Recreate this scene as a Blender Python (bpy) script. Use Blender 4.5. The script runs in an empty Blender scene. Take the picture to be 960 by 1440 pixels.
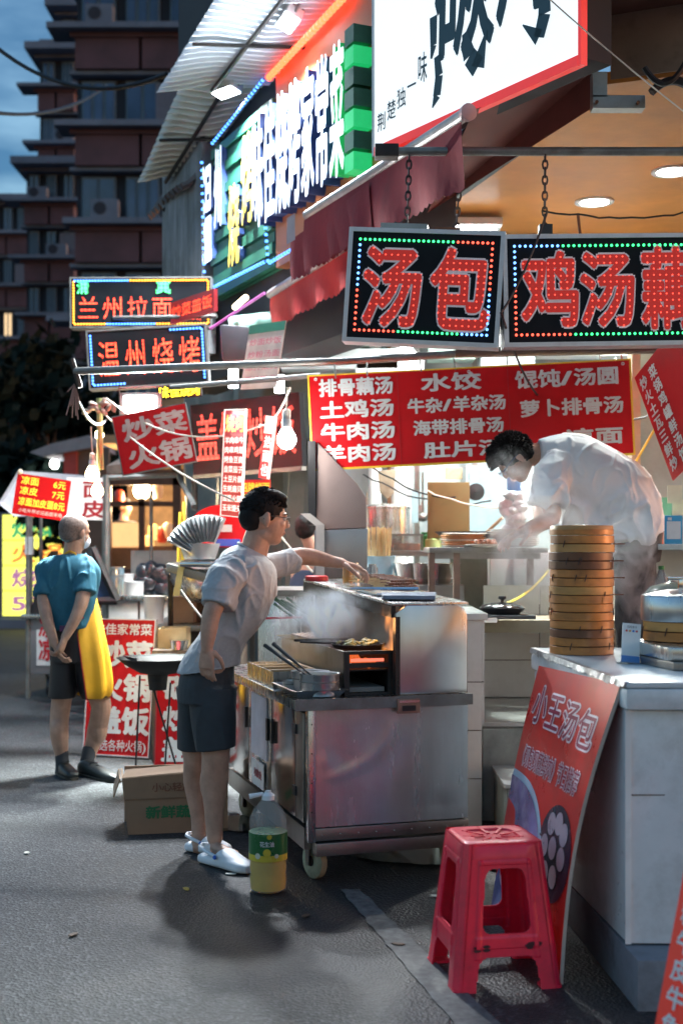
import bpy, bmesh, math, random
import numpy as np
from mathutils import Vector, Matrix, noise
random.seed(7)
C = bpy.context.scene.collection
SC = bpy.context.scene
V = Vector
# ------------------------------------------------------------------ camera, world, light
F = 1800.0; CH = 1.40; HY = 765.0
cam = bpy.data.cameras.new('camera'); camo = bpy.data.objects.new('camera', cam); C.objects.link(camo)
camo.location = (0, 0, CH); camo.rotation_euler = (math.radians(90), 0, 0)
cam.lens = 45; cam.sensor_width = 36; cam.sensor_fit = 'AUTO'; cam.shift_y = (HY-720)/1440
cam.clip_end = 2000; cam.clip_start = .05
cam.dof.use_dof = True; cam.dof.focus_distance = 5.5; cam.dof.aperture_fstop = 2.5
SC.camera = camo
SC.view_settings.view_transform = 'Standard'; SC.view_settings.look = 'None'
SC.view_settings.exposure = 1.16; SC.view_settings.gamma = 1
SC.cycles.volume_step_rate = 1.0
SC.cycles.max_bounces = 8
SC.cycles.sample_clamp_indirect = 4
w = bpy.data.worlds.new('World'); SC.world = w; w.use_nodes = True
nt = w.node_tree; nt.nodes.clear()
n_out = nt.nodes.new('ShaderNodeOutputWorld'); n_bg = nt.nodes.new('ShaderNodeBackground')
sky = nt.nodes.new('ShaderNodeTexSky'); sky.sky_type = 'NISHITA'; sky.sun_disc = False
SUN_EL, SUN_ROT = math.radians(3), math.radians(90)
sky.sun_elevation = SUN_EL; sky.sun_rotation = SUN_ROT
sky.ozone_density = 4.0
tc = nt.nodes.new('ShaderNodeTexCoord'); mp = nt.nodes.new('ShaderNodeMapping')
mp.inputs['Scale'].default_value = (3, 3, 11); mp.inputs['Rotation'].default_value = (.2, .35, 0)
nz = nt.nodes.new('ShaderNodeTexNoise'); nz.inputs['Scale'].default_value = 1.6; nz.inputs['Detail'].default_value = 7; nz.inputs['Roughness'].default_value = .55
rp = nt.nodes.new('ShaderNodeValToRGB'); rp.color_ramp.elements[0].position = .34; rp.color_ramp.elements[1].position = .66
mx = nt.nodes.new('ShaderNodeMix'); mx.data_type = 'RGBA'
tint = nt.nodes.new('ShaderNodeMix'); tint.data_type = 'RGBA'; tint.blend_type = 'MULTIPLY'; tint.inputs[0].default_value = 1
tint.inputs[7].default_value = (1.62, 1.36, 1.18, 1)
hsv = nt.nodes.new('ShaderNodeMix'); hsv.data_type = 'RGBA'; hsv.blend_type = 'MULTIPLY'; hsv.inputs[0].default_value = 1
hsv.inputs[7].default_value = (4.2, 2.7, 2.0, 1)
L = nt.links.new
L(tc.outputs['Generated'], mp.inputs[0]); L(mp.outputs[0], nz.inputs['Vector']); L(nz.outputs[0], rp.inputs[0])
L(sky.outputs[0], tint.inputs[6]); L(tint.outputs[2], hsv.inputs[6])
L(rp.outputs[0], mx.inputs[0]); L(tint.outputs[2], mx.inputs[6]); L(hsv.outputs[2], mx.inputs[7])
L(mx.outputs[2], n_bg.inputs[0]); n_bg.inputs[1].default_value = .15
L(n_bg.outputs[0], n_out.inputs[0])
sd = bpy.data.lights.new('sun', 'SUN'); sd.energy = .1; sd.angle = math.radians(20); sd.color = (1, .97, .93)
so = bpy.data.objects.new('sun', sd); C.objects.link(so)
so.rotation_euler = (0, math.radians(87), 0)
# ------------------------------------------------------------------ helpers
def P(px, py, d): return V(((px-480)/F*d, d, CH+(HY-py)/F*d))
def G(px, py):
    d = F*CH/(py-HY); return V(((px-480)/F*d, d, 0))
def X(px, d): return (px-480)/F*d
def Z(py, d): return CH+(HY-py)/F*d
FS = .45; FA = 3.59
def fd(px): return FA/(FS+(px-480)/F)
def FP(px, py, off=0):
    d = fd(px); p = P(px, py, d); return p+V((-.91, -.41, 0))*off
MW = {}
class MB:
    def __init__(s): s.v = []; s.f = []
    def add(s, vs, fs):
        k = len(s.v); s.v += [tuple(a) for a in vs]; s.f += [tuple(i+k for i in f) for f in fs]; return s
    def box(s, a, b, M=None):
        x0, y0, z0 = a; x1, y1, z1 = b
        vs = [V(p) for p in ((x0,y0,z0),(x1,y0,z0),(x1,y1,z0),(x0,y1,z0),(x0,y0,z1),(x1,y0,z1),(x1,y1,z1),(x0,y1,z1))]
        if M: vs = [M@p for p in vs]
        return s.add(vs, [(0,3,2,1),(4,5,6,7),(0,1,5,4),(1,2,6,5),(2,3,7,6),(3,0,4,7)])
    def rbox(s, a, b, r=.01, seg=2, axis=2):
        # box with rounded vertical edges (axis 2) - polygon extruded
        x0, y0, z0 = a; x1, y1, z1 = b; pts = []
        for cx, cy, a0 in ((x1-r, y1-r, 0), (x0+r, y1-r, 90), (x0+r, y0+r, 180), (x1-r, y0+r, 270)):
            for k in range(seg+1):
                t = math.radians(a0+90*k/seg); pts.append((cx+r*math.cos(t), cy+r*math.sin(t)))
        return s.prism([(x, y, z0) for x, y in pts], (0, 0, z1-z0))
    def prism(s, pts, ex):
        n = len(pts); a = [V(p) for p in pts]; e = V(ex)
        return s.add(a+[p+e for p in a], [tuple(reversed(range(n))), tuple(range(n, 2*n))]+[(i, (i+1) % n, n+(i+1) % n, n+i) for i in range(n)])
    def tube(s, pts, r, n=8, caps=True):
        pts = [V(p) for p in pts]; m = len(pts); rs = r if isinstance(r, (list, tuple)) else [r]*m
        vs = []; up = None
        for i, p in enumerate(pts):
            t = (pts[min(i+1, m-1)]-pts[max(i-1, 0)])
            if t.length < 1e-9: t = V((0, 0, 1))
            t.normalize()
            if up is None:
                up = V((0, 0, 1)) if abs(t.z) < .9 else V((1, 0, 0))
            u = t.cross(up)
            if u.length < 1e-6: u = t.cross(V((0, 1, 0)))
            u.normalize(); q = u.cross(t); up = q
            for k in range(n):
                a = 2*math.pi*k/n; vs.append(p+u*math.cos(a)*rs[i]+q*math.sin(a)*rs[i])
        fs = [(i*n+k, i*n+(k+1) % n, (i+1)*n+(k+1) % n, (i+1)*n+k) for i in range(m-1) for k in range(n)]
        if caps: fs += [tuple(reversed(range(n))), tuple(range((m-1)*n, m*n))]
        return s.add(vs, fs)
    def loft(s, rings, n=20, e=2.0):
        # ring: (center, u vector, v vector)
        vs = []
        for c, u, v in rings:
            c, u, v = V(c), V(u), V(v)
            for k in range(n):
                a = 2*math.pi*k/n; ca, sa = math.cos(a), math.sin(a)
                ca = math.copysign(abs(ca)**(2/e), ca); sa = math.copysign(abs(sa)**(2/e), sa)
                vs.append(c+u*ca+v*sa)
        m = len(rings)
        fs = [(i*n+k, i*n+(k+1) % n, (i+1)*n+(k+1) % n, (i+1)*n+k) for i in range(m-1) for k in range(n)]
        fs += [tuple(reversed(range(n))), tuple(range((m-1)*n, m*n))]
        return s.add(vs, fs)
    def lathe(s, c, prof, n=24, closed=False, axis=None):
        c = V(c); vs = []
        Mx = Matrix.Identity(3) if axis is None else V((0, 0, 1)).rotation_difference(V(axis)).to_matrix()
        for r, z in prof:
            for k in range(n):
                a = 2*math.pi*k/n; vs.append(c+Mx@V((r*math.cos(a), r*math.sin(a), z)))
        m = len(prof)
        fs = [(i*n+k, i*n+(k+1) % n, (i+1)*n+(k+1) % n, (i+1)*n+k) for i in range(m-1) for k in range(n)]
        if closed: fs += [((m-1)*n+k, (m-1)*n+(k+1) % n, (k+1) % n, k) for k in range(n)]
        else:
            if prof[0][0] > 1e-6: fs.append(tuple(reversed(range(n))))
            if prof[-1][0] > 1e-6: fs.append(tuple(range((m-1)*n, m*n)))
        return s.add(vs, fs)
    def ball(s, c, r, n=12, m=8, R=None):
        c = V(c); r = V(r) if not isinstance(r, (int, float)) else V((r, r, r)); vs = []
        for i in range(m+1):
            t = math.pi*i/m
            for k in range(n):
                a = 2*math.pi*k/n; p = V((r.x*math.sin(t)*math.cos(a), r.y*math.sin(t)*math.sin(a), -r.z*math.cos(t)))
                if R: p = R@p
                vs.append(c+p)
        return s.add(vs, [(i*n+k, i*n+(k+1) % n, (i+1)*n+(k+1) % n, (i+1)*n+k) for i in range(m) for k in range(n)])
    def quad(s, a, b, c, d): return s.add([a, b, c, d], [(0, 1, 2, 3)])
    def mesh(s, name, Mi=None):
        me = bpy.data.meshes.new(name)
        vs = [Mi@V(p) for p in s.v] if Mi else s.v
        me.from_pydata([tuple(p) for p in vs], [], s.f); me.validate(); me.update(); return me
def setp(o, label=None, cat=None, group=None, kind=None):
    if label: o['label'] = label
    if cat: o['category'] = cat
    if group: o['group'] = group
    if kind: o['kind'] = kind
    return o
def thing(name, label, cat, loc=(0,0,0), rz=0, group=None, mat=None):
    o = bpy.data.objects.new(name, None); C.objects.link(o); o.empty_display_size = .1
    M_ = mat if mat is not None else Matrix.Translation(V(loc))@Matrix.Rotation(rz, 4, 'Z')
    o.matrix_basis = M_; MW[o.name] = M_.copy()
    return setp(o, label, cat, group)
def link(me, name, mat, parent=None, loc=None, rot=None, scl=None):
    o = bpy.data.objects.new(name, me); C.objects.link(o)
    if mat is not None and not len(me.materials): me.materials.append(mat)
    pm = Matrix.Identity(4)
    if parent is not None: o.parent = parent; pm = MW.get(parent.name, pm)
    if loc is not None: o.location = loc
    if rot is not None: o.rotation_euler = rot
    if scl is not None: o.scale = scl
    MW[o.name] = pm@o.matrix_basis if (loc is not None or rot is not None) else pm.copy()
    return o
def sm(me, ang=40):
    me.polygons.foreach_set('use_smooth', [True]*len(me.polygons)); me.update()
    try: me.set_sharp_from_angle(angle=math.radians(ang))
    except Exception: pass
def obj(name, mb, mat, parent=None, world=False, smooth=False, bevel=0, loc=None, rot=None):
    Mi = None
    if world and parent is not None: Mi = MW[parent.name].inverted()
    me = mb.mesh(name, Mi)
    if bevel:
        bm = bmesh.new(); bm.from_mesh(me)
        bmesh.ops.recalc_face_normals(bm, faces=bm.faces)
        es = [e for e in bm.edges if len(e.link_faces) == 2 and e.calc_face_angle(0) > .5]
        bmesh.ops.bevel(bm, geom=es, offset=bevel, segments=2, affect='EDGES', profile=.6, clamp_overlap=True)
        bm.to_mesh(me); bm.free(); smooth = True
    if smooth: sm(me)
    return link(me, name, mat, parent, loc, rot)
def solo(name, label, cat, mb, mat, base=None, group=None, smooth=False, bevel=0, kind=None):
    """a thing that is a single mesh, authored in world space, origin at its base"""
    if base is None:
        a = np.array([tuple(p) for p in mb.v]); base = ((a[:,0].min()+a[:,0].max())/2, (a[:,1].min()+a[:,1].max())/2, a[:,2].min())
    b = V(base); mb.v = [tuple(V(p)-b) for p in mb.v]
    o = obj(name, mb, mat, None, False, smooth, bevel); o.location = b; MW[o.name] = Matrix.Translation(b)
    return setp(o, label, cat, group, kind)
def struct(name, mb, mat, smooth=False, bevel=0, kind='structure'):
    o = obj(name, mb, mat, None, False, smooth, bevel); o['kind'] = kind; return o
# ---- materials
MATS = {}
def M(name, col=(.5,.5,.5), rough=.5, metal=0, var=.18, scale=6, bump=0, bscale=80, emit=None, es=0, coat=0, trans=0, alpha=1, dirt=None, dirt_amt=.5, dscale=3, stretch=None, spec=.5, rvar=.1, aniso=0):
    if name in MATS: return MATS[name]
    m = bpy.data.materials.new(name); m.use_nodes = True; t = m.node_tree; N = t.nodes; b = N['Principled BSDF']
    l = t.links.new
    co = N.new('ShaderNodeTexCoord'); src = co.outputs['Object']
    if stretch:
        mm = N.new('ShaderNodeMapping'); mm.inputs['Scale'].default_value = stretch; l(src, mm.inputs[0]); srcs = mm.outputs[0]
    else: srcs = src
    nn = N.new('ShaderNodeTexNoise'); nn.inputs['Scale'].default_value = scale; nn.inputs['Detail'].default_value = 5; nn.inputs['Roughness'].default_value = .6
    l(srcs, nn.inputs['Vector'])
    r = N.new('ShaderNodeValToRGB'); r.color_ramp.elements[0].position = .3; r.color_ramp.elements[1].position = .7
    c0 = [max(0, c*(1-var)) for c in col[:3]]+[1]; c1 = [min(1, c*(1+var)) for c in col[:3]]+[1]
    r.color_ramp.elements[0].color = c0; r.color_ramp.elements[1].color = c1
    l(nn.outputs[0], r.inputs[0]); cout = r.outputs[0]
    if dirt is not None:
        n2 = N.new('ShaderNodeTexNoise'); n2.inputs['Scale'].default_value = dscale; n2.inputs['Detail'].default_value = 9; n2.inputs['Roughness'].default_value = .68; l(src, n2.inputs['Vector'])
        r2 = N.new('ShaderNodeValToRGB'); r2.color_ramp.elements[0].position = .48; r2.color_ramp.elements[1].position = .75
        r2.color_ramp.elements[1].color = (dirt_amt,)*3+(1,); l(n2.outputs[0], r2.inputs[0])
        mx = N.new('ShaderNodeMix'); mx.data_type = 'RGBA'; l(r2.outputs[0], mx.inputs[0]); l(cout, mx.inputs[6]); mx.inputs[7].default_value = tuple(dirt)+(1,)
        cout = mx.outputs[2]
    l(cout, b.inputs['Base Color'])
    mr = N.new('ShaderNodeMapRange'); mr.inputs['To Min'].default_value = max(.02, rough-rvar); mr.inputs['To Max'].default_value = min(1, rough+rvar)
    l(nn.outputs[0], mr.inputs[0]); l(mr.outputs[0], b.inputs['Roughness'])
    b.inputs['Metallic'].default_value = metal; b.inputs['Specular IOR Level'].default_value = spec
    b.inputs['Coat Weight'].default_value = coat; b.inputs['Transmission Weight'].default_value = trans; b.inputs['Alpha'].default_value = alpha
    if bump:
        bn = N.new('ShaderNodeTexNoise'); bn.inputs['Scale'].default_value = bscale; bn.inputs['Detail'].default_value = 4; l(srcs, bn.inputs['Vector'])
        bb = N.new('ShaderNodeBump'); bb.inputs['Strength'].default_value = 1; bb.inputs['Distance'].default_value = bump; l(bn.outputs[0], bb.inputs['Height']); l(bb.outputs[0], b.inputs['Normal'])
    if emit is not None:
        b.inputs['Emission Color'].default_value = tuple(emit)+(1,); b.inputs['Emission Strength'].default_value = es
    MATS[name] = m; return m
def leddots(name, base, dot, es, pitch=.02, r=.3, rough=.5, be=0.0):
    """printed face with a grid of round LEDs set in it (object space x/z)"""
    if name in MATS: return MATS[name]
    m = M(name, base, rough, var=.1); t = m.node_tree; N = t.nodes; l = t.links.new; b = N['Principled BSDF']
    co = N.new('ShaderNodeTexCoord'); sp = N.new('ShaderNodeSeparateXYZ'); l(co.outputs['Object'], sp.inputs[0])
    o = []
    for k in ('X', 'Z'):
        a = N.new('ShaderNodeMath'); a.operation = 'DIVIDE'; a.inputs[1].default_value = pitch; l(sp.outputs[k], a.inputs[0])
        f = N.new('ShaderNodeMath'); f.operation = 'FRACT'; l(a.outputs[0], f.inputs[0])
        s = N.new('ShaderNodeMath'); s.operation = 'SUBTRACT'; s.inputs[1].default_value = .5; l(f.outputs[0], s.inputs[0])
        q = N.new('ShaderNodeMath'); q.operation = 'MULTIPLY'; l(s.outputs[0], q.inputs[0]); l(s.outputs[0], q.inputs[1]); o.append(q)
    ad = N.new('ShaderNodeMath'); ad.operation = 'ADD'; l(o[0].outputs[0], ad.inputs[0]); l(o[1].outputs[0], ad.inputs[1])
    lt = N.new('ShaderNodeMath'); lt.operation = 'LESS_THAN'; lt.inputs[1].default_value = r*r; l(ad.outputs[0], lt.inputs[0])
    mm = N.new('ShaderNodeMath'); mm.operation = 'MULTIPLY_ADD'; mm.inputs[1].default_value = es; mm.inputs[2].default_value = be; l(lt.outputs[0], mm.inputs[0])
    l(mm.outputs[0], b.inputs['Emission Strength']); b.inputs['Emission Color'].default_value = tuple(dot)+(1,)
    return m
# ---- lettering
GL = {}
def glyph(ch, off=.02, ext=0):
    k = (ch, round(off, 4), round(ext, 4))
    if k in GL: return GL[k]
    cu = bpy.data.curves.new('g', 'FONT'); cu.body = ch; cu.offset = off; cu.extrude = ext; cu.resolution_u = 3
    o = bpy.data.objects.new('g', cu); C.objects.link(o)
    dg = bpy.context.evaluated_depsgraph_get(); me = bpy.data.meshes.new_from_object(o.evaluated_get(dg))
    vs = [tuple(v.co) for v in me.vertices]; fs = [tuple(p.vertices) for p in me.polygons]
    bpy.data.objects.remove(o); bpy.data.curves.remove(cu); bpy.data.meshes.remove(me)
    GL[k] = (vs, fs); return GL[k]
def cw(ch): return .55 if ord(ch) < 256 else 1.0
def lay(body, x0, z0, x1, z1, off=.02, ext=0, y=0, mb=None, gap=0, shear=0):
    mb = mb or MB(); rows = body.split('\n'); H = (z1-z0)/len(rows)
    for r, row in enumerate(rows):
        tot = sum(cw(c) for c in row) or 1; k = (x1-x0)/tot; cx = x0; zb = z1-(r+1)*H
        for c in row:
            wd = cw(c)*k
            if c != ' ':
                g0 = 0; vs, fs = glyph(c, g0, ext); sp = off*.95
                sh_ = [(0,0)] if sp < .004 else [(sp*math.cos(a_*math.pi/4), sp*math.sin(a_*math.pi/4)) for a_ in range(8)]
                gx = [v[0] for v in vs] or [0]; sx = k if ord(c) >= 256 else wd*.9/max(.3, max(gx))
                for n_, (ox, oz) in enumerate(sh_): mb.add([(cx+(v[0]+ox)*sx+gap*H+shear*(v[1]), y-v[2]*k-.00012*n_, zb+H*gap+(v[1]+oz+.12)*H*(1-2*gap)*.98) for v in vs], fs)
            cx += wd
    return mb
def txt(parent, body, x0, z0, x1, z1, mat, y=-.003, off=.02, ext=0, name='lettering', gap=.04, vertical=False, shear=0):
    if vertical: body = '\n'.join(body)
    return obj(name, lay(body, x0, z0, x1, z1, off, ext, y, gap=gap, shear=shear), mat, parent)
def board(name, label, cat, bl, br, tl, t, mat, group=None, parent=None, frame=None, fw=.012, part='panel'):
    bl, br, tl = V(bl), V(br), V(tl); ax = (br-bl); w_ = ax.length; ax.normalize(); az = tl-bl; h_ = az.dot((az-ax*az.dot(ax)).normalized()); az = (az-ax*az.dot(ax)).normalized(); ay = az.cross(ax)
    Mx = Matrix((ax, ay, az)).transposed().to_4x4(); Mx.translation = bl
    r = thing(name, label, cat, mat=Mx, group=group)
    obj(part, MB().box((0,0,0), (w_,t,h_)), mat, r)
    if frame is not None:
        for a, b in (((-fw,-.006,-fw),(w_+fw,t+.004,0)), ((-fw,-.006,h_),(w_+fw,t+.004,h_+fw)), ((-fw,-.006,0),(0,t+.004,h_)), ((w_,-.006,0),(w_+fw,t+.004,h_))):
            obj('frame', MB().box(a, b), frame, r)
    return r, w_, h_
# ---- palette
white = M('white_paint', (.74,.75,.74), .45, dirt=(.3,.29,.26), dirt_amt=.35)
enamel = M('freezer_enamel', (.70,.73,.74), .3, var=.07, dirt=(.22,.22,.20), dirt_amt=.6, dscale=3.2, coat=.2)
steel = M('stainless_steel', (.58,.58,.57), .27, 1, var=.12, stretch=(1,1,.15), scale=30, bump=.0006, bscale=3, rvar=.09, dirt=(.25,.22,.19), dirt_amt=.45)
steeld = M('greasy_steel', (.34,.32,.30), .4, 1, var=.3, dirt=(.08,.06,.05), dirt_amt=.8, bump=.001, bscale=20)
steelp = M('polished_steel', (.72,.72,.71), .16, 1, var=.06)
iron = M('sooty_iron', (.035,.032,.03), .55, .5, var=.5, dirt=(.10,.06,.04), dirt_amt=.6, bump=.0015, bscale=60)
black = M('black_plastic', (.02,.02,.022), .4, var=.3)
rust = M('rusty_metal', (.20,.09,.05), .7, .4, var=.5, bump=.001)
galv = M('galvanised_pipe', (.22,.23,.22), .5, .6, var=.25, dirt=(.12,.10,.09), dirt_amt=.8, dscale=8)
redsign = M('red_vinyl', (.58,.008,.012), .45, var=.14, spec=.2, dirt=(.28,.012,.015), dirt_amt=.6, bump=.004, bscale=5)
redsign_lit = M('backlit_red_vinyl', (.62,.02,.02), .4, var=.12, emit=(.9,.03,.02), es=.18)
yel = M('yellow_ink', (.85,.55,.04), .5)
yel_lit = M('backlit_yellow_ink', (.85,.6,.05), .5, emit=(1,.62,.05), es=.4)
wink = M('white_ink', (.78,.78,.76), .5, var=.08, dirt=(.45,.25,.22), dirt_amt=.4, dscale=8)
wink_lit = M('backlit_white_ink', (.8,.75,.7), .5, emit=(1,.8,.7), es=.5)
wire = M('black_cable', (.012,.012,.013), .5)
yrope = M('yellow_hose', (.75,.62,.08), .5)
prope = M('pale_cord', (.6,.52,.42), .7)
wood = M('plain_wood', (.42,.27,.14), .6, var=.3, stretch=(1,1,8), scale=9, bump=.0006)
woodd = M('dark_wood', (.12,.07,.04), .6, var=.4, stretch=(8,1,1), scale=9)
tile = M('white_tile', (.60,.63,.60), .22, var=.07, scale=3, dirt=(.25,.24,.20), dirt_amt=.5, coat=.3)
tilef = M('floor_tile', (.42,.45,.42), .3, var=.12, scale=3, dirt=(.14,.13,.11), dirt_amt=.7)
grout = M('dirty_grout', (.16,.15,.13), .9, var=.3)
marble = M('grey_marble_slab', (.27,.31,.29), .35, var=.35, scale=5, dirt=(.10,.11,.10), dirt_amt=.6, bump=.0005, bscale=20)
def bulbmat(n, c, s): return M(n, (.9,.9,.9), .3, emit=c, es=s)
glow_w = bulbmat('cool_white_lamp', (.92,.97,1), 12); glow_y = bulbmat('warm_white_lamp', (1,.8,.5), 14)
def light(kind, loc, energy, color=(1,1,1), size=.1, parent=None, rot=None, spot=None, target=None, size_y=None, name='lamp_light', blend=.5):
    d = bpy.data.lights.new(name, kind); d.energy = energy; d.color = color
    if kind == 'AREA':
        d.size = size
        if size_y: d.shape = 'RECTANGLE'; d.size_y = size_y
        d.spread = math.radians(130)
    elif kind in ('POINT', 'SPOT'): d.shadow_soft_size = size
    if kind == 'SPOT': d.spot_size = math.radians(spot or 120); d.spot_blend = blend
    o = bpy.data.objects.new(name, d); C.objects.link(o)
    Mx = Matrix.Translation(V(loc))
    if target is not None: Mx = Mx@(V(target)-V(loc)).to_track_quat('-Z', 'Y').to_matrix().to_4x4()
    if parent is not None: o.parent = parent; Mx = MW[parent.name].inverted()@Mx
    o.matrix_basis = Mx; return o
def sag(a, b, s, n=14, wob=0):
    a, b = V(a), V(b); r = []
    for i in range(n+1):
        t = i/n; p = a.lerp(b, t); p.z -= s*4*t*(1-t)
        if wob: p += V((noise.noise(p*7)*wob, 0, noise.noise(p*9+V((5,5,5)))*wob))
        r.append(p)
    return r
def cable(label, a, b, s=.05, r=.004, mat=wire, name='cable', wob=.0, group=None, n=14):
    a, b = V(a), V(b); return solo(name, label, 'cable', MB().tube(sag(a, b, s, n, wob), r, 6), mat, base=a, smooth=True, group=group)
# ================================================================== SETTING
def asphalt():
    m = M('asphalt', (.038,.040,.043), .66, var=.25, scale=1.3, rvar=.12); t = m.node_tree; N = t.nodes; l = t.links.new; b = N['Principled BSDF']
    src = b.inputs['Base Color'].links[0].from_socket
    co = N.new('ShaderNodeTexCoord'); vz = N.new('ShaderNodeTexVoronoi'); vz.inputs['Scale'].default_value = 95; l(co.outputs['Object'], vz.inputs['Vector'])
    sv = N.new('ShaderNodeSeparateColor'); l(vz.outputs['Color'], sv.inputs[0])
    r = N.new('ShaderNodeValToRGB'); r.color_ramp.elements[0].position = .15; r.color_ramp.elements[0].color = (.35,.35,.35,1); r.color_ramp.elements[1].position = 1; r.color_ramp.elements[1].color = (2.6,2.6,2.6,1)
    e = r.color_ramp.elements.new(.75); e.color = (.95,.95,.95,1)
    l(sv.outputs[0], r.inputs[0])
    mu = N.new('ShaderNodeMix'); mu.data_type = 'RGBA'; mu.blend_type = 'MULTIPLY'; mu.inputs[0].default_value = .8; l(src, mu.inputs[6]); l(r.outputs[0], mu.inputs[7])
    # greasy stain round the grill cart, mostly the shadow there painted into the colour
    ds = N.new('ShaderNodeVectorMath'); ds.operation = 'DISTANCE'; ds.inputs[1].default_value = (.55, 4.9, 0); l(co.outputs['Object'], ds.inputs[0])
    n2 = N.new('ShaderNodeTexNoise'); n2.inputs['Scale'].default_value = 1.8; n2.inputs['Detail'].default_value = 6; l(co.outputs['Object'], n2.inputs['Vector'])
    ma = N.new('ShaderNodeMath'); ma.operation = 'MULTIPLY_ADD'; ma.inputs[1].default_value = 1.6; l(n2.outputs[0], ma.inputs[0]); l(ds.outputs['Value'], ma.inputs[2])
    mr = N.new('ShaderNodeMapRange'); mr.inputs['From Min'].default_value = 1.5; mr.inputs['From Max'].default_value = 2.3; mr.inputs['To Min'].default_value = .75; mr.inputs['To Max'].default_value = 0; l(ma.outputs[0], mr.inputs[0])
    m2 = N.new('ShaderNodeMix'); m2.data_type = 'RGBA'; l(mr.outputs[0], m2.inputs[0]); l(mu.outputs[2], m2.inputs[6]); m2.inputs[7].default_value = (.022,.018,.016,1)
    vc = N.new('ShaderNodeTexVoronoi'); vc.feature = 'DISTANCE_TO_EDGE'; vc.inputs['Scale'].default_value = .75
    wn = N.new('ShaderNodeTexNoise'); wn.inputs['Scale'].default_value = 3.5; wn.inputs['Detail'].default_value = 6; l(co.outputs['Object'], wn.inputs['Vector'])
    wa = N.new('ShaderNodeMix'); wa.data_type = 'RGBA'; wa.blend_type = 'ADD'; wa.inputs[0].default_value = .45; l(co.outputs['Object'], wa.inputs[6]); l(wn.outputs['Color'], wa.inputs[7]); l(wa.outputs[2], vc.inputs['Vector'])
    cr = N.new('ShaderNodeMapRange'); cr.inputs['From Min'].default_value = .002; cr.inputs['From Max'].default_value = .009; cr.inputs['To Min'].default_value = .55; cr.inputs['To Max'].default_value = 0; l(vc.outputs['Distance'], cr.inputs[0])
    m3_ = N.new('ShaderNodeMix'); m3_.data_type = 'RGBA'; l(cr.outputs[0], m3_.inputs[0]); l(m2.outputs[2], m3_.inputs[6]); m3_.inputs[7].default_value = (.012,.012,.012,1)
    sn = N.new('ShaderNodeTexNoise'); sn.inputs['Scale'].default_value = .9; sn.inputs['Detail'].default_value = 8; sn.inputs['Roughness'].default_value = .7; l(co.outputs['Object'], sn.inputs['Vector'])
    sr = N.new('ShaderNodeMapRange'); sr.inputs['From Min'].default_value = .5; sr.inputs['From Max'].default_value = .68; sr.inputs['To Max'].default_value = .7; l(sn.outputs[0], sr.inputs[0])
    m4_ = N.new('ShaderNodeMix'); m4_.data_type = 'RGBA'; l(sr.outputs[0], m4_.inputs[0]); l(m3_.outputs[2], m4_.inputs[6]); m4_.inputs[7].default_value = (.02,.02,.021,1)
    l(m4_.outputs[2], b.inputs['Base Color'])
    mrr = N.new('ShaderNodeMapRange'); mrr.inputs['To Min'].default_value = .68; mrr.inputs['To Max'].default_value = .4; l(mr.outputs[0], mrr.inputs[0]); l(mrr.outputs[0], b.inputs['Roughness'])
    bb = N.new('ShaderNodeBump'); bb.inputs['Distance'].default_value = .004; bb.inputs['Strength'].default_value = .9; l(vz.outputs['Distance'], bb.inputs['Height']); l(bb.outputs[0], b.inputs['Normal'])
    return m
mb = MB(); S = 400; mb.quad((-S,-60,0),(S,-60,0),(S,700,0),(-S,700,0)); struct('ground', mb, asphalt())
# worn pale line and littered wet patches
linem = M('worn_line_paint', (.12,.12,.115), .7, var=.5, scale=30, dirt=(.05,.05,.05), dirt_amt=.9, dscale=14)
a, b_ = G(478, 1252), G(505, 1252); c, d_ = G(722, 1460), G(655, 1460)
mb = MB(); n = 24
for i in range(n):
    t0, t1 = i/n, (i+1)/n
    p = [a.lerp(d_, t0), b_.lerp(c, t0), b_.lerp(c, t1), a.lerp(d_, t1)]
    mb.add([q+V((noise.noise(q*12)*.012, 0, .004)) for q in p], [(0,1,2,3)])
struct('road_line', mb, linem)
def blob(c, rx, ry, seed, rz=0, z=.004, n=26):
    pts = []
    for k in range(n):
        t = 2*math.pi*k/n; r = 1+.35*noise.noise(V((math.cos(t)*1.5+seed, math.sin(t)*1.5, seed)))+.15*noise.noise(V((math.cos(t)*5, math.sin(t)*5+seed, 0)))
        x, y = rx*r*math.cos(t), ry*r*math.sin(t); pts.append((c[0]+x*math.cos(rz)-y*math.sin(rz), c[1]+x*math.sin(rz)+y*math.cos(rz), z))
    return pts
wet = M('wet_spill', (.03,.027,.024), .12, var=.4, spec=.8)
m_ = MB()
for (px, py, rx, ry, s) in ((600,1205,.30,.16,1),(700,1215,.2,.12,3),(360,1160,.25,.2,6)):
    g = G(px, py); p = blob(g, rx, ry, s, z=.008+.004*s/6); m_.add(p, [tuple(range(len(p)))])
struct('puddles', m_, wet)
# small litter on the road
lit = M('paper_scrap', (.6,.58,.5), .7)
for i, (px, py, lb, col) in enumerate(((325,1231,'tiny white paper scrap on the asphalt left of the white clogs', lit),(103,1317,'dark leaf scrap lying alone on the open asphalt',woodd),(262,1252,'yellow crumb of litter on the road in front of the clogs', M('yellow_scrap',(.6,.42,.08))),(612,1262,'crumpled pale scrap in the greasy patch under the cart front',lit),(430,1290,'small grey grit lump just in front of the oil bottle',woodd),(38,1201,'pale smear like paper flattened at the left edge of the road',lit),(560,1330,'thin brown twig beside the worn line by the stool',woodd))):
    g = G(px, py); p = blob(g, .022, .012, i+9, i, z=.005, n=8); solo('litter', lb, 'litter', MB().prism(p, (0,0,.004)), col)
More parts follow.
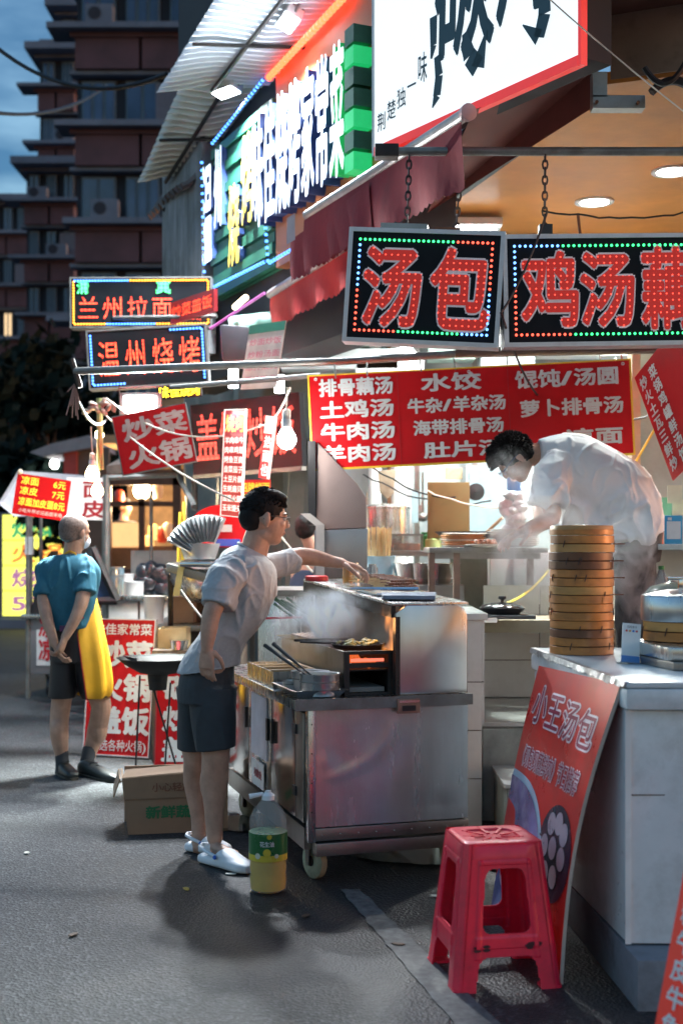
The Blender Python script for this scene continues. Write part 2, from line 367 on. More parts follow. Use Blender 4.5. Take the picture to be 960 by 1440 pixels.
# ---- raised tiled shop floor with steps
sf = V((X(640,6.5), 6.5, 0)); FZ = .50
stair = thing('tiled_step', 'small grey marble step block below the raised kitchen floor behind the red stool', 'step', (X(712,5.95), 5.95, 0))
obj('riser', MB().box((0,0,0),(.75,.5,.265)), marble, stair, bevel=.004); obj('tread', MB().box((-.012,-.012,.265),(.76,.5,.285)), tile, stair, bevel=.003)
mb = MB().box((X(630,6.5), 6.5, 0), (5.5, 11.0, FZ-.03)); struct('raised_floor', mb, marble)
n = 0; tme = None
for i in range(9):
    for j in range(3):
        if tme is None:
            t_ = MB().box((0,0,0),(.594,.594,.022)); tme = t_.mesh('floor_tile'); 
        o = link(tme, 'floor_tile', tilef, bpy.data.objects['raised_floor'], loc=(X(628,6.5)+.6*i-.012, 6.49+.6*j, FZ-.026), rot=None)
# ---- shop back wall and side walls
wallm = M('shop_wall', (.40,.44,.41), .6, var=.15, scale=2.2, dirt=(.18,.18,.15), dirt_amt=.75, dscale=1.6, bump=.002, bscale=12)
sw = struct('shop_back_wall', MB().box((X(440,9.7), 9.7, 0), (6.5, 9.85, 3.75)), wallm)
pan = M('wall_cladding_panel', (.36,.42,.43), .4, var=.12, scale=3, dirt=(.2,.2,.17), dirt_amt=.5)
x = X(470,9.6); k = 0
while x < 5.8:
    wdt = (.34,.30,.42)[k % 3]; link(MB().box((0,0,0),(wdt-.012,.03,3.1)).mesh('wall_panel'), 'wall_panel', pan, sw, loc=(x, 9.66, .55)); x += wdt; k += 1
tar = M('grey_tarpaulin', (.20,.20,.18), .5, var=.35, scale=3, bump=.01, bscale=5, dirt=(.08,.07,.06), dirt_amt=.7)
mb = MB(); pa = P(445, 765, 9.7); pb = P(262, 765, 14.5)
rows = 26
for i in range(rows+1):
    t = i/rows; q = pa.lerp(pb, t); wv = .05*math.sin(t*37)+.03*math.sin(t*91)
    for z in (0, .8, 1.6, 2.4, 3.2): mb.v.append((q.x+wv*(1.2-z*.25)+.03*math.sin(z*3+t*9), q.y+wv, z))
for i in range(rows):
    for j in range(4): mb.f.append((i*5+j, i*5+j+1, (i+1)*5+j+1, (i+1)*5+j))
solo('tarpaulin_wall', 'wrinkled grey tarpaulin sheet hanging behind the hanging banners and glowing bulb', 'tarpaulin', mb, tar, smooth=True)
# shopfront far behind (brown frame, warm room)
warmwall = M('warm_room_wall', (.42,.26,.13), .7, var=.4, scale=4)
sf_ = thing('far_shopfront', 'brown framed lit shopfront beyond the silver fan shield, warm room inside', 'shop', P(150,765,15.2)-V((0,0,CH)))
D = 15.2
def wpx(a, b, d0, t): return MB().box((X(a[0], d0), d0, Z(a[1], d0)), (X(b[0], d0), d0+t, Z(b[1], d0)))
obj('room_wall', MB().box((X(140,D), 17.2, 0), (X(300,D)+.5, 17.3, 3.4)), warmwall, sf_, True)
obj('room_ceiling', MB().box((X(140,D), D+.06, 2.6), (X(300,D)+.5, 17.2, 2.7)), warmwall, sf_, True)
for (a, b) in (((140,880),(300,800)), ((148,800),(156,670)), ((195,800),(203,700)), ((243,800),(254,640)), ((140,682),(300,660)), ((156,712),(243,705))):
    obj('frame', wpx(a, b, D, .08), M('brown_door_frame', (.14,.06,.03), .5, var=.3), sf_, True)
obj('glass_display', wpx((158,770),(196,735), D+.3, .4), M('warm_display', (.6,.35,.15), .3, emit=(1,.6,.25), es=.5), sf_, True)
for i, (px, py) in enumerate(((172,756),(182,752),(216,748),(228,752),(236,746),(209,764),(168,700),(222,690))):
    obj('shelf_jar', MB().lathe(P(px,py,D+.6)-V((0,0,.1)), [(.05,0),(.07,.08),(.06,.17),(.03,.2)], 10), [M('jar_red',(.5,.06,.03),.4), M('jar_cream',(.7,.6,.4),.4), M('jar_gold',(.6,.35,.08),.4,emit=(1,.6,.2),es=.8)][i % 3], sf_, True, smooth=True)
obj('counter', wpx((156,805),(243,768), D+.3, .5), M('varnished_counter', (.35,.16,.06), .3), sf_, True)
lt = thing('shop_lamp', 'warm round ceiling lamp glowing inside the far brown shopfront', 'lamp', P(200,690,16.0))
obj('globe', MB().ball((0,0,0), .11), glow_y, lt, smooth=True); light('POINT', P(200,700,15.8), 45, (1,.72,.4), .15, lt)
# ---- apartment blocks
brick = M('brown_tiled_parapet', (.085,.045,.055), .7, var=.35, scale=.8)
conc = M('dusk_concrete', (.12,.16,.21), .75, var=.25, scale=.8)
dwall = M('dark_render_wall', (.022,.028,.04), .8, var=.3, scale=.7)
gls = M('dark_window_glass', (.02,.045,.11), .10, var=.7, scale=.35, spec=.9)
wfr = M('pale_window_frame', (.09,.14,.18), .5)
litw = M('lit_window', (.8,.6,.35), .6, var=.4, scale=1.5, emit=(1,.68,.36), es=.55)
def block(label, px0, px1, ytop, per, nfl, d, dep=8, wins=3, lit=(), y0=None, ledge=.5, group=None):
    r = thing('apartment_block', label, 'building', (X((px0+px1)/2, d), d, 0), group=group)
    x0, x1 = X(px0, d), X(px1, d); z1 = Z(ytop, d); H = per/F*d
    obj('wall', MB().box((x0, d+.6, 0), (x1, d+dep, z1)), dwall, r, True)
    bme = None
    wdt = x1-x0
    for k in range(nfl):
        zb = z1-(k+1)*H
        if zb < .5: break
        lx = .25*((k*7) % 3-1)
        obj('balcony_slab', MB().box((x0-ledge+lx, d-.5, zb+H*.36), (x1+.3, d+.7, zb+H*.42)), conc, r, True)
        # parapet: framed panels
        npn = max(2, int(wdt/1.9))
        for i in range(npn):
            a, b = x0+wdt*i/npn+.05, x0+wdt*(i+1)/npn-.05
            obj('parapet_panel', MB().box((a, d-.05, zb-.02), (b, d+.62, zb+H*.35)), brick, r, True)
        obj('parapet_rail', MB().box((x0-.1, d-.14, zb+H*.31), (x1+.05, d-.052, zb+H*.355)), brick, r, True)
        obj('eave', MB().box((x0-ledge*.3, d+.1, zb+H*.95), (x1+.1, d+.62, zb+H*.99)), conc, r, True)
        if (k*5+int(px0)) % 3 != 1: ax_ = x0+wdt*((k*37) % 70+10)/100; ac = obj('air_conditioner', MB().box((ax_, d-.35, zb+H*.43), (ax_+.85, d+.05, zb+H*.62)), conc, r, True); obj('fan_grille', MB().lathe((ax_+.3, d-.36, zb+H*.525), [(.0,0),(.2,0),(.2,.01)], 14, axis=(0,-1,0)), dwall, ac, True)
        if k % 2: obj('curtain', MB().box((x0+wdt*((k*53) % 60)/100+.3, d+.33, zb+H*.48), (x0+wdt*((k*53) % 60)/100+1.3, d+.39, zb+H*.88)), M('dusty_curtain', (.10,.11,.14)), r, True)
        for i in range(wins):
            a, b = x0+wdt*i/wins+.16, x0+wdt*(i+1)/wins-.16
            wi = obj('window', MB().box((a, d+.45, zb+H*.44), (b, d+.595, zb+H*.92)), wfr, r, True)
            np_ = 2+(k+i) % 2
            for j in range(np_):
                pa_, pb_ = a+(b-a)*j/np_+.06, a+(b-a)*(j+1)/np_-.06
                obj('pane', MB().box((pa_, d+.40, zb+H*.47), (pb_, d+.445, zb+H*.89)), litw if (k, i) in lit else gls, wi, True)
    obj('roof_slab', MB().box((x0-.4, d-.6, z1), (x1+.4, d+dep, z1+.3)), conc, r, True)
    return r
block('tall dark apartment block with brown parapets behind the corrugated awnings', 104, 292, -40, 136, 8, 40, wins=3, lit=())
block('highest narrow stepped bay of the apartment wing against the sky', 80, 106, 15, 80, 12, 56, wins=1, ledge=.4)
block('middle stepped bay of the apartment wing with pale window', 52, 106, 75, 80, 11, 55, wins=2, ledge=.5, dep=6)
block('lower wider stepped bay of the apartment wing at left', 33, 106, 235, 80, 9, 54, wins=3, ledge=.5)
block('low flat roofed apartment wing at the left edge with one warm lit window', -40, 58, 283, 74, 8, 75, wins=5, lit=((1,9),(2,1),(2,2)))
# window air-conditioner boxes & bay on the tall block
for px, py in ((70,108),(88,110),(60,200),(75,268),(92,190)):
    pass
# rooftop blue glass bay
# ---- trees
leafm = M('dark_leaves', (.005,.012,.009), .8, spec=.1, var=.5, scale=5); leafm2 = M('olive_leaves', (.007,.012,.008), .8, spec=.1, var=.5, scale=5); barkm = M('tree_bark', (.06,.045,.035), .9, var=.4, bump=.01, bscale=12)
def tree(label, px, d, h, rw, seed, nl=2600, mat=leafm, ls=.22):
    rnd = random.Random(seed); x = X(px, d); r = thing('street_tree', label, 'tree', (x, d, 0))
    tb = MB().tube([(0,0,0),(.05,0,h*.25),(-.05,.05,h*.5),(.1,0,h*.8)], [.22,.17,.13,.04], 8)
    cl = []
    for i in range(13):
        a = rnd.uniform(0, 6.28); rr = rnd.uniform(.15, 1)*rw; z = h*rnd.uniform(.38, .95); rr *= (1.15-abs(z/h-.6)*1.6)
        c = V((rr*math.cos(a), rr*math.sin(a), z)); cl.append((c, rnd.uniform(.5, 1.05)*rw*.42))
        tb.tube([(0,0,h*.3), c*.5+V((0,0,h*.22)), c], [.08,.05,.015], 5)
    obj('trunk', tb, barkm, r, smooth=True); mb = MB()
    for i in range(nl):
        c, s = rnd.choice(cl); q = V((rnd.gauss(0,1), rnd.gauss(0,1), rnd.gauss(0,.75))); q = c+q*s*.55
        n_ = V((rnd.gauss(0,1), rnd.gauss(0,1), rnd.gauss(0,1))).normalized(); u = n_.orthogonal().normalized()*ls*rnd.uniform(.5,1.1); v = n_.cross(u)*.6
        mb.add([q-u, q-v, q+u, q+v], [(0,1,2,3)])
    obj('crown', mb, mat, r)
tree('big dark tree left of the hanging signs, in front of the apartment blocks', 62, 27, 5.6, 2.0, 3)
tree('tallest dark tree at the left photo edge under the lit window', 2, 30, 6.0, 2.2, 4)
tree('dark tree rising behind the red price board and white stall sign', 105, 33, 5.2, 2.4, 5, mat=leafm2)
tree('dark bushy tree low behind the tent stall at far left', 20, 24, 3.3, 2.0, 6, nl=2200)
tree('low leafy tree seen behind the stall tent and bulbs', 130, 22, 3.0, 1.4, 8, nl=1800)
# far kerb / low wall and dark hedge closing the street
struct('street_kerb', MB().box((-30, 34, 0), (30, 34.3, .14)), conc, bevel=.01)
solo('boundary_wall', 'low dark wall closing the far end of the street', 'wall', MB().box((-22, 35, 0), (6, 35.3, 2.4)), dwall)
# ================================================================== FACADE AND AWNINGS
fdir = V((.410, -.912, 0)); fup = V((0,0,1))
def fframe(name, label, cat, px, z=0, off=0, group=None):
    d = fd(px); o = V((X(px, d), d, z))+V((-.912,-.410,0))*off
    ay = fup.cross(fdir); Mx = Matrix((fdir, ay, fup)).transposed().to_4x4(); Mx.translation = o
    r = thing(name, label, cat, mat=Mx, group=group); return r
def fl(r, px, py):    # facade-plane pixel -> local x,z of frame r
    q = MW[r.name].inverted()@FP(px, py); return q.x, q.z
green = M('green_cladding', (.02,.14,.085), .5, var=.25, scale=3)
fc = thing('shop_building', 'shop row building with green slatted and orange fascia above the stalls', 'building', (X(430,fd(430)), fd(430), 0))
dk = M('dark_fascia_void', (.03,.03,.035), .8)
def fbox(px0, px1, z0, z1, t0, t1):
    a, b = FP(px0, 765), FP(px1, 765); a.z = b.z = 0; nn_ = V((.912,.410,0)); m = MB()
    vs = [a+nn_*t0, b+nn_*t0, b+nn_*t1, a+nn_*t1]; return m.prism([(p.x, p.y, z0) for p in vs], (0,0,z1-z0))
obj('upper_wall', fbox(236, 545, 2.75, 6.3, .10, .45), dk, fc, True)
orange = M('orange_fascia', (.55,.20,.08), .5, var=.12, scale=2)
obj('orange_fascia', fbox(388, 545, 3.34, 4.95, 0, .09), orange, fc, True)
ns = 14; z0, z1 = 3.36, 4.55
for i in range(ns):
    a = z0+(z1-z0)*i/ns; obj('slat', fbox(300, 386, a+.006, a+(z1-z0)/ns-.006, .0-.02*(i % 2), .05), green, fc, True)
obj('slat_backing', fbox(298, 387, z0, z1, .06, .09), green, fc, True)
mural = M('weathered_grey_mural', (.20,.21,.22), .8, var=.5, scale=3, stretch=(3,3,.7), dirt=(.10,.08,.05), dirt_amt=.8, dscale=2, bump=.01, bscale=6)
obj('mural_panel', fbox(236, 292, 2.95, 4.75, -.05, .07), mural, fc, True)
lett_w = M('white_lit_letters', (.8,.85,.9), .4, emit=(.72,.85,1), es=.85)
lett_y = M('yellow_lit_letters', (.8,.6,.1), .4, emit=(1,.72,.02), es=.7)
lside = M('letter_side', (.03,.07,.22), .5)
def letter(par, ch, px0, py0, px1, py1, mat, ext=.05, proud=.10, off=.03, side=lside):
    # px0,py0 bottom left; px1,py1 top right, on the facade plane
    r = par; d0, d1 = fd(px0), fd(px1); x0, _ = fl(r, px0, 765); x1, _ = fl(r, px1, 765)
    dm = fd((px0+px1)/2); zb, zt = Z(py0, dm), Z(py1, dm); oz = MW[r.name].translation.z
    o = obj('letter', lay(ch, x0, zb-oz, x1, zt-oz, off, 0, -proud-.004), mat, r)
    mb = MB(); 
    vs, fs = glyph(ch, 0, .5)
    k = x1-x0; H = zt-zb; mb.add([(x0+v[0]*k, -proud*.5-v[2]*proud, zb-oz+(v[1]+.12)*H*.98) for v in vs], fs)
    obj('letter_side', mb, side, o)
s1 = fframe('restaurant_fascia_sign', 'row of seven tall white glowing characters on the orange fascia', 'sign', 430, 3.4)
gside = M('green_letter_side', (.03,.35,.12), .5, emit=(.02,.9,.2), es=.1)
chs = '味佳烧烤家常菜'; e0, e1 = 377, 511
u0, u1 = fl(s1, e0, 765)[0], fl(s1, e1, 765)[0]
def px_at(u): 
    q = MW[s1.name]@V((u, 0, 0)); return 480+q.x/q.y*F
for i, ch in enumerate(chs):
    a, b = px_at(u0+(u1-u0)*i/7), px_at(u0+(u1-u0)*(i+1)/7-.01); pm = (a+b)/2; dm = fd(pm)
    zb, zt = 3.60, 4.47; letter(s1, ch, a, HY-(zb-CH)*F/dm, b, HY-(zt-CH)*F/dm, lett_w, side=gside if i == 6 else lside, proud=.12, off=.022)
light('AREA', FP(445,180,.35), 60, (.8,.9,1), 1.3, s1, target=FP(445,180,.35)+V((-.9,-.4,.75)), size_y=.7, name='sign_light')
# the green lit stacked box ends beside the last letter
for k in range(7):
    zz = 3.60+k*.125; q = MB(); a, b = FP(513, 765), FP(524, 765)
    obj('box_end', fbox(512, 525, zz, zz+.105, -.13, -.01), M('green_glow_box', (.03,.4,.15), .4, emit=(.02,.9,.25), es=.22) if k in (0,2,5) else green, s1, True)
s2 = fframe('barbecue_fascia_sign', 'white and yellow glowing characters on the green slatted fascia', 'sign', 340, 3.4)
for ch, a, b, c, e, m in (('温',293,378,307,222,lett_w),('州',310,325,321,202,lett_w),('烧',330,378,346,253,lett_y),('烤',349,318,366,182,lett_y)):
    letter(s2, ch, a, b, c, e, m, off=.02, proud=.05)
blue = M('blue_led', (.05,.1,.6), .4, emit=(.06,.25,1), es=3); redl = M('red_led', (.6,.03,.02), .4, emit=(1,.06,.02), es=4)
def ledline(name, label, pts, n, mat, r=.012, sz=None):
    m = MB(); pts = [V(p) for p in pts]; tot = sum((pts[i+1]-pts[i]).length for i in range(len(pts)-1)); 
    for k in range(n):
        s = tot*(k+.5)/n
        for i in range(len(pts)-1):
            Ls = (pts[i+1]-pts[i]).length
            if s <= Ls or i == len(pts)-2: c = pts[i].lerp(pts[i+1], s/Ls); break
            s -= Ls
        m.ball(c, r if sz is None else sz, 6, 4)
    o = thing(name, label, 'light strip', pts[0]); obj('led', m, mat, o, True, smooth=True)['kind'] = 'stuff'
    obj('wire', MB().tube(pts, .006, 5), wire, o, True)
ledline('blue_light_strip', 'blue lights climbing along the top edge of the green slatted fascia', [FP(311,205,.08), FP(386,113,.08)], 22, blue, .012)
ledline('blue_light_strip', 'blue lights along the lower edge of the green slatted fascia', [FP(300,412,.08), FP(388,369,.08)], 24, blue, .012)
ledline('blue_light_strip', 'short blue lights under the left end of the orange fascia', [FP(388,318,.08), FP(392,372,.08), FP(430,350,.08)], 16, blue, .012)
ledline('blue_light_strip', 'upright blue lights on the left side of the green slatted fascia', [FP(301,400,.08), FP(297,225,.08)], 16, blue, .012)
redglow = [FP(386,112,.05), FP(500,-8,.05)]
ledline('red_light_strip', 'red lights where the upper corrugated awning meets the orange fascia', redglow, 26, redl, sz=.026)
# corrugated awnings
corr = M('corrugated_sheet', (.72,.76,.80), .42, 0, var=.15, scale=2, dirt=(.3,.26,.2), dirt_amt=.6, dscale=2)
corr2 = M('yellowed_corrugated_sheet', (.72,.71,.62), .45, 0, var=.15, scale=2, dirt=(.3,.26,.15), dirt_amt=.6, dscale=2)
def corrugated(label, i0, i1, o0, o1, ridges, mat, amp=.034, jag=.05):
    r = thing('corrugated_awning', label, 'awning', i0); n = ridges*6; rows = 5; mb = MB()
    up = (i1-i0).cross(o0-i0).normalized()
    for k in range(n+1):
        t = k/n; a, b = i0.lerp(i1, t), o0.lerp(o1, t); e = 1+jag*.12*math.sin(k*2.7)
        for j in range(rows+1): p = a.lerp(b, j/rows*e); mb.v.append(p+up*amp*math.sin(2*math.pi*k/6)+V((0,0,.02*math.sin(j*1.3+t*5))))
    for k in range(n):
        for j in range(rows): i = k*(rows+1)+j; mb.f.append((i, i+1, i+rows+2, i+rows+1))
    m2 = MB(); m2.v = mb.v+[tuple(V(p)+V((0,0,.004))) for p in mb.v]; N_ = len(mb.v); m2.f = mb.f+[tuple(reversed([q+N_ for q in f])) for f in mb.f]
    obj('sheet', m2, mat, r, True, smooth=True)
    for t in (.55,):
        p0, p1 = i0.lerp(i1, t), o0.lerp(o1, t); obj('strut', MB().tube([p0-V((0,0,.06)), p1-V((0,0,.06))], .014, 6), iron, r, True)
    for s in (.5,):
        obj('purlin', MB().tube([i0.lerp(o0, s)-V((0,0,.045)), i1.lerp(o1, s)-V((0,0,.045))], .018, 6), iron, r, True)
    return r
corrugated('upper nearer white corrugated awning with the red lights, lit from below', P(505,-30,7.75), P(380,113,9.15), P(345,-60,8.0), P(222,124,9.7), 22, corr)
corrugated('lower farther yellowed corrugated awning curving down over the green fascia', P(392,95,9.25), P(272,246,11.0), P(268,95,9.75), P(195,252,11.3), 18, corr2)
corrugated('small dark corrugated roof below the yellowed awning beside the grey mural', P(300,230,10.5), P(245,262,12.0), P(258,262,10.5), P(208,305,12.0), 10, M('old_roof_sheet', (.13,.11,.10), .6, .3, var=.3))
def flood(label, p, tgt, e, px_w=.26, name='floodlight', mat=glow_w, group=None, col=(.9,.95,1), hw=.06, on=True):
    r = thing(name, label, 'floodlight', p, group=group); q = (V(tgt)-V(p)).to_track_quat('-Z', 'Y').to_matrix().to_4x4()
    Mx = Matrix.Translation(V(p))@q; r.matrix_basis = Mx; MW[r.name] = Mx
    obj('housing', MB().rbox((-px_w/2,-hw,0.0), (px_w/2,hw,.06), .015), white if mat is glow_w else galv, r, bevel=.004)
    obj('lens', MB().box((-px_w/2+.02,-hw+.012,-.008), (px_w/2-.02,hw-.012,-.001)), mat if on else M('unlit_lens',(.6,.62,.62),.3), r)
    obj('bracket', MB().tube([(-px_w/2-.01,0,.02),(-px_w/2-.01,0,.16),(px_w/2+.01,0,.16),(px_w/2+.01,0,.02)], .008, 6), galv, r)
    obj('stem', MB().tube([(0,0,.16),(0,.02,.26)], .012, 6), galv, r)
    for k in range(5): obj('cooling_fin', MB().box((-px_w/2+.03+k*(px_w-.06)/4.2, -hw*.8, .058), (-px_w/2+.036+k*(px_w-.06)/4.2, hw*.8, .085)), galv, r)
    if e: light('AREA', V(p)+(V(tgt)-V(p)).normalized()*.03, e, col, px_w, r, target=tgt, size_y=hw*2)
    return r
flood('white floodlight hanging under the upper corrugated awning near the top of the photo', P(405,32,8.3), (-2.4,7.6,0), 90, .26)
flood('second floodlight, under the gap between the two corrugated awnings', P(318,130,9.4), (-1.6,8.6,0), 80, .24)
# ================================================================== BIG LIGHTBOX, CANOPY, RED AWNINGS
lbf = M('lightbox_face', (.8,.8,.8), .3, var=.04, scale=2, emit=(.88,.96,1), es=.42)
ink = M('dark_teal_ink', (.015,.05,.06), .4, var=.15); redtrim = M('red_trim', (.6,.03,.03), .4, emit=(1,.04,.03), es=.25)
bl, br = P(527,207,6.6), P(813,77,0.1); zb = bl.z; dr = (zb-CH)*F/(HY-77); br = P(813,77,dr)
lb, W_, H_ = board('lightbox_sign', 'huge white lightbox sign with dark brushed characters and red lower edge above the awning', 'sign', bl, br, bl+V((0,0,1.6)), .03, lbf, part='face')
obj('trim', MB().box((0,-.006,-.045),(W_,.03,-.002)), redtrim, lb); obj('trim', MB().box((W_+.002,-.006,-.045),(W_+.02,.03,1.6)), redtrim, lb); obj('trim', MB().box((-.02,-.006,-.045),(-.002,.215,1.6)), white, lb)
obj('back_box', MB().box((0,.032,0),(W_-.01,.2,1.6)), dk, lb)
k = W_/286.
txt(lb, '碳', 88*k, .17, 176*k, 1.12, ink, off=.022, name='letter', y=-.004, shear=.03); txt(lb, '烤', 176*k, .22, 262*k, 1.2, ink, off=.022, name='letter', y=-.004, shear=.02)
m = MB()   # brush tails of the characters
def bstroke(m, pts, ws):
    for i in range(len(pts)-1):
        a, b = V((pts[i][0], 0, pts[i][1])), V((pts[i+1][0], 0, pts[i+1][1])); t = (b-a).normalized(); n_ = V((-t.z, 0, t.x))
        m.add([a-n_*ws[i], a+n_*ws[i], b+n_*ws[i+1], b-n_*ws[i+1]], [(0,1,2,3)])
for pts, ws in ((((.60,.30),(.62,.2),(.60,.11),(.56,.06)),(.022,.03,.03,.004)), (((.84,.34),(.88,.22),(.95,.15),(1.02,.30)),(.02,.045,.05,.004)), (((1.46,.40),(1.46,.24),(1.42,.15),(1.30,.24)),(.03,.04,.035,.003)), (((.57,.5),(.57,.36),(.55,.30)),(.03,.025,.008))):
    m = MB(); bstroke(m, [(p[0]*W_/1.69, p[1]) for p in pts], ws); m.v = [(x, -.0065, z) for x, y, z in m.v]; obj('brush_tail', m, ink, lb)
for i, ch in enumerate('荆楚独一味'):
    txt(lb, ch, (4+i*16.5)*k, .06+.034*i, (19+i*16.5)*k, .17+.038*i+(.05 if i == 4 else 0), ink, off=.01, name='letter', y=-.004)
cloth_m = M('maroon_canvas', (.24,.009,.018), .75, var=.2, scale=3, bump=.003, bscale=14, dirt=(.08,.01,.015), dirt_amt=.7)
cloth_r = M('red_canvas', (.55,.018,.016), .7, var=.2, scale=3, bump=.003, bscale=14, dirt=(.25,.02,.02), dirt_amt=.6)
def valance(r, a, b, h, mat, n=30, scal=.014, slope=V((0,0,0)), name='valance'):
    m = MB(); a, b = V(a), V(b); hs = 6; N_ = n*4
    ax = (b-a).normalized(); nn_ = ax.cross(V((0,0,1)))
    for i in range(N_+1):
        t = i/N_; p = a.lerp(b, t); hh = h+scal*abs(math.sin(math.pi*i/4))
        for j in range(hs+1):
            s = j/hs; q = p-V((0,0,hh*s))+slope*s+nn_*(.018*s*math.sin(t*n*.9+s*2)); m.v.append(q)
    for i in range(N_):
        for j in range(hs): k = i*(hs+1)+j; m.f.append((k, k+1, k+hs+2, k+hs+1))
    return obj(name, m, mat, r, True, smooth=True)
bar_m = M('awning_cassette', (.42,.38,.38), .4, .3, var=.2, dirt=(.15,.08,.08), dirt_amt=.7, dscale=5)
zA = 3.36
def LZ(px, py, z): d = (z-CH)*F/(HY-py); return P(px, py, d)
a1 = thing('retractable_awning', 'nearer maroon retractable awning with grey roller bar below the big lightbox', 'awning', LZ(560,225,zA))
p0, p1 = LZ(655,160,zA), LZ(432,303,zA)
obj('roller_bar', MB().tube([p0, p1], .030, 14), bar_m, a1, True, smooth=True)
obj('end_cap', MB().lathe(p0, [(.015,-.01),(.036,-.008),(.040,.03),(.02,.035)], 16, axis=(p0-p1)), M('pink_end_cap',(.5,.32,.33),.5), a1, True, smooth=True)
valance(a1, p0+V((-.02,.02,-.03)), p1+V((-.02,0,-.03)), .30, cloth_m, 26, .014)
# canvas plane running up to the lightbox / soffit
q0, q1 = LZ(835,92,zA+.35), LZ(560,225,zA+.35)
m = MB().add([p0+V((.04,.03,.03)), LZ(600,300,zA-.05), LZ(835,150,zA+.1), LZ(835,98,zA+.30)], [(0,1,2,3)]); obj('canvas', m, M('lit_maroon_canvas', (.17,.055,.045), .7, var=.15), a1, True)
a2 = thing('retractable_awning', 'lower farther red awning with scalloped edge above the bare bulb', 'awning', LZ(430,400,3.15))
p0, p1 = LZ(545,315,3.15), LZ(380,418,3.15)
obj('roller_bar', MB().tube([p0+V((0,0,.02)), p1+V((0,0,.02))], .03, 12), bar_m, a2, True, smooth=True)
valance(a2, p0, p1, .22, cloth_r, 34, .016)
a3 = thing('retractable_awning', 'dark red middle awning flap with a sewn patch between the two roller bars', 'awning', LZ(470,320,3.35))
p0, p1 = LZ(545,262,3.30), LZ(432,340,3.28); valance(a3, p0+V((-.1,-.05,0)), p1+V((-.1,-.05,0)), .26, cloth_m, 26, .014)
obj('patch', MB().add([LZ(438,310,3.28)+V((-.14,-.09,-.01)), LZ(450,303,3.28)+V((-.14,-.09,-.01)), LZ(450,303,3.28)+V((-.14,-.09,-.16)), LZ(438,310,3.28)+V((-.14,-.09,-.16))], [(0,1,2,3)]), M('grey_patch',(.4,.3,.32)), a3, True)
# glossy ceiling of the near shop
ceilm = M('glossy_tan_ceiling', (.55,.22,.055), .4, var=.22, scale=1.6, spec=.12, bump=.006, bscale=1.5, dirt=(.24,.09,.03), dirt_amt=.5, dscale=1.2)
zc = 3.62
ca, cb = LZ(598,300,zc), LZ(842,120,zc)
m = MB().prism([(ca.x,ca.y,zc),(cb.x,cb.y,zc),(cb.x+2.4,cb.y-.9,zc),(6.5,5.2,zc),(6.5,10.1,zc),(ca.x-.1,10.1,zc)], (0,0,.06)); struct('shop_ceiling', m, ceilm)
gut = thing('eaves_gutter', 'dark ribbed metal edge running diagonally along the front of the tan ceiling', 'gutter', ca)
e = (cb-ca)
for k, (dz, mat_) in enumerate(((.00, iron),(.045, M('pale_rib',(.42,.33,.28),.5,.3)),(.085, M('brown_rib',(.2,.13,.11),.5,.3)),(.125, M('pale_rib')),(.165, iron))):
    off = V((-.05-.022*k, -.03, dz)); a, b = ca+off-e*.05, cb+off; m = MB().prism([a, a+V((-.03,0,0)), a+V((-.03,0,.035)), a+V((0,0,.035))], b-a); obj('rib', m, mat_, gut, True)
obj('flashing', MB().prism([ca+V((-.02,0,-.05)), ca+V((.02,0,-.05)), ca+V((.02,0,.02)), ca+V((-.02,0,.02))], e), iron, gut, True)
# dark soffit of the building overhead at the right
soff = M('brown_soffit', (.10,.035,.022), .7, var=.35, scale=1.5, dirt=(.04,.02,.015), dirt_amt=.7)
zs = 3.95
s0, s1_, s2_, s3_ = LZ(828,82,zs), LZ(1100,110,zs), LZ(1100,-80,zs), LZ(826,-80,zs)
struct('upper_soffit', MB().prism([s0, LZ(1100,160,zs), LZ(1100,-200,zs), LZ(822,-200,zs)], (0,0,.08)), soff)
struct('upper_beam', MB().prism([LZ(828,82,zs)-V((0,0,.2)), LZ(700,210,zs-.02)-V((0,0,.2)), LZ(700,210,zs-.02)+V((0,0,.1)), LZ(828,82,zs)+V((0,0,.1))], V((.05,.02,0))), soff)
struct('shop_fascia', MB().prism([(cb.x+.05,cb.y-.02,zc+.02),(cb.x+2.4,cb.y-1.0,zc+.02),(cb.x+2.4,cb.y-1.0,zs),(cb.x+.05,cb.y-.02,zs)], (.01,.05,0)), M('sooty_cream_wall', (.3,.22,.17), .7, var=.4, dirt=(.08,.05,.04), dirt_amt=.8))
bk = thing('steel_bracket', 'weathered steel angle bracket bolted under the dark soffit at upper right', 'bracket', P(870,145,5.9))
for a, b in (((832,103),(852,138)),((832,136),(905,154))): obj('arm', MB().box((X(a[0],5.9),5.88,Z(b[1],5.9)),(X(b[0],5.9),5.95,Z(a[1],5.9))), steeld, bk, True)
for px, py in ((838,144),(896,145)): obj('bolt', MB().lathe(P(px,py,5.87), [(.008,0),(.008,.012)], 8, axis=(0,-1,0)), rust, bk, True)
cable('looped black cable bundle hanging under the soffit at the upper right corner', P(905,95,5.7), P(975,60,5.7), .12, .014)
cable('second thick black cable drooping over the cream wall at upper right', P(915,130,5.8), P(975,128,5.8), -.05, .02)
cable('thin pale wire crossing diagonally in front of the big lightbox to the upper right', P(768,-5,5.2), P(975,168,5.2), .01, .003, prope)
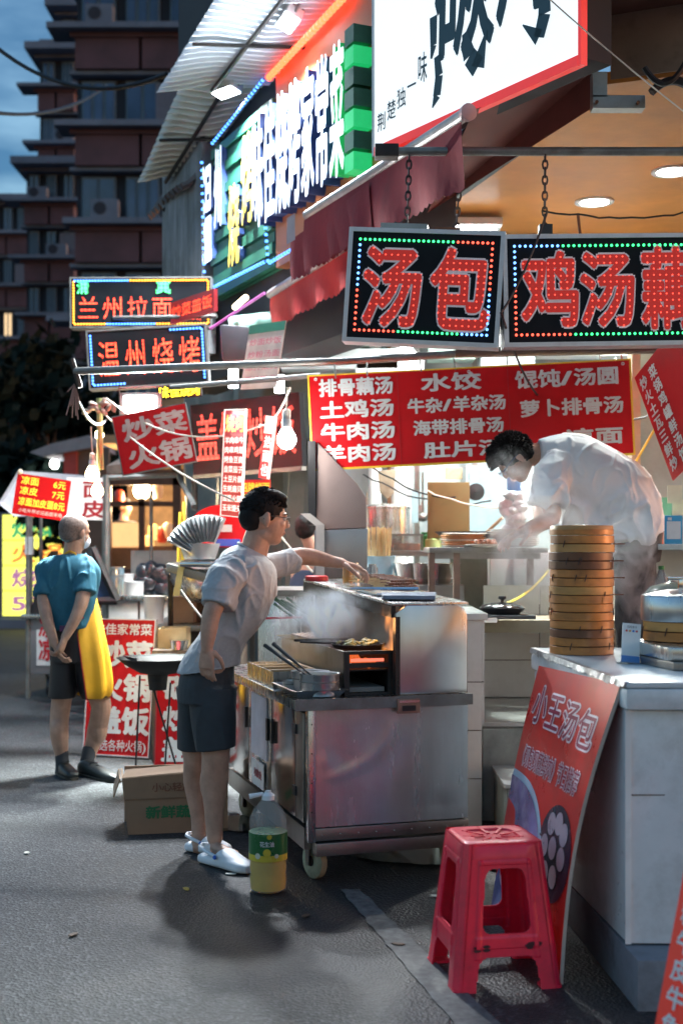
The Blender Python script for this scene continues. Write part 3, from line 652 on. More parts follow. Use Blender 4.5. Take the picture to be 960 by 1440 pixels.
for i, (px, py, lb_) in enumerate(((835,284,'round recessed downlight in the tan ceiling, the left one of two'),(945,241,'round recessed downlight in the tan ceiling at the right photo edge'))):
    c = LZ(px, py, zc-.006); t = thing('downlight', lb_, 'ceiling light', c, group='downlights in the tan ceiling')
    obj('rim', MB().lathe((0,0,-.006), [(.095,0),(.125,0),(.125,.01),(.095,.01)], 28, True), white, t, smooth=True); obj('lens', MB().lathe((0,0,0), [(.0,-.008),(.094,-.004),(.094,.004),(0,.006)], 24), M('downlight_glow',(.9,.9,.9),.4,emit=(1,.95,.85),es=14), t)
    light('SPOT', c-V((0,0,.03)), 200, (.93,1,.96), .09, t, target=c-V((0,0,2)), spot=165)
ft = thing('tube_light', 'long white tube light housing fixed under the rear edge of the tan ceiling', 'tube light', P(640,312,8.6))
obj('tray', MB().box((X(578,8.6),8.55,Z(318,8.6)),(X(705,8.6),8.75,Z(308,8.6))), white, ft, True); obj('tube', MB().tube([P(584,320,8.6), P(698,320,8.6)], .016, 8), glow_w, ft, True)
light('AREA', P(641,326,8.6), 45, (.92,1,.97), .6, ft, target=P(641,900,7.9), size_y=.1)
for i,(px, py, d, rot, lb_) in enumerate(((572,492,9.0,.5,'short slanted tube light seen between the rail and the red menu banner'),)):
    t = thing('tube_light', lb_, 'tube light', P(px,py,d)); obj('tube', MB().tube([P(px-12,py-14,d), P(px+14,py+12,d)], .025, 8), glow_w, t, True); light('POINT', P(px,py+10,d-.1), 3, (.92,1,.97), .1, t)
# side boards filling the shop interior above the banner
m = thing('kitchen_shelf_unit', 'pale green cupboards and duct above the menu banner at the back of the shop', 'cupboard', P(640,520,9.4))
cupm = M('pale_green_cupboard', (.33,.47,.42), .45, var=.15, dirt=(.15,.16,.13), dirt_amt=.5)
for i, (a, b) in enumerate((((390,485),(520,470)),((395,519),(560,490)),((500,540),(596,500)),((602,505),(668,330)),((676,520),(752,470)),((756,500),(900,330)))):
    x0, x1 = sorted((a[0], b[0])); y0, y1 = sorted((a[1], b[1])); obj('cupboard_door', MB().box((X(x0,9.3),9.3,Z(y1,9.3)),(X(x1,9.3),9.5,Z(y0,9.3))), (cupm, pan, white)[i % 3], m, True, bevel=.006)
obj('duct', MB().tube([P(325,470,9.3), P(470,452,9.3), P(560,452,9.3)], .13, 12), M('green_duct',(.10,.25,.20),.5), m, True, smooth=True)
# ---- rails, chains, LED boxes
dR = 6.0
rail = thing('hanging_rail', 'upper grey steel rail carrying the two big LED sign boxes on chains', 'rail', P(750,213,dR))
obj('pipe', MB().tube([P(548,213,dR), P(1010,213,dR)], .021, 12), galv, rail, True, smooth=True)
obj('bracket', MB().box((X(527,dR),dR-.03,Z(222,dR)),(X(560,dR),dR+.05,Z(204,dR))), iron, rail, True, bevel=.004)
framem = M('pale_sign_frame', (.62,.60,.60), .35, .4, var=.12, dirt=(.25,.18,.16), dirt_amt=.5, dscale=6)
facem = M('black_led_panel', (.008,.010,.013), .5, var=.3, spec=.12, bump=.0003, bscale=200)
led_face = leddots('red_led_characters', (.55,.006,.008), (1,.07,.04), 1.3, .029, .13, be=0.10)
outl = M('white_outline', (.8,.74,.74), .4, emit=(1,.8,.8), es=.02)
chain_m = M('chain_steel', (.08,.07,.07), .5, .8, var=.5)
def chain(parent, a, b, n=None, name='chain', r=.0045):
    a, b = V(a), V(b); Ln = (b-a).length; n = n or max(3, int(Ln/.034)); m = MB(); t = (b-a).normalized(); u = V((1,0,0)); q = V((0,1,0))
    for i in range(n):
        c = a.lerp(b, (i+.5)/n); w_ = u if i % 2 else q; hl = Ln/n*.66; pts = []
        for k in range(9): an = 2*math.pi*k/8; pts.append(c+t*hl*math.cos(an)+w_*.012*math.sin(an))
        m.tube(pts, r, 5, False)
    return obj(name, m, chain_m, parent, True, smooth=True)
def ledbox(label, pbl, pbr, ptl, chars, cells, colors, frame=framem, dotr=.0065, thick=.1, group=None, fw=.02, nx=28, nz=16, lab=None):
    r, w_, h_ = board('led_sign_box', label, 'sign', pbl, pbr, ptl, thick, facem, frame=frame, fw=fw, group=group)
    obj('glass_edge', MB().box((-fw*.5,-.008,-fw*.5),(w_+fw*.5,-.0065,-fw*.35)), frame, r)
    for ch, (x0, z0, x1, z1) in zip(chars, cells):
        o = txt(r, ch, x0*w_, z0*h_, x1*w_, z1*h_, outl, y=-.003, off=.056, name='character_outline', gap=0)
        txt(r, ch, x0*w_, z0*h_, x1*w_, z1*h_, led_face, y=-.0056, off=.030, name='character', gap=0)
    cols = {}
    per = [((i+.5)/nx, .045*w_/h_, i/nx, 'b') for i in range(nx)]
    def dot(x, z, c): cols.setdefault(c, MB()).ball((x, -.003, z), dotr, 8, 4)
    mx_ = .06*min(w_, h_)+.006
    for i in range(nx): x = mx_+(w_-2*mx_)*i/(nx-1); dot(x, h_-mx_, colors(i/(nx-1), 't')); dot(x, mx_, colors(i/(nx-1), 'b'))
    for j in range(1, nz): z = mx_+(h_-2*mx_)*j/nz; dot(mx_, z, colors(j/nz, 'l')); dot(w_-mx_, z, colors(j/nz, 'r'))
    for c, m in cols.items(): obj('border_led', m, c, r, smooth=True)['kind'] = 'stuff'
    return r, w_, h_
greenl = M('green_led', (.02,.5,.1), .4, emit=(.05,1,.25), es=1.4); bluel = M('soft_blue_led', (.1,.2,.6), .4, emit=(.12,.35,1), es=2); redl2 = M('soft_red_led', (.6,.05,.03), .4, emit=(1,.09,.05), es=1.6)
d = 5.95
r1, w1, h1 = ledbox('black LED sign box reading 汤包 with white framed border, hanging by chains, left of the pair', P(487,474,d+.05), P(694,483,d-.05), P(489,325,d+.05), '汤包', ((.08,.10,.50,.90),(.54,.08,.96,.90)),
   lambda t, s: (greenl if t < .72 else redl2) if s == 't' else (redl2 if t < .3 else greenl if t < .78 else bluel) if s == 'b' else (redl2 if t < .5 else bluel) if s == 'l' else (bluel if t < .45 else redl2))
obj('hanging_plate', MB().box((w1*.18,.02,h1+.021),(w1*.5,.08,h1+.05)), steeld, r1); obj('hanging_plate', MB().box((w1*.55,.03,h1+.021),(w1*.72,.08,h1+.04)), rust, r1)
chain(r1, P(575,215,dR), P(572,325,dR)); chain(r1, P(648,217,dR), P(641,325,dR))
r2, w2, h2 = ledbox('black LED sign box reading 鸡汤藕, cut by the right photo edge', P(715,482,d-.05), P(1015,478,d), P(712,336,d-.05), '鸡汤藕', ((.06,.13,.34,.90),(.33,.13,.60,.90),(.62,.10,.87,.94)),
   lambda t, s: (bluel if t < .22 else greenl) if s == 't' else (redl2 if t < .28 else greenl) if s == 'b' else (redl2 if t < .55 else bluel) if s == 'l' else greenl, nx=38)
chain(r2, P(766,215,dR), P(765,325,dR)); obj('hook_block', MB().box((X(757,dR),dR-.03,Z(331,dR)),(X(775,dR),dR+.03,Z(317,dR))), black, r2, True)
cable('black power lead dropping past the gap between the two big LED signs', P(768,300,5.9), P(704,440,5.75), .04, .006)
cable('black cable continuing from the LED sign gap behind the menu banner', P(704,440,5.75), P(760,560,7.2), .06, .006)
cable('thin wire strung level under the tan ceiling behind the chains', P(765,298,6.1), P(975,296,6.4), .03, .005, wob=.02)
cable('old rusty wire beside the chain left of the hook block', P(812,300,6.3), P(818,345,6.3), .02, .008, rust)
# red LED text reflected in the near ceiling, painted as a glowing strip
rr, ww_, hh_ = board('led_text_reflection', 'red LED text reflection in the tan ceiling, built as a glowing strip', 'sign', P(662,284,8.9), P(738,262,8.3), P(662,262,8.9), .03, M('amber_reflection_strip',(.2,.05,.02),.3,emit=(1,.15,.02),es=.3))
txt(rr, '鸡汤汤包', .02, .01, ww_-.02, hh_, M('reflected_red_led',(.7,.05,.02),.4,emit=(1,.09,.02),es=4), off=.02)
# lower rails
r3 = thing('hanging_rail', 'lower long pipe rail crossing the photo above the red menu banner', 'rail', P(600,505,7.0))
obj('pipe', MB().tube([P(105,522,7.4), P(480,508,7.2), P(640,498,7.1)], .022, 10), galv, r3, True, smooth=True)
obj('pipe', MB().tube([P(640,496,7.1), P(1000,488,7.0)], .03, 10), M('brown_pipe',(.12,.08,.07),.5,.5), r3, True, smooth=True)
obj('clamp', MB().tube([P(101,505,7.4), P(113,545,7.4)], .018, 6), iron, r3, True)
r4 = thing('hanging_rail', 'thinner second pipe rail just below the long rail at left of the banner', 'rail', P(400,538,7.5))
obj('pipe', MB().tube([P(240,545,7.8), P(450,528,7.6)], .016, 8), galv, r4, True, smooth=True)
r5 = thing('hanging_rail', 'dark pipe stretched in front of the lowest left LED sign row', 'rail', P(200,452,8.4))
obj('pipe', MB().tube([P(160,447,9.6), P(305,445,9.3)], .016, 8), galv, r5, True, smooth=True)
for a, b in (((470,512),(472,532)),((516,510),(516,528)),((590,505),(592,522)),((637,500),(640,520)),((712,498),(713,516)),((842,495),(843,512))):
    cable('thin wire tie holding up the red menu banner from the rail', P(a[0],a[1],7.1), P(b[0],b[1],7.05), 0, .004, galv, 'wire_tie', group='wire ties of the menu banner', n=3)
# ---- red menu banner
d = 7.05
bn, wb, hb = board('menu_banner', 'wide red menu banner with white soup names and yellow edge behind the cook', 'banner', P(470,658,d+.02), P(890,637,d-.02), P(468,528,d+.02), .006, redsign)
# left end continues with the slanted cut behind the duct
obj('panel', MB().box((-.115,0,0),(0,.006,hb)), redsign, bn)
L0 = -.115
for a, b in (((L0,-.004,-.011),(wb,.008,0)),((L0,-.004,hb),(wb,.008,hb+.008)),((L0-.01,-.004,-.011),(L0,.008,hb+.008)),((wb,-.004,-.011),(wb+.01,.008,hb+.008))): obj('yellow_edge', MB().box(a, b), yel, bn)
WT = wb-L0
def bt(s, x0, x1, z0, z1): txt(bn, s, L0+WT*x0, hb*z0, L0+WT*x1, hb*z1, wink, off=.035)
for s, z in (('排骨藕汤',.76),('土鸡汤',.52),('牛肉汤',.28),('羊肉汤',.04)): bt(s, .025, .26, z, z+.22)
bt('水饺',.345,.535,.76,.98); bt('牛杂/羊杂汤',.30,.61,.53,.72); bt('海带排骨汤',.315,.60,.29,.48); bt('肚片汤',.345,.60,.04,.24)
bt('馄饨/汤圆',.64,.965,.74,.96); bt('萝卜排骨汤',.65,.975,.43,.64); bt('凉面',.79,.97,.10,.31)
for fx in (.02, .5, .98): obj('eyelet', MB().lathe((L0+WT*fx,-.004,hb-.018), [(.004,0),(.009,0),(.009,.003),(.004,.003)], 10, True, axis=(0,-1,0)), white, bn)
for fx in (.275, .62): obj('seam', MB().box((L0+WT*fx,-.0022,0),(L0+WT*fx+.003,-.0008,hb)), M('seam_red',(.4,.01,.015)), bn)
# right hanging red menu at the photo edge
bn2, wq, hq = board('side_menu_sheet', 'tilted red menu sheet with white characters hanging at the right photo edge', 'banner', P(945,676,6.6), P(1010,612,6.1), P(912,505,6.6), .006, redsign)
txt(bn2, '炒火土瓦三鲜炒', .03, .03, .115, hq-.03, wink, off=.03, vertical=True); txt(bn2, '菜锅鸡罐鲜汤饭', .15, .03, .235, hq-.03, wink, off=.03, vertical=True)
# ================================================================== LEFT LED SIGNS AND HANGING BOARDS
def simple_board(label, bl, br, tl, mat, t=.03, frame=None, fw=.015, name='sign_board', cat='sign', group=None, part='panel'):
    return board(name, label, cat, bl, br, tl, t, mat, frame=frame, fw=fw, group=group, part=part)
redneon = leddots('red_neon_dots', (.5,.03,.02), (1,.06,.02), 2.4, .030, .42, be=.5)
orang = M('orange_led', (.6,.25,.02), .4, emit=(1,.33,.03), es=2); greenN = leddots('green_neon_dots', (.03,.4,.08), (.08,1,.25), 1.6, .03, .42, be=.5)
d = 9.6
b1, w1, h1 = simple_board('dark LED sign reading 兰州拉面 in red with two green characters above, top of the left signs', P(101,459,d), P(296,458,d), P(101,392,d), facem, .12, galv, .012, 'led_sign_box', part='face')
for i, ch in enumerate('兰州拉面'): txt(b1, ch, .035+i*.178*w1, .035, .035+(i+1)*.178*w1-.02, .24, redneon, off=.0, name='character', y=-.004)
txt(b1, '炒饭面', .75*w1, .03, .99*w1, .2, redneon, off=.0, name='character', y=-.004)
txt(b1, '清', .035, .235, .13, .35, greenN, off=.03, name='character'); txt(b1, '真', .60*w1, .235, .60*w1+.12, .35, greenN, off=.03, name='character')
cols = {}
def dots(w_, h_, n, m_, fcol, r):
    cols = {}
    for i in range(n):
        t = (i+.5)/n; 
        for s, z in (('t', h_-m_), ('b', m_)): cols.setdefault(fcol(t, s), MB()).ball((m_+(w_-2*m_)*t, -.004, z), r, 6, 4)
    nz_ = max(3, int(n*h_/w_))
    for j in range(nz_):
        t = (j+.5)/nz_
        for s, x in (('l', m_), ('r', w_-m_)):
            c = fcol(t, s)
            if c: cols.setdefault(c, MB()).ball((x, -.004, m_+(h_-2*m_)*t), r, 6, 4)
    return cols
for c, m in dots(w1, h1, 46, .016, lambda t, s: (blue if t < .42 else orang) if s == 't' else (orang if t < .25 else blue if t < .6 else orang) if s == 'b' else orang, .008).items():
    obj('border_led', m, c, b1, smooth=True)['kind'] = 'stuff'
bx, wx, hx = simple_board('short red glowing LED strip angled behind the end of the 兰州拉面 sign', P(240,456,9.5), P(301,437,9.0), P(240,426,9.5), M('deep_red_panel', (.16,.01,.015), .4, emit=(1,.05,.05), es=.08), .03, None, part='face')
txt(bx, '炒菜盖饭', .02, .02, wx-.02, hx-.02, redneon, off=0, name='character', y=-.004)
d = 9.0
b2, w2, h2 = simple_board('dark LED sign reading 温州烧烤 in tall red characters, second from the top', P(128,546,d), P(292,536,d), P(128,467,d), facem, .12, galv, .012, 'led_sign_box', part='face')
for i, ch in enumerate('温州烧烤'): txt(b2, ch, .05+i*.23*w2, .05, .05+(i+1)*.23*w2-.03, .35, redneon, off=.0, name='character', y=-.004)
for c, m in dots(w2, h2, 34, .018, lambda t, s: (blue if t > .72 else redl) if s == 't' else (blue if t < .3 else redl) if s == 'b' else (blue if t < .35 or s == 'r' else blue), .008).items():
    if c is not redl: obj('border_led', m, c, b2, smooth=True)['kind'] = 'stuff'
b3, w3, h3 = simple_board('small dark sign strip with bright yellow LED lettering under the 温州烧烤 sign', P(222,562,8.8), P(284,556,8.8), P(222,543,8.8), facem, .05, None, part='face')
txt(b3, '味佳烧烤', .01, .0, w3-.01, h3, M('yellow_neon', (.7,.6,.02), .4, emit=(1,.85,.02), es=3), off=.01, name='character', y=-.004)
# flood panel below (big soft white lamp)
d = 8.4; fl_ = thing('flood_panel', 'big rectangular white flood lamp panel glaring above the 炒菜火锅 board', 'floodlight', P(198,568,d))
obj('housing', MB().box((X(168,d),d,Z(585,d)),(X(226,d),d+.08,Z(552,d))), galv, fl_, True, bevel=.006)
obj('lens', MB().box((X(175,d),d-.012,Z(580,d)),(X(220,d),d-.001,Z(557,d))), M('flood_glow',(.9,.95,1),.3,emit=(.9,.97,1),es=22), fl_, True)
obj('yoke', MB().tube([P(170,575,d), P(168,545,d), P(228,543,d), P(226,575,d)], .01, 6), iron, fl_, True)
light('AREA', P(198,570,d-.05), 210, (.9,1,.98), .25, fl_, target=(-1.2,4.2,0), size_y=.14)
# red board 炒菜火锅
d = 8.1
b4, w4, h4 = simple_board('tilted worn red board reading 炒菜 over 火锅 in white, hanging by the flood lamp', P(174,668,d), P(276,648,d), P(165,586,d), redsign, .02, galv, .006)
fade = M('faded_white_ink', (.7,.55,.5), .6, dirt=(.5,.15,.12), dirt_amt=.6, dscale=10)
txt(b4, '炒菜\n火锅', .03, .01, w4-.02, h4-.01, fade, off=.035, gap=.07)
b5, w5, h5 = simple_board('large dark board with dim red LED characters behind the red boards', P(272,668,9.2), P(425,655,8.7), P(268,570,9.2), facem, .06, None, part='face')
dim = leddots('dim_red_neon', (.35,.03,.03), (1,.08,.05), 1.0, .04, .4, be=.35)
txt(b5, '盖饭炒饭', .02, .06, w5-.05, h5-.04, dim, off=.01, name='character', y=-.004)
obj('lower_edge', MB().box((0,-.01,-.03),(w5,.05,-.002)), galv, b5)
# vertical banners
d = 7.3
b6, w6, h6 = simple_board('narrow glowing hanging banner with yellow heading 烧烤 and rows of small white text', P(311,724,d+.1), P(339,727,d-.1), P(313,577,d+.1), redsign_lit, .005, wink_lit, .004, 'hanging_banner', 'banner')
txt(b6, '烧烤', .004, h6*.78, w6-.004, h6*.97, yel_lit, off=.04)
txt(b6, '羊肉串牛\n肉串鸡翅\n烤鱼豆腐\n韭菜茄子\n土豆片藕\n生蚝扇贝\n面筋火腿\n玉米馒头', .006, h6*.03, w6-.006, h6*.76, wink_lit, off=.02, gap=.12)
d = 7.6
b7, w7, h7 = simple_board('slim bright white and red hanging strip with 面 on it behind the narrow banner', P(363,672,d), P(379,674,d), P(363,583,d), wink_lit, .005, None, part='panel', name='hanging_banner', cat='banner')
obj('panel', MB().box((0,-.003,0),(w7*.75,-.001,h7*.72)), redsign_lit, b7); txt(b7, '热面也', .004, .01, w7*.75-.002, h7*.7, wink_lit, y=-.005, off=.03, vertical=True)
b8, w8, h8 = simple_board('glowing red banner with yellow lettering low behind the head of the man in grey', P(337,742,7.9), P(380,742,7.8), P(335,675,7.9), redsign_lit, .005, None, name='hanging_banner', cat='banner')
txt(b8, '招牌烤面\n锅巴炒饭', .006, h8*.5, w8-.004, h8*.96, yel_lit, off=.03); txt(b8, '凉面\n凉皮', .01, .0, w8*.6, h8*.5, wink_lit, off=.03)
# bulbs
def bulb(label, p, r, mat, e, col, hang=None, group=None):
    t = thing('light_bulb', label, 'light bulb', p, group=group); p = V(p)
    obj('glass', MB().lathe((0,0,0), [(.0,-r*1.05),(r*.55,-r*.9),(r*.92,-r*.45),(r,0),(r*.9,r*.45),(r*.6,r*.95),(r*.45,r*1.25)], 20), mat, t, smooth=True)
    obj('cap', MB().lathe((0,0,0), [(r*.5,r*1.2),(r*.52,r*1.9),(r*.3,r*2.3),(0,r*2.35)], 16), white, t, smooth=True)
    obj('socket', MB().lathe((0,0,0), [(r*.4,r*1.8),(r*.42,r*3.0),(r*.2,r*3.2)], 12), M('cream_socket', (.55,.5,.45)), t, smooth=True)
    if hang is not None: obj('flex', MB().tube([V(p)+V((0,0,r*3.1)), V(hang)], .004, 5), prope, t, True)
    light('POINT', p-V((0,0,.0)), e, col, r*1.1, t)
    return t
gw = M('bulb_glow_white', (.95,.95,.95), .3, emit=(1,.97,.95), es=16); gy = M('bulb_glow_warm', (1,.9,.7), .3, emit=(1,.78,.42), es=18)
b_ = bulb('large white LED bulb hanging alone above the head of the man in grey', P(403,618,6.9), .052, gw, 55, (1,.95,.9), P(404,545,6.9))
bulb('left warm bulb of the pair hanging above the man in the yellow apron', P(130,667,8.5), .045, gy, 38, (1,.75,.42), P(128,600,8.5))
bulb('slightly lower right warm bulb of the pair above the yellow apron man', P(137,691,8.6), .042, gy, 32, (1,.75,.42), P(137,610,8.6))
bulb('small warm bulb higher up beside the lamp bracket', P(140,612,8.7), .03, gy, 14, (1,.75,.42))
bulb('distant bare white lamp under the dark tent roof at far left', P(77,653,21), .07, gw, 30, (.95,.97,1))
for (a, b, s, lb_) in ((P(150,585,8.4), P(330,704,7.0), .05, 'pale twisted cord sagging from the lamp bracket down towards the silver shield'),
                       (P(150,560,8.4), P(365,600,7.3), .14, 'pale cord looping behind the narrow banner toward the white bulb'),
                       (P(365,598,7.3), P(408,545,6.9), .06, 'pale twisted cord running up to the white bulb'),
                       (P(255,830,7.4), P(320,905,6.8), .02, 'pale cord stretched low past the wok stall behind the man in grey'),
                       (P(380,735,7.3), P(440,805,7.0), .01, 'pale string running down behind the raised arm')):
    cable(lb_, a, b, s, .006, prope, 'cord')
cable('black wire looping off the left end of the long rail', P(105,548,7.4), P(150,590,8.4), .1, .008)
for i, (a, b, s) in enumerate(((P(-10,62,12), P(235,104,11), .25), (P(-10,158,12), P(150,120,18), .15))):
    cable(('thick dark cable crossing the sky from the top left to the awnings','second dark cable lower across the sky at left')[i], a, b, s, .02)
# clamp lamp bracket clutter left
t = thing('wrapped_lamp_bracket', 'pipe joint wrapped in torn cream plastic with a little pink flower, above the bulbs', 'bracket', P(140,590,8.5))
obj('post', MB().tube([P(140,560,8.5), P(142,660,8.5)], .02, 8), M('mossy_pole',(.25,.28,.10)), t, True); 
m = MB(); rnd = random.Random(3)
for i in range(9): m.ball(P(140+rnd.uniform(-18,20), 573+rnd.uniform(-8,8), 8.45), (.040,.022,.018), 7, 5, Matrix.Rotation(i*.9,3,'Y'))
obj('plastic_wrap', m, M('torn_cream_plastic', (.20,.16,.12), .5, bump=.02, bscale=25), t, True, smooth=True)
m = MB()
for i in range(12): a = rnd.uniform(0,6.28); m.tube([P(105,540,7.4), P(105+rnd.uniform(-12,8), 560+rnd.uniform(-15,30), 7.4)], .004, 5)
obj('taped_wires', m, M('pinkish_tape',(.16,.09,.08)), t, True)
# dark speaker like box and printed sheet behind at (330,480)
t = thing('hood_box', 'dark grey rounded extractor box hanging between the signs and the red awning', 'extractor', P(335,480,8.6))
obj('body', MB().prism([P(308,455,8.6), P(350,458,8.6), P(353,507,8.6), P(312,508,8.6)], (0,.4,0)), M('grey_plastic_cover',(.06,.06,.07),.4), t, True, bevel=.03)
b9, w9, h9 = simple_board('pale hanging menu sheet with green heading between the red awning and the extractor box', P(338,548,8.5), P(388,545,8.1), P(352,458,8.5), M('pale_menu_sheet', (.6,.5,.45), .5), .005, None, name='menu_sheet', cat='menu')
obj('heading_band', MB().box((0,-.003,h9*.86),(w9,-.001,h9)), green, b9); txt(b9, '炒面炒饭\n炒粉汤面\n凉拌菜类\n蛋炒饭类', .02, .02, w9-.03, h9*.82, M('pink_print',(.6,.15,.2)), off=.01, gap=.2)
t = thing('neon_tube', 'pink violet neon tube slanting along the edge below the blue lights', 'neon tube', P(320,420,9.2))
obj('tube', MB().tube([P(296,462,9.3), P(372,412,8.7)], .010, 8), M('pink_neon', (.3,.1,.25), .4, emit=(.7,.12,.6), es=.25), t, True)
obj('tube', MB().tube([P(330,432,9.2), P(346,418,9.0)], .02, 8), M('warm_tube', (1,.8,.6), .4, emit=(1,.7,.45), es=5), t, True)
for (px, py, s, c) in ((318,580,1,'cool'),(388,562,2,'c')): pass
# small lit blurs behind: vertical white tubes
for px, y0, y1, d, lb_ in ((328,516,545,9.3,'short upright white tube light behind the rails left of the bulb'),(393,528,552,9.1,'short white lamp between the two rails above the bulb')):
    t = thing('tube_light', lb_, 'tube light', P(px,y1,d)); obj('tube', MB().tube([P(px,y0,d), P(px,y1,d)], .035, 10), glow_w, t, True)
# ================================================================== LEFT STALLS
d = 9.2
pb, wp, hp = simple_board('small tilted red price board with yellow prices on a pole at the left edge', P(17,722,d), P(92,733,d), P(24,665,d), redsign, .012, None, name='price_board')
txt(pb, '凉面', .03, hp*.74, .03+wp*.34, hp*.97, yel_lit, off=.02); txt(pb, '6元', wp*.68, hp*.74, wp*.92, hp*.97, yel_lit, off=.02)
txt(pb, '凉皮', .03, hp*.49, .03+wp*.34, hp*.72, yel_lit, off=.02); txt(pb, '7元', wp*.68, hp*.49, wp*.92, hp*.72, yel_lit, off=.02)
txt(pb, '凉面加皮蛋8元', .03, hp*.22, wp*.95, hp*.46, yel_lit, off=.02); txt(pb, '小吃外带欢迎品尝来电', .04, hp*.06, wp*.93, hp*.18, wink, off=.0)
obj('bow', MB().ball((.05*wp,-.01,hp+.01), (.02,.01,.02), 8, 5), prope, pb)
gz = thing('food_gazebo', 'white pointed tent canopy panel behind the red price board', 'canopy', P(40,700,11.5))
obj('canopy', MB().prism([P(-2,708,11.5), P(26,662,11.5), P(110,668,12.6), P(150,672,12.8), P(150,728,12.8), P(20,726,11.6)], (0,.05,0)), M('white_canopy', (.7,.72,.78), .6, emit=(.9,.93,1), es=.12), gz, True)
for px in (40, 147): obj('leg', MB().tube([P(px,700,11.6), V((X(px,11.6),11.6,0))], .022, 8), galv, gz, True)
ws, w_w, hw_ = simple_board('white stall sign with large red characters 凉面 凉皮 behind the two warm bulbs', P(92,730,11.2), P(151,732,11.2), P(92,671,11.2), M('white_lit_banner', (.75,.74,.72), .5, emit=(1,.9,.85), es=.25), .01, None, name='stall_sign')
txt(ws, '面\n皮', w_w*.36, .01, w_w*.95, hw_-.01, M('red_ink', (.55,.02,.03)), off=.03)
ys = 21.5
yl, wy, hy = simple_board('glowing yellow light box with 炒菜 火锅 烧烤 lettering standing far left', P(4,866,ys), P(92,866,ys), P(4,724,ys), M('yellow_lightbox', (.75,.72,.12), .4, emit=(.85,.85,.12), es=.75), .3, conc, .04, 'lightbox_sign', part='face')
for i, (s, m) in enumerate((('炒菜', M('green_ink', (.05,.35,.15), emit=(.05,.5,.2), es=.4)),('火锅', M('orange_ink', (.6,.2,.03), emit=(.9,.25,.05), es=.5)),('烧烤', M('purple_ink', (.3,.1,.3), emit=(.5,.2,.4), es=.4)),('58', M('purple_ink')))):
    txt(yl, s, wy*.12, hy*(.76-.245*i), wy*(.95 if i < 3 else .62), hy*(.97-.245*i), m, off=.03)
for k in (.25,.5,.75): obj('seam', MB().box((0,-.004,hy*k-.01),(wy,-.001,hy*k+.005)), M('seam_yellow',(.5,.45,.1)), yl)
obj('base', MB().box((-.3,-.3,-.45),(wy+.6,.6,-.04)), conc, yl)
# grey wheeled cart at left with tyre and window
d = 11.6
gc = thing('noodle_cart', 'grey wheeled noodle cart with white red lettered front behind the apron man', 'cart', (X(80,d), d, 0))
x0, x1 = X(40,d), X(150,d); zt = Z(870,d)
obj('body', MB().box((x0,d,.22),(x1,d+1.2,zt)), M('cart_grey', (.25,.25,.26), .5, .4, dirt=(.1,.09,.08)), gc, True, bevel=.01)
obj('front_panel', MB().box((X(52,d),d-.012,.30),(X(106,d),d-.001,zt-.1)), white, gc, True)
o = lay('凉面\n凉皮', 0, 0, .30, .42, .03); o.v = [(x+X(55,d), y+d-.02, z+.34) for x, y, z in o.v]; obj('lettering', o, M('red_ink'), gc, True)
obj('counter_top', MB().box((x0-.05,d-.06,zt),(x1+.05,d+1.25,zt+.04)), steel, gc, True, bevel=.004)
for px in (57, 70, 140):
    wd = obj('wheel', MB().lathe((X(px,d),d+(.1 if px != 57 else .9),.1), [(.03,-.03),(.09,-.035),(.10,-.02),(.10,.02),(.09,.035),(.03,.03)], 20, True, axis=(1,0,0)), black, gc, True, smooth=True)
    obj('fork', MB().tube([(X(px,d)+.04,d+.1,.12),(X(px,d)+.03,d+.1,.26)], .014, 6), galv, wd, True)
for px in (42, 56): obj('post', MB().tube([(X(px,d),d+.05,zt), (X(px,d),d+.05,Z(700,d))], .016, 6), galv, gc, True)
obj('splash_guard', MB().prism([P(44,865,d), P(54,800,d), P(72,775,d), P(72,868,d)], (0,.3,0)), black, gc, True)
m = MB(); obj('switch_box', MB().box((X(36,d),d-.02,Z(780,d)),(X(46,d),d+.05,Z(755,d))), white, gc, True)
cc = thing('slanted_cart_window', 'black slanted glass frame standing behind the apron man', 'cart window', P(150,840,10.2))
for a, b in (((130,770),(165,845)), ((112,845),(165,845)), ((130,770),(112,845))): obj('frame', MB().tube([P(a[0],a[1],10.2), P(b[0],b[1],10.2)], .035, 6), black, cc, True)
obj('pane', MB().prism([P(130,775,10.22), P(163,843,10.22), P(114,843,10.22)], (0,.01,0)), gls, cc, True)
pole = lambda px, y0, y1, d, lb_, r=.02, m=galv: solo('stall_pole', lb_, 'pole', MB().tube([V((X(px,d),d,Z(y0,d))), V((X(px,d),d,Z(y1,d) if y1 else 0))], r, 8), m, smooth=True)
pole(150, 668, 0, 10.4, 'upright pale steel stall pole behind the head of the apron man', .03)
pole(273, 672, 718, 10.6, 'short thick pale post right of the bulbs above the silver shield', .03)
pole(213, 690, 0, 10.8, 'thin grey pole between the far shopfront and the food boxes', .015)
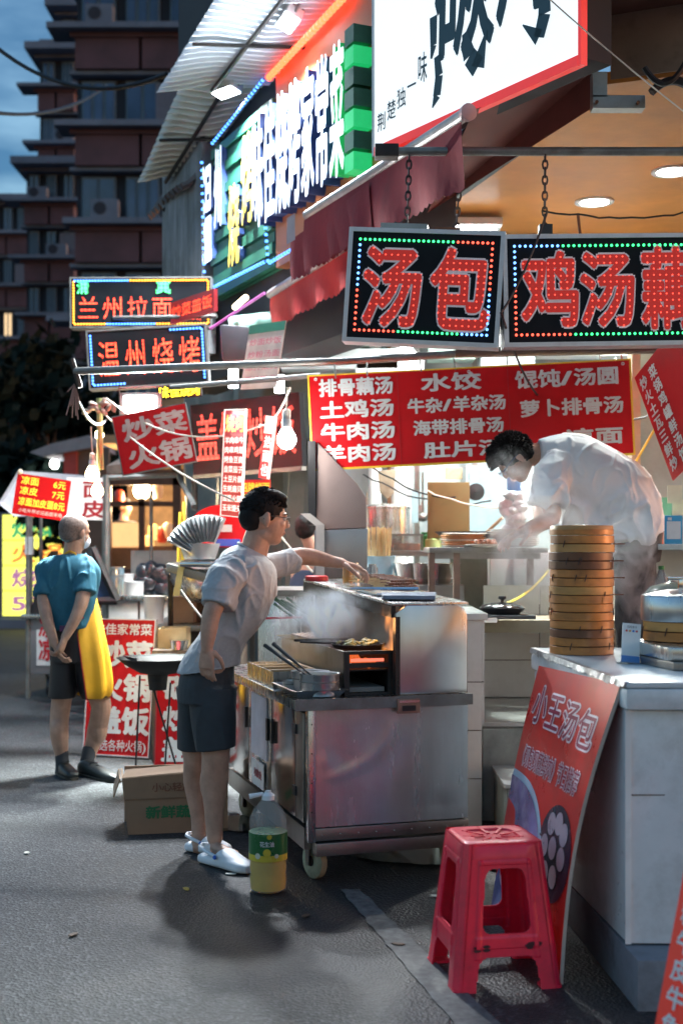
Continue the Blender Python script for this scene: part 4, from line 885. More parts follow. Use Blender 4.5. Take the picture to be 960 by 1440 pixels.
# cabinet of glass counter behind (150-240, 770-840)
d = 10.3
gcase = thing('steel_counter', 'long pale steel counter with white panels behind the red street boards', 'counter', (X(220,d), d, 0))
obj('top', MB().box((X(150,d),d,Z(845,d)),(X(330,d),d+.9,Z(838,d))), steel, gcase, True, bevel=.004)
for i in range(4): obj('front_panel', MB().box((X(150+44*i,d)+.01,d+.05,0),(X(194+44*i,d)-.01,d+.08,Z(846,d))), white, gcase, True)
obj('splashback', MB().box((X(160,d),d+.85,Z(838,d)),(X(260,d),d+.9,Z(775,d))), M('pale_curtain',(.45,.47,.45)), gcase, True)
def lathe_thing(name, label, cat, p, prof, mat, n=20, group=None):
    return solo(name, label, cat, MB().lathe(p, prof, n), mat, base=p, smooth=True, group=group)
zt = Z(838,d)
def cup(px, d, r, h, mat, label, name='plastic_tub', z=None, cat='tub', group=None): return lathe_thing(name, label, cat, V((X(px,d),d,zt if z is None else z)), [(r*.85,0),(r,h),(r*1.05,h+.008),(r*.9,h+.01),(0,h+.012)], mat, group=group)
clear = M('clear_plastic', (.75,.78,.78), .12, trans=.85)
cup(165, d+.2, .06, .22, clear, 'clear tall plastic jar on the steel counter by the apron man'); cup(177, d+.3, .07, .16, white, 'white lidded tub next to the clear tall jar')
cup(190, d+.25, .08, .10, white, 'short round white container right of the lidded tub'); cup(200, d+.4, .05, .2, clear, 'clear jug beside the black bag')
m = MB()
for i in range(14): m.ball(P(218+rnd.uniform(-16,16), 815+rnd.uniform(-14,12), d+.3), (.09,.08,.07), 8, 6, Matrix.Rotation(rnd.uniform(0,3),3,'Y'))
solo('black_bag', 'crumpled black bag heaped on the steel counter', 'bag', m, M('black_bag_plastic',(.015,.017,.022),.35,bump=.01,bscale=12), smooth=True)
cup(217, 9.0, .075, .20, white, 'white paint bucket beside the dark wooden boxes', z=Z(880,9.0), name='bucket', cat='bucket')
# dark lower table of wok stall + boxes
d = 8.7
wt = thing('wok_table', 'dark greasy table of the wok stall with crates behind the red boards', 'table', (X(270,d), d, 0))
obj('top', MB().box((X(205,d),d,Z(888,d)),(X(345,d),d+1.1,Z(880,d))), steeld, wt, True, bevel=.004)
for px in (208, 340):
    for dd in (.05, 1.0): obj('leg', MB().box((X(px,d)-.02,d+dd,0),(X(px,d)+.02,d+dd+.04,Z(888,d))), iron, wt, True)
obj('lower_panel', MB().box((X(208,d),d+.1,.05),(X(342,d),d+.14,Z(889,d))), M('greasy_board',(.12,.09,.07),.6), wt, True)
def crate(label, px0, px1, py0, py1, d, dep, mat, open_=True, name='wooden_box', n=1):
    x0, x1, z0, z1 = X(px0,d), X(px1,d), Z(py1,d), Z(py0,d); r = thing(name, label, 'box', ((x0+x1)/2, d, z0)); t = .012
    obj('front', MB().box((x0,d,z0),(x1,d+t,z1)), mat, r, True); obj('back', MB().box((x0,d+dep-t,z0),(x1,d+dep,z1)), mat, r, True)
    obj('side', MB().box((x0,d+t,z0),(x0+t,d+dep-t,z1)), mat, r, True); obj('side', MB().box((x1-t,d+t,z0),(x1,d+dep-t,z1)), mat, r, True)
    obj('bottom', MB().box((x0+t,d+t,z0),(x1-t,d+dep-t,z0+t)), mat, r, True)
    if not open_: obj('lid', MB().box((x0-.005,d-.005,z1),(x1+.005,d+dep+.005,z1+.015)), mat, r, True)
    return r
crate('pale wooden box standing open in front of the wok table', 222, 262, 884, 912, 8.3, .25, M('pale_wood',(.55,.42,.24),.6,var=.2))
solo('box_stand', 'low dark crate carrying the pale wooden box and the small steel pot', 'crate', MB().box((X(215,8.25),8.2,0),(X(340,8.25),8.75,Z(912,8.3)-.002)), M('greasy_board'), bevel=.01)
cup(252, 8.25, .06, .05, steelp, 'small steel pot on the dark crate by the pale wooden box', 'steel_pot', z=Z(912,8.3), cat='pot')
crate('dark brown carton box under the silver shield', 238, 272, 842, 876, 8.9, .35, M('dark_cardboard',(.16,.10,.07),.7), False, 'carton')
crate('brown wooden drawer box behind the back of the man in grey', 262, 300, 845, 880, 9.1, .3, woodd, False)
# wok cooker with tilted tray and silver fan heat shield
d = 8.2
wk = thing('wok_cooker', 'greasy steel wok cooker body with slanted rim behind the man in grey', 'cooker', P(300,800,d))
obj('rim_plate', MB().prism([P(234,792,d), P(330,816,d), P(330,830,d), P(234,804,d)], (0,.9,0)), steeld, wk, True, bevel=.004)
obj('bowl_body', MB().lathe(P(292,846,d+.35), [(.10,0),(.2,.05),(.27,.15),(.29,.22)], 24), steel, wk, True, smooth=True)
for px in (240, 325): obj('leg', MB().tube([P(px,806,d+.2), P(px,882,d+.5)], .018, 6), iron, wk, True)
obj('prop', MB().prism([P(252,790,d-.02), P(260,790,d-.02), P(252,838,d-.02), P(243,838,d-.02)], (0,.02,0)), M('yellow_prop',(.6,.5,.2)), wk, True)
foil = M('crumpled_foil', (.48,.50,.52), .30, .55, var=.1, bump=.0015, bscale=16)
hs = thing('fan_heat_shield', 'silver pleated fan shaped heat shield standing on the wok cooker', 'heat shield', P(275,790,d))
c = P(292,790,d-.05); n = 13; R_ = .30
for i in range(n):
    a0, a1 = math.radians(66+88*i/n), math.radians(66+88*(i+1)/n); am = (a0+a1)/2
    f = lambda a, r, y: (c.x+r*math.cos(a)*.95, c.y+y, c.z+r*math.sin(a)*.98)
    m = MB().add([f(a0,.13,0), f(am,.13,-.03), f(am,R_,-.05), f(a0,R_,0)], [(0,1,2,3)]).add([f(am,.13,-.03), f(a1,.13,0), f(a1,R_,0), f(am,R_,-.05)], [(0,1,2,3)]); obj('pleat', m, foil, hs, True)
obj('rim_wire', MB().tube([(c.x+R_*math.cos(math.radians(66+88*i/20))*.95, c.y, c.z+R_*.98*math.sin(math.radians(66+88*i/20))) for i in range(21)], .006, 5), galv, hs, True)
obj('foil_skirt', MB().lathe(P(281,786,d+.05), [(.10,0),(.13,.09),(.13,.10)], 20), foil, hs, True, smooth=True)
solo('enamel_tray', 'shallow steel tray under the silver heat shield', 'tray', MB().box((X(255,d),d-.1,Z(797,d)),(X(312,d),d+.25,Z(790,d))), steelp, bevel=.008)
# yellow sticks beside shield
solo('yellow_tongs', 'yellow wooden sticks leaning beside the silver heat shield', 'sticks', MB().tube([P(254,720,8.3), P(251,790,8.3)], .012, 6).tube([P(259,706,8.3), P(257,788,8.3)], .012, 6), yel)
# rounded red/blue sign disk behind
t = thing('round_shop_sign', 'red oval sign with white bar and blue foot behind the silver shield', 'sign', P(320,735,8.9))
obj('disc', MB().loft([(P(312,740,8.9), V((.22,0,0)), V((0,0,.15))), (P(312,740,8.95), V((.22,0,0)), V((0,0,.15)))], 28), redsign, t, True); obj('white_bar', MB().box((X(298,8.88),8.87,Z(748,8.88)),(X(326,8.88),8.895,Z(738,8.88))), white, t, True)
obj('blue_foot', MB().box((X(303,8.9),8.88,Z(768,8.9)),(X(338,8.9),8.98,Z(758,8.9))), M('blue_plastic', (.03,.08,.4), .4), t, True)
# steel canopy edge over stalls
t = thing('stall_canopy', 'long low grey stall canopy edge with slanted strut under the red board', 'canopy', P(230,672,10.4))
obj('edge', MB().tube([P(150,672,10.4), P(250,668,10.4), P(273,712,10.2)], .025, 6), galv, t, True)
obj('roof', MB().prism([P(150,668,10.5), P(430,630,9.8), P(430,622,9.8), P(150,655,10.5)], (0,1.2,.2)), M('patched_roof', (.14,.11,.09), .7, var=.4, bump=.01), t, True)
# far tent roof
t = thing('far_tent', 'far dark tent roof with red post beyond the price board', 'tent', P(90,640,20))
obj('roof', MB().prism([P(42,636,20), P(72,624,20), P(125,612,20), P(135,628,20), P(60,642,20)], (0,2.5,0)), M('tent_roof',(.22,.24,.27),.7), t, True)
obj('post', MB().box((X(88,20),20.1,0),(X(106,20),20.4,Z(634,20))), M('red_post',(.35,.05,.04),.6), t, True); obj('back_panel', MB().box((X(106,20),20.2,0),(X(150,20),20.3,Z(628,20))), M('greasy_board'), t, True)
# a-frame boards in the street
d = 8.45
bo, wo, ho = simple_board('large red street board with 炒菜 火锅 盖饭 in white standing behind the apron man', (X(118,d),d,.02), (X(213,d),d-.15,.02), (X(124,d),d+.1,Z(872,d)), redsign, .02, M('white_edge',(.6,.55,.55)), .008, 'street_board', group=None)
txt(bo, '味佳家常菜', wo*.04, ho*.88, wo*.96, ho*.98, wink, off=.02)
for i, s in enumerate(('炒菜','火锅','盖饭')): txt(bo, s, wo*.12, ho*(.63-.245*i), wo*.98, ho*(.86-.245*i), wink, off=.045)
txt(bo, '(可选各种火锅)', wo*.03, ho*.02, wo*.97, ho*.12, wink, off=.01)
for x in (.1, .9): obj('foot', MB().tube([(wo*x,.02,ho*.8),(wo*x,.45,.0)], .012, 6), galv, bo)
d = 7.9
bo, wo, ho = simple_board('narrow red street board with 碳 炒 盖 in white beside the wok stand', (X(218,d),d,.02), (X(266,d),d-.02,.02), (X(217,d),d+.08,Z(944,d)), redsign, .02, M('dark_red_edge',(.3,.04,.04)), .008, 'street_board')
txt(bo, '碳炒盖', wo*.10, ho*.03, wo*.98, ho*.98, wink, off=.045, vertical=True, gap=.08)
for x in (.1, .9): obj('foot', MB().tube([(wo*x,.02,ho*.8),(wo*x,.4,.0)], .01, 6), galv, bo)
# shallow black wok on a thin stand
d = 7.4
wp_ = thing('wok_on_stand', 'wide shallow black wok on a thin folding stand with crooked legs', 'wok', (X(222,d), d, 0))
obj('pan', MB().lathe(P(225,950,d), [(.02,0),(.12,.02),(.2,.065),(.245,.105),(.25,.105),(.2,.075),(.12,.03),(0,.012)], 28), M('black_wok_iron', (.012,.011,.010), .6, spec=.15, var=.4), wp_, True, smooth=True)
obj('spout', MB().prism([P(172,922,d), P(192,926,d), P(192,934,d)], (0,.04,0)), black, wp_, True)
obj('base_can', MB().lathe(P(222,965,d), [(.05,-.02),(.06,.07)], 16), iron, wp_, True, smooth=True)
for a, b in (((197,950),(190,1100)), ((190,1100),(178,1108)), ((240,960),(232,1080)), ((212,955),(250,1085))): obj('leg', MB().tube([P(a[0],a[1],d), P(b[0],b[1],d)], .006, 6), iron, wp_, True)
# carton
d = 6.3
cbm = M('cardboard', (.30,.19,.115), .75, var=.12, scale=4, dirt=(.18,.10,.06), dirt_amt=.5)
ct = thing('carton', 'battered brown cardboard carton with green printing beside the bare legs', 'carton', (X(246,d), d-.1, 0), rz=math.radians(11))
obj('front', MB().prism([(-.21,0,0),(.27,0,.0),(.27,0,.30),(-.24,0,.27)], (0,.012,0)), cbm, ct); obj('back', MB().box((-.22,.30,0),(.27,.31,.28)), cbm, ct)
obj('side', MB().prism([(-.21,.012,0),(-.21,.30,0),(-.24,.30,.27),(-.24,.012,.27)], (.01,0,0)), cbm, ct); obj('side', MB().box((.26,.012,0),(.27,.30,.28)), cbm, ct)
obj('bottom', MB().box((-.2,.012,.002),(.26,.30,.01)), cbm, ct)
obj('flap', MB().prism([(-.24,-.002,.27),(.27,-.002,.30),(.27,.06,.325),(-.22,.05,.30)], (0,.004,.006)), cbm, ct); obj('flap', MB().prism([(-.245,.0,.272),(-.245,.28,.272),(-.27,.27,.19),(-.275,.02,.18)], (-.006,0,0)), cbm, ct)
obj('tape', MB().box((-.225,-.003,.165),(.27,-.0006,.172)), M('dull_tape',(.2,.11,.06)), ct)
txt(ct, '新鲜蔬菜', -.13, .07, .16, .14, M('green_print',(.03,.16,.06),.7), y=-.004, off=.04); txt(ct, '小心轻放 保鲜', -.10, .20, .22, .25, M('brown_print',(.2,.07,.04),.7), y=-.004, off=.01); txt(ct, '净重', .12, .02, .2, .055, M('brown_print'), y=-.004, off=0)
# ================================================================== GRILL CART
CR = math.radians(17); cart = thing('grill_cart', 'stainless steel barbecue cart on castors with open hood beside the man in grey', 'food cart', (X(432,5.25), 5.25, 0), CR)
CM = MW[cart.name]
def cl(x, y, z): return CM@V((x, y, z))
ZB, ZT = .235, .75; W = .707; LN = 1.55
frontm = M('dented_steel_front', (.56,.58,.57), .26, .72, var=.10, scale=7, stretch=(2.5,1,.3), bump=.0004, bscale=30, rvar=.06, dirt=(.30,.27,.24), dirt_amt=.5, dscale=3.5)
m = MB(); nx_, nz_ = 72, 56
for j in range(nz_+1):
    for i in range(nx_+1):
        u, v = i/nx_, j/nz_; dpt = .0035*noise.noise(V((u*2.2,v*1.8,4)))+.0016*noise.noise(V((u*6,v*4,9)))
        rd = abs((u-.05)-.38*(1-(1-v)**2)*(v > .45)-.0*(v)); dpt += -.0030*math.exp(-((math.hypot(u-.02, (v-.98)*.9)-.50)/.05)**2)-.004*math.exp(-((u-.04)**2+(v-.55)**2)/.004)+.003*math.exp(-((u-.80)**2/.003+(v-.14)**2/.012))
        dpt *= min(1, 8*min(u, 1-u, v, 1-v)); m.v.append((.035+(W-.035)*u, -.004+dpt, ZB+(ZT-.035-ZB)*v))
for j in range(nz_):
    for i in range(nx_): k = j*(nx_+1)+i; m.f.append((k, k+1, k+nx_+2, k+nx_+1))
obj('front_panel', m, frontm, cart, smooth=True)
obj('panel_backing', MB().box((.035,.006,ZB),(W,.02,ZT-.035)), steeld, cart)
for k_ in range(9): obj('rivet', MB().lathe((.06+.078*k_,-.0135,ZB-.03), [(.004,0),(.003,.002),(0,.003)], 8, axis=(0,-1,0)), steel, cart)
for z_ in (.30,.42,.54,.66): obj('rivet', MB().lathe((.016,-.0125,z_), [(.0035,0),(.0025,.002),(0,.0025)], 8, axis=(0,-1,0)), iron, cart)
obj('bottom_rail', MB().box((.03,-.012,ZB-.055),(W,.05,ZB-.004)), steeld, cart, bevel=.004)
obj('lower_rail', MB().box((.03,-.03,ZB-.115),(W,.04,ZB-.062)), steeld, cart, bevel=.004)
obj('side_rail', MB().box((-.0,.05,ZB-.10),(.05,LN,ZB-.01)), steeld, cart); obj('side_rail', MB().box((W-.05,.05,ZB-.10),(W,LN,ZB-.01)), steeld, cart)
obj('corner_post', MB().box((-.0,-.012,ZB-.06),(.033,.03,ZT-.03)), steel, cart, bevel=.003)
obj('side_panel', MB().box((W-.02,.021,ZB),(W,LN,ZT-.03)), steel, cart)
sidep = M('red_reflection_steel', (.50,.47,.46), .16, 1, var=.08, bump=.003, bscale=2)  # red tint in the colour stands in for reflections on the doors
# left side: recess then doors
obj('inner_side', MB().box((.05,.03,ZB),(.06,LN,ZT-.03)), steeld, cart)
for i, (y0, y1) in enumerate(((.05,.17),(.18,.60),(.615,1.05),(1.065,1.5))):
    dr_ = obj('side_door', MB().box((-.004,y0,ZB+.01),(.016,y1,ZT-.05)), (steeld, sidep, steel, sidep)[i], cart, bevel=.003)
    if i: obj('handle', MB().box((-.016,y0+.02 if i != 1 else y1-.05,.50),(-.005,y0+.045 if i != 1 else y1-.03,.60)), black, dr_)
for z in (.36,.62):
    h = obj('hinge', MB().box((-.012,.150,z-.02),(-.004,.198,z+.02)), black, cart)
    for yy in (.158,.19):
        for zz in (-.01,.01): obj('screw', MB().lathe((-.012,yy,z+zz), [(.003,0),(.003,.002)], 6, axis=(-1,0,0)), steelp, h)
obj('poster', MB().box((-.012,.66,.40),(-.005,.97,.69)), M('pale_poster',(.6,.6,.66),.4), cart)
obj('price_sticker', MB().box((-.018,.70,.26),(-.013,.93,.38)), wink, cart)
m_ = lay('收款处', 0, 0, .16, .045, .02); m_.v = [(-.020, .88-x, z+.30) for x, y, z in m_.v]; obj('sticker_lettering', m_, M('red_ink'), cart)
# top
obj('counter_top', MB().box((-.06,-.03,ZT-.028),(W+.01,LN+.02,ZT+.014)), steel, cart, bevel=.006)
obj('front_lip', MB().box((-.06,-.036,ZT-.03),(W+.01,-.031,ZT+.016)), galv, cart)
lt = obj('latch', MB().box((.375,-.048,ZT-.055),(.475,-.037,ZT+.005)), M('rusty_steel',(.35,.22,.17),.45,.7,var=.4,dirt=(.2,.06,.03)), cart, bevel=.003)
obj('latch_slot', MB().box((.395,-.05,ZT-.045),(.455,-.0485,ZT-.022)), black, lt); obj('latch_tab', MB().box((.38,-.055,ZT-.01),(.47,-.0485,ZT+.0)), steelp, lt)
# hood
HX = .383; HZ = 1.145; HL = 1.42
prof = [(HX,ZT+.018),(W,ZT+.018),(W,HZ-.05),(W-.012,HZ-.018),(W-.045,HZ-.004),(HX+.05,HZ-.002),(HX,HZ-.035)]
hood = obj('hood_front', MB().prism([(x,.0,z) for x, z in prof], (0,.022,0)), M('hood_steel', (.60,.60,.585), .3, 1, var=.08, scale=4, stretch=(2,2,.25), bump=.0012, bscale=6, dirt=(.42,.38,.33), dirt_amt=.4), cart, bevel=.008)
for z in (ZT+.055, ZT+.075, HZ-.09, HZ-.115): obj('rivet', MB().lathe((HX+.014,-.001,z), [(.0045,0),(.003,.003),(0,.0035)], 8, axis=(0,-1,0)), iron, hood)
obj('hood_back_wall', MB().box((W-.025,.023,ZT+.018),(W-.005,HL,HZ-.02)), steel, cart)
obj('hood_inner_sheet', MB().prism([(W-.03,.03,ZT+.02),(W-.03,HL,ZT+.02),(HX+.13,HL,HZ-.03),(HX+.13,.03,HZ-.03)], (.002,0,.002)), M('hot_inner_steel', (.62,.56,.5), .35, 1, var=.2, dirt=(.25,.2,.17), dirt_amt=.5), cart)
TZ = .06  # top rises toward far end
obj('hood_top', MB().prism([(HX-.015,.0,HZ-.004),(W+.005,.0,HZ-.004),(W+.005,HL,HZ+TZ),(HX-.015,HL,HZ+TZ)], (0,0,.012)), steel, cart, bevel=.003)
obj('hood_gap_shade', MB().prism([(HX-.012,.023,HZ-.055),(HX-.012,HL,HZ+TZ-.055),(HX-.012,HL,HZ+TZ-.004),(HX-.012,.023,HZ-.006)], (.02,0,0)), iron, cart)  # dark strip standing in for the shaded gap under the hood top
obj('hood_post', MB().box((HX,-.001,ZT+.016),(HX+.02,.035,HZ-.05)), iron, cart)
obj('hood_brace', MB().tube([(HX,.95,ZT+.28),(HX+.02,1.05,ZT+.02)], .012, 6), galv, cart)
obj('end_panel', MB().box((HX+.1,HL-.02,ZT+.016),(W,HL,HZ+.03)), steeld, cart)
# castors
for (x, y) in ((.03,.10),(W-.06,.10),(.03,1.35),(W-.06,1.35)):
    wc = obj('castor', MB().lathe((x+.03,y,.075), [(.02,-.02),(.06,-.022),(.074,-.014),(.075,.0),(.074,.014),(.06,.022),(.02,.02)], 22, True, axis=(math.cos(.3),math.sin(.3),0)), M('yellowed_rubber', (.34,.33,.22), .6, var=.35, dirt=(.05,.04,.03), dirt_amt=.8, dscale=14), cart, smooth=True)
    obj('fork', MB().prism([(x+.058,y-.035,.15),(x+.058,y+.035,.15),(x+.062,y+.018,.06),(x+.062,y-.018,.06)], (.004,0,0)).prism([(x-.004,y-.035,.15),(x-.004,y+.035,.15),(x-.004,y+.018,.06),(x-.004,y-.018,.06)], (.004,0,0)).box((x-.004,y-.035,.148),(x+.064,y+.035,.156)), steeld, wc); obj('hub', MB().lathe((x+.03,y,.075), [(.012,-.028),(.022,-.024),(.022,.024),(.012,.028)], 12, axis=(math.cos(.3),math.sin(.3),0)), iron, wc)
# charcoal grill trough
gr = thing('charcoal_grill', 'long sooty iron charcoal grill trough with open ash door, on the cart counter', 'grill', cl(.17,.05,ZT+.015), mat=CM@Matrix.Translation((.175,.05,ZT+.015)))
gw_, gl_, gh_ = .215, 1.06, .185
obj('side_wall', MB().box((0,.02,0),(.008,gl_,gh_)), steeld, gr, bevel=.002); obj('side_wall', MB().box((gw_-.008,.02,0),(gw_,gl_,gh_)), iron, gr)
obj('back_wall', MB().box((.008,gl_-.01,0),(gw_-.008,gl_,gh_)), iron, gr)
for x in (0, gw_-.022): obj('front_post', MB().box((x,0,0),(x+.022,.0195,gh_)), iron, gr)
for z, t in ((gh_-.014,.014),(gh_-.07,.02),(.0,.01)): obj('front_bar', MB().box((.0225,0,z),(gw_-.0225,.0195,z+t)), iron, gr)
obj('inner_shelf', MB().box((.009,.021,.10),(gw_-.009,gl_-.011,.106)), iron, gr); obj('ash_tray', MB().box((.03,.03,.011),(gw_-.03,.5,.03)), M('ash_pan',(.28,.25,.22),.8), gr)
coal = M('glowing_charcoal', (.03,.025,.022), .9, var=.6, scale=30, emit=(1,.16,.03), es=.35); m = MB()
for i in range(90): m.ball((rnd.uniform(.03,gw_-.03), rnd.uniform(.04,gl_-.05), .118+rnd.uniform(0,.012)), (rnd.uniform(.01,.02), rnd.uniform(.01,.02), .012), 5, 4)
obj('charcoal', m, coal, gr)['kind'] = 'stuff'
obj('hot_strip', MB().box((.03,.004,gh_-.045),(gw_-.04,.012,gh_-.032)), M('ember_strip', (.3,.05,.03), .7, emit=(1,.2,.12), es=.6), gr)
obj('grate', (lambda m: [m.tube([(x*.012+.012,.02,gh_-.006),(x*.012+.012,gl_-.01,gh_-.006)], .0018, 4) for x in range(17)] and m)(MB()), iron, gr)
# food on grill: skewers and pan of greens
skm = M('bamboo_skewer', (.50,.36,.18), .6); meat = M('grilled_meat', (.16,.055,.025), .5, var=.5, scale=40, bump=.003, bscale=60)
def skewer(label, p, q, matf, n=6, group=None):
    p, q = V(p), V(q); r = thing('skewer', label, 'skewer', p, group=group); obj('stick', MB().tube([p, q], .002, 5), skm, r, True); m = MB()
    for i in range(n): c = p.lerp(q, .35+.6*i/n); m.ball(c, (.013,.011,.008), 6, 4)
    obj('meat', m, matf, r, True, smooth=True); return r
for i in range(9):
    y = .58+.045*i; skewer('grilling meat skewer lying across the far end of the charcoal grill', cl(.12,.05+y,ZT+.205), cl(.36,.05+y+.01,ZT+.21), M('pale_raw_meat',(.45,.28,.2),.5,var=.3,scale=30), group='skewers grilling at the far end of the trough')
pn = thing('grill_pan', 'black iron pan of pale green sliced food on the near end of the grill', 'pan', cl(.29,.18,ZT+.20))
obj('plate', MB().lathe(cl(.29,.22,ZT+.205), [(.0,0),(.10,.0),(.115,.014),(.12,.014),(.105,-.004),(0,-.004)], 24), iron, pn, True, smooth=True)
m = MB()
for i in range(34): m.ball(cl(.29+rnd.uniform(-.075,.075), .22+rnd.uniform(-.07,.07), ZT+.218+rnd.uniform(0,.014)), (.016,.012,.007), 6, 4, Matrix.Rotation(rnd.uniform(-.5,.5),3,'Y'))
obj('food_slice', m, M('pale_greens',(.27,.29,.15),.5,var=.4,scale=30,bump=.002), pn, True, smooth=True)
obj('handle', MB().tube([cl(.20,.26,ZT+.22), cl(.05,.30,ZT+.225)], [.007,.005], 6), black, pn, True)
solo('grill_tongs', 'thin dark tongs lying along the edge of the grill pan', 'tongs', MB().tube([cl(.06,.42,ZT+.222), cl(.30,.36,ZT+.228)], .005, 5).tube([cl(.06,.44,ZT+.222), cl(.30,.38,ZT+.228)], .005, 5), iron)
# fire and smoke
flm = bpy.data.materials.new('flame'); flm.use_nodes = True; t = flm.node_tree; t.nodes.clear(); N = t.nodes
o_ = N.new('ShaderNodeOutputMaterial'); vol = N.new('ShaderNodeEmission'); co = N.new('ShaderNodeTexCoord'); ms = N.new('ShaderNodeMapping'); ms.inputs['Scale'].default_value = (10,10,3.5); ns_ = N.new('ShaderNodeTexNoise'); ns_.inputs['Scale'].default_value = 1.7; ns_.inputs['Detail'].default_value = 3
rr_ = N.new('ShaderNodeMapRange'); rr_.inputs['From Min'].default_value = .46; rr_.inputs['From Max'].default_value = .72; rr_.inputs['To Max'].default_value = 40
vol.inputs['Color'].default_value = (1,.34,.08,1); t.links.new(co.outputs['Object'], ms.inputs[0]); t.links.new(ms.outputs[0], ns_.inputs[0]); t.links.new(ns_.outputs[0], rr_.inputs[0]); t.links.new(rr_.outputs[0], vol.inputs['Strength']); t.links.new(vol.outputs[0], o_.inputs['Volume'])
m = MB(); c0 = cl(.40,.10,ZT+.19)
m.loft([(c0+V((0,0,0)), V((.05,0,0)), V((0,.035,0))), (c0+V((.01,.01,.07)), V((.045,0,0)), V((0,.03,0))), (c0+V((-.015,.01,.14)), V((.03,0,0)), V((0,.02,0))), (c0+V((-.025,.01,.22)), V((.008,0,0)), V((0,.008,0)))], 14)
fl = solo('flame', 'orange flame licking up inside the near end of the hood', 'flame', m, flm, smooth=True, kind='stuff'); light('POINT', c0+V((-.03,0,.12)), .7, (1,.45,.15), .04, name='flame_light')
def smoke(name, label, c, r, dens, scale, col=(.9,.92,.95), lo=.40, hi=.72, fall=2.0, seed=0, stretch=(1,1,.6), emit=0):
    m = bpy.data.materials.new(name+'_vapour'); m.use_nodes = True; t = m.node_tree; t.nodes.clear(); N = t.nodes; l = t.links.new
    o = N.new('ShaderNodeOutputMaterial'); v = N.new('ShaderNodeVolumePrincipled'); v.inputs['Color'].default_value = tuple(col)+(1,); v.inputs['Anisotropy'].default_value = .25
    co = N.new('ShaderNodeTexCoord'); mp = N.new('ShaderNodeMapping'); mp.inputs['Scale'].default_value = stretch; mp.inputs['Location'].default_value = (seed, seed*1.7, 0)
    nz = N.new('ShaderNodeTexNoise'); nz.inputs['Scale'].default_value = scale; nz.inputs['Detail'].default_value = 5; nz.inputs['Roughness'].default_value = .6; nz.inputs['Distortion'].default_value = .6
    l(co.outputs['Object'], mp.inputs[0]); l(mp.outputs[0], nz.inputs[0])
    mr = N.new('ShaderNodeMapRange'); mr.inputs['From Min'].default_value = lo; mr.inputs['From Max'].default_value = hi; l(nz.outputs[0], mr.inputs[0])
    dv = N.new('ShaderNodeVectorMath'); dv.operation = 'DIVIDE'; dv.inputs[1].default_value = r; l(co.outputs['Object'], dv.inputs[0])
    ln = N.new('ShaderNodeVectorMath'); ln.operation = 'LENGTH'; l(dv.outputs[0], ln.inputs[0])
    fa = N.new('ShaderNodeMapRange'); fa.inputs['From Min'].default_value = .98; fa.inputs['From Max'].default_value = .3; l(ln.outputs['Value'], fa.inputs[0])
    pw = N.new('ShaderNodeMath'); pw.operation = 'POWER'; pw.inputs[1].default_value = fall; l(fa.outputs[0], pw.inputs[0])
    mu = N.new('ShaderNodeMath'); mu.operation = 'MULTIPLY'; l(mr.outputs[0], mu.inputs[0]); l(pw.outputs[0], mu.inputs[1])
    m2 = N.new('ShaderNodeMath'); m2.operation = 'MULTIPLY'; m2.inputs[1].default_value = dens; l(mu.outputs[0], m2.inputs[0]); l(m2.outputs[0], v.inputs['Density']); l(v.outputs[0], o.inputs['Volume'])
    mb = MB().ball((0,0,0), r, 20, 12); ob = obj(name, mb, m, None); ob.location = c; MW[ob.name] = Matrix.Translation(V(c)); setp(ob, label, 'smoke', None, 'stuff'); return ob
smoke('grill_smoke', 'white blue smoke billowing from the grill under the hood', cl(.25,.55,ZT+.30), (.30,.42,.17), 45, 9, fall=1.5, lo=.49, hi=.66, seed=3, col=(.86,.92,1))
smoke('steam_cloud', 'steam rising between the cook and the bamboo steamers', P(762,770,5.85), (.26,.30,.33), 9, 6, seed=8, fall=1.1, lo=.47, hi=.66)
smoke('steam_cloud', 'steam swirling right of the bamboo steamer stack over dark trousers', P(885,800,5.75), (.17,.22,.30), 17, 9, seed=11, fall=1.0, lo=.52, hi=.64)
smoke('steam_cloud', 'faint steam over the cooks bowed head', P(712,670,6.2), (.13,.2,.17), 5, 9, seed=5, fall=1.2, lo=.47, hi=.66)
# stuff on hood top
tz = lambda y: HZ+TZ*y/HL+.009
tr = thing('skewer_tray', 'flat steel tray loaded with brown cooked skewers on top of the hood', 'tray', cl(.55,.7,tz(.7)))
obj('tray', MB().prism([cl(.40,.30,tz(.3)+.004), cl(.66,.30,tz(.3)+.004), cl(.66,.95,tz(.95)+.004), cl(.40,.95,tz(.95)+.004)], (0,0,.012)), steelp, tr, True, bevel=.003)
for i in range(26):
    y = .48+.018*i; x0 = .47+rnd.uniform(-.01,.02); skewer('brown cooked skewer in the pile on the hood tray', cl(x0,y,tz(y)+.028+.012*(i % 3)), cl(x0+.2,y+.02,tz(y)+.030+.012*(i % 3)), meat, 9, group='cooked skewers piled on the hood tray')
t = thing('blue_tray', 'dull blue plastic tray corner with tongs on the front of the hood top', 'tray', cl(.52,.18,tz(.2)))
obj('tray', MB().prism([cl(.36,.10,tz(.1)+.006), cl(.58,.05,tz(.05)+.006), cl(.66,.24,tz(.24)+.006), cl(.40,.24,tz(.24)+.006)], (0,0,.018)), M('blue_grey_plastic', (.13,.17,.24), .4), t, True, bevel=.004)
solo('serving_tongs', 'steel tongs laid diagonally across the trays on the hood', 'tongs', MB().tube([cl(.33,.42,tz(.4)+.03), cl(.55,.17,tz(.2)+.045)], .006, 6).tube([cl(.31,.40,tz(.4)+.03), cl(.55,.17,tz(.2)+.04)], .006, 6), steelp)
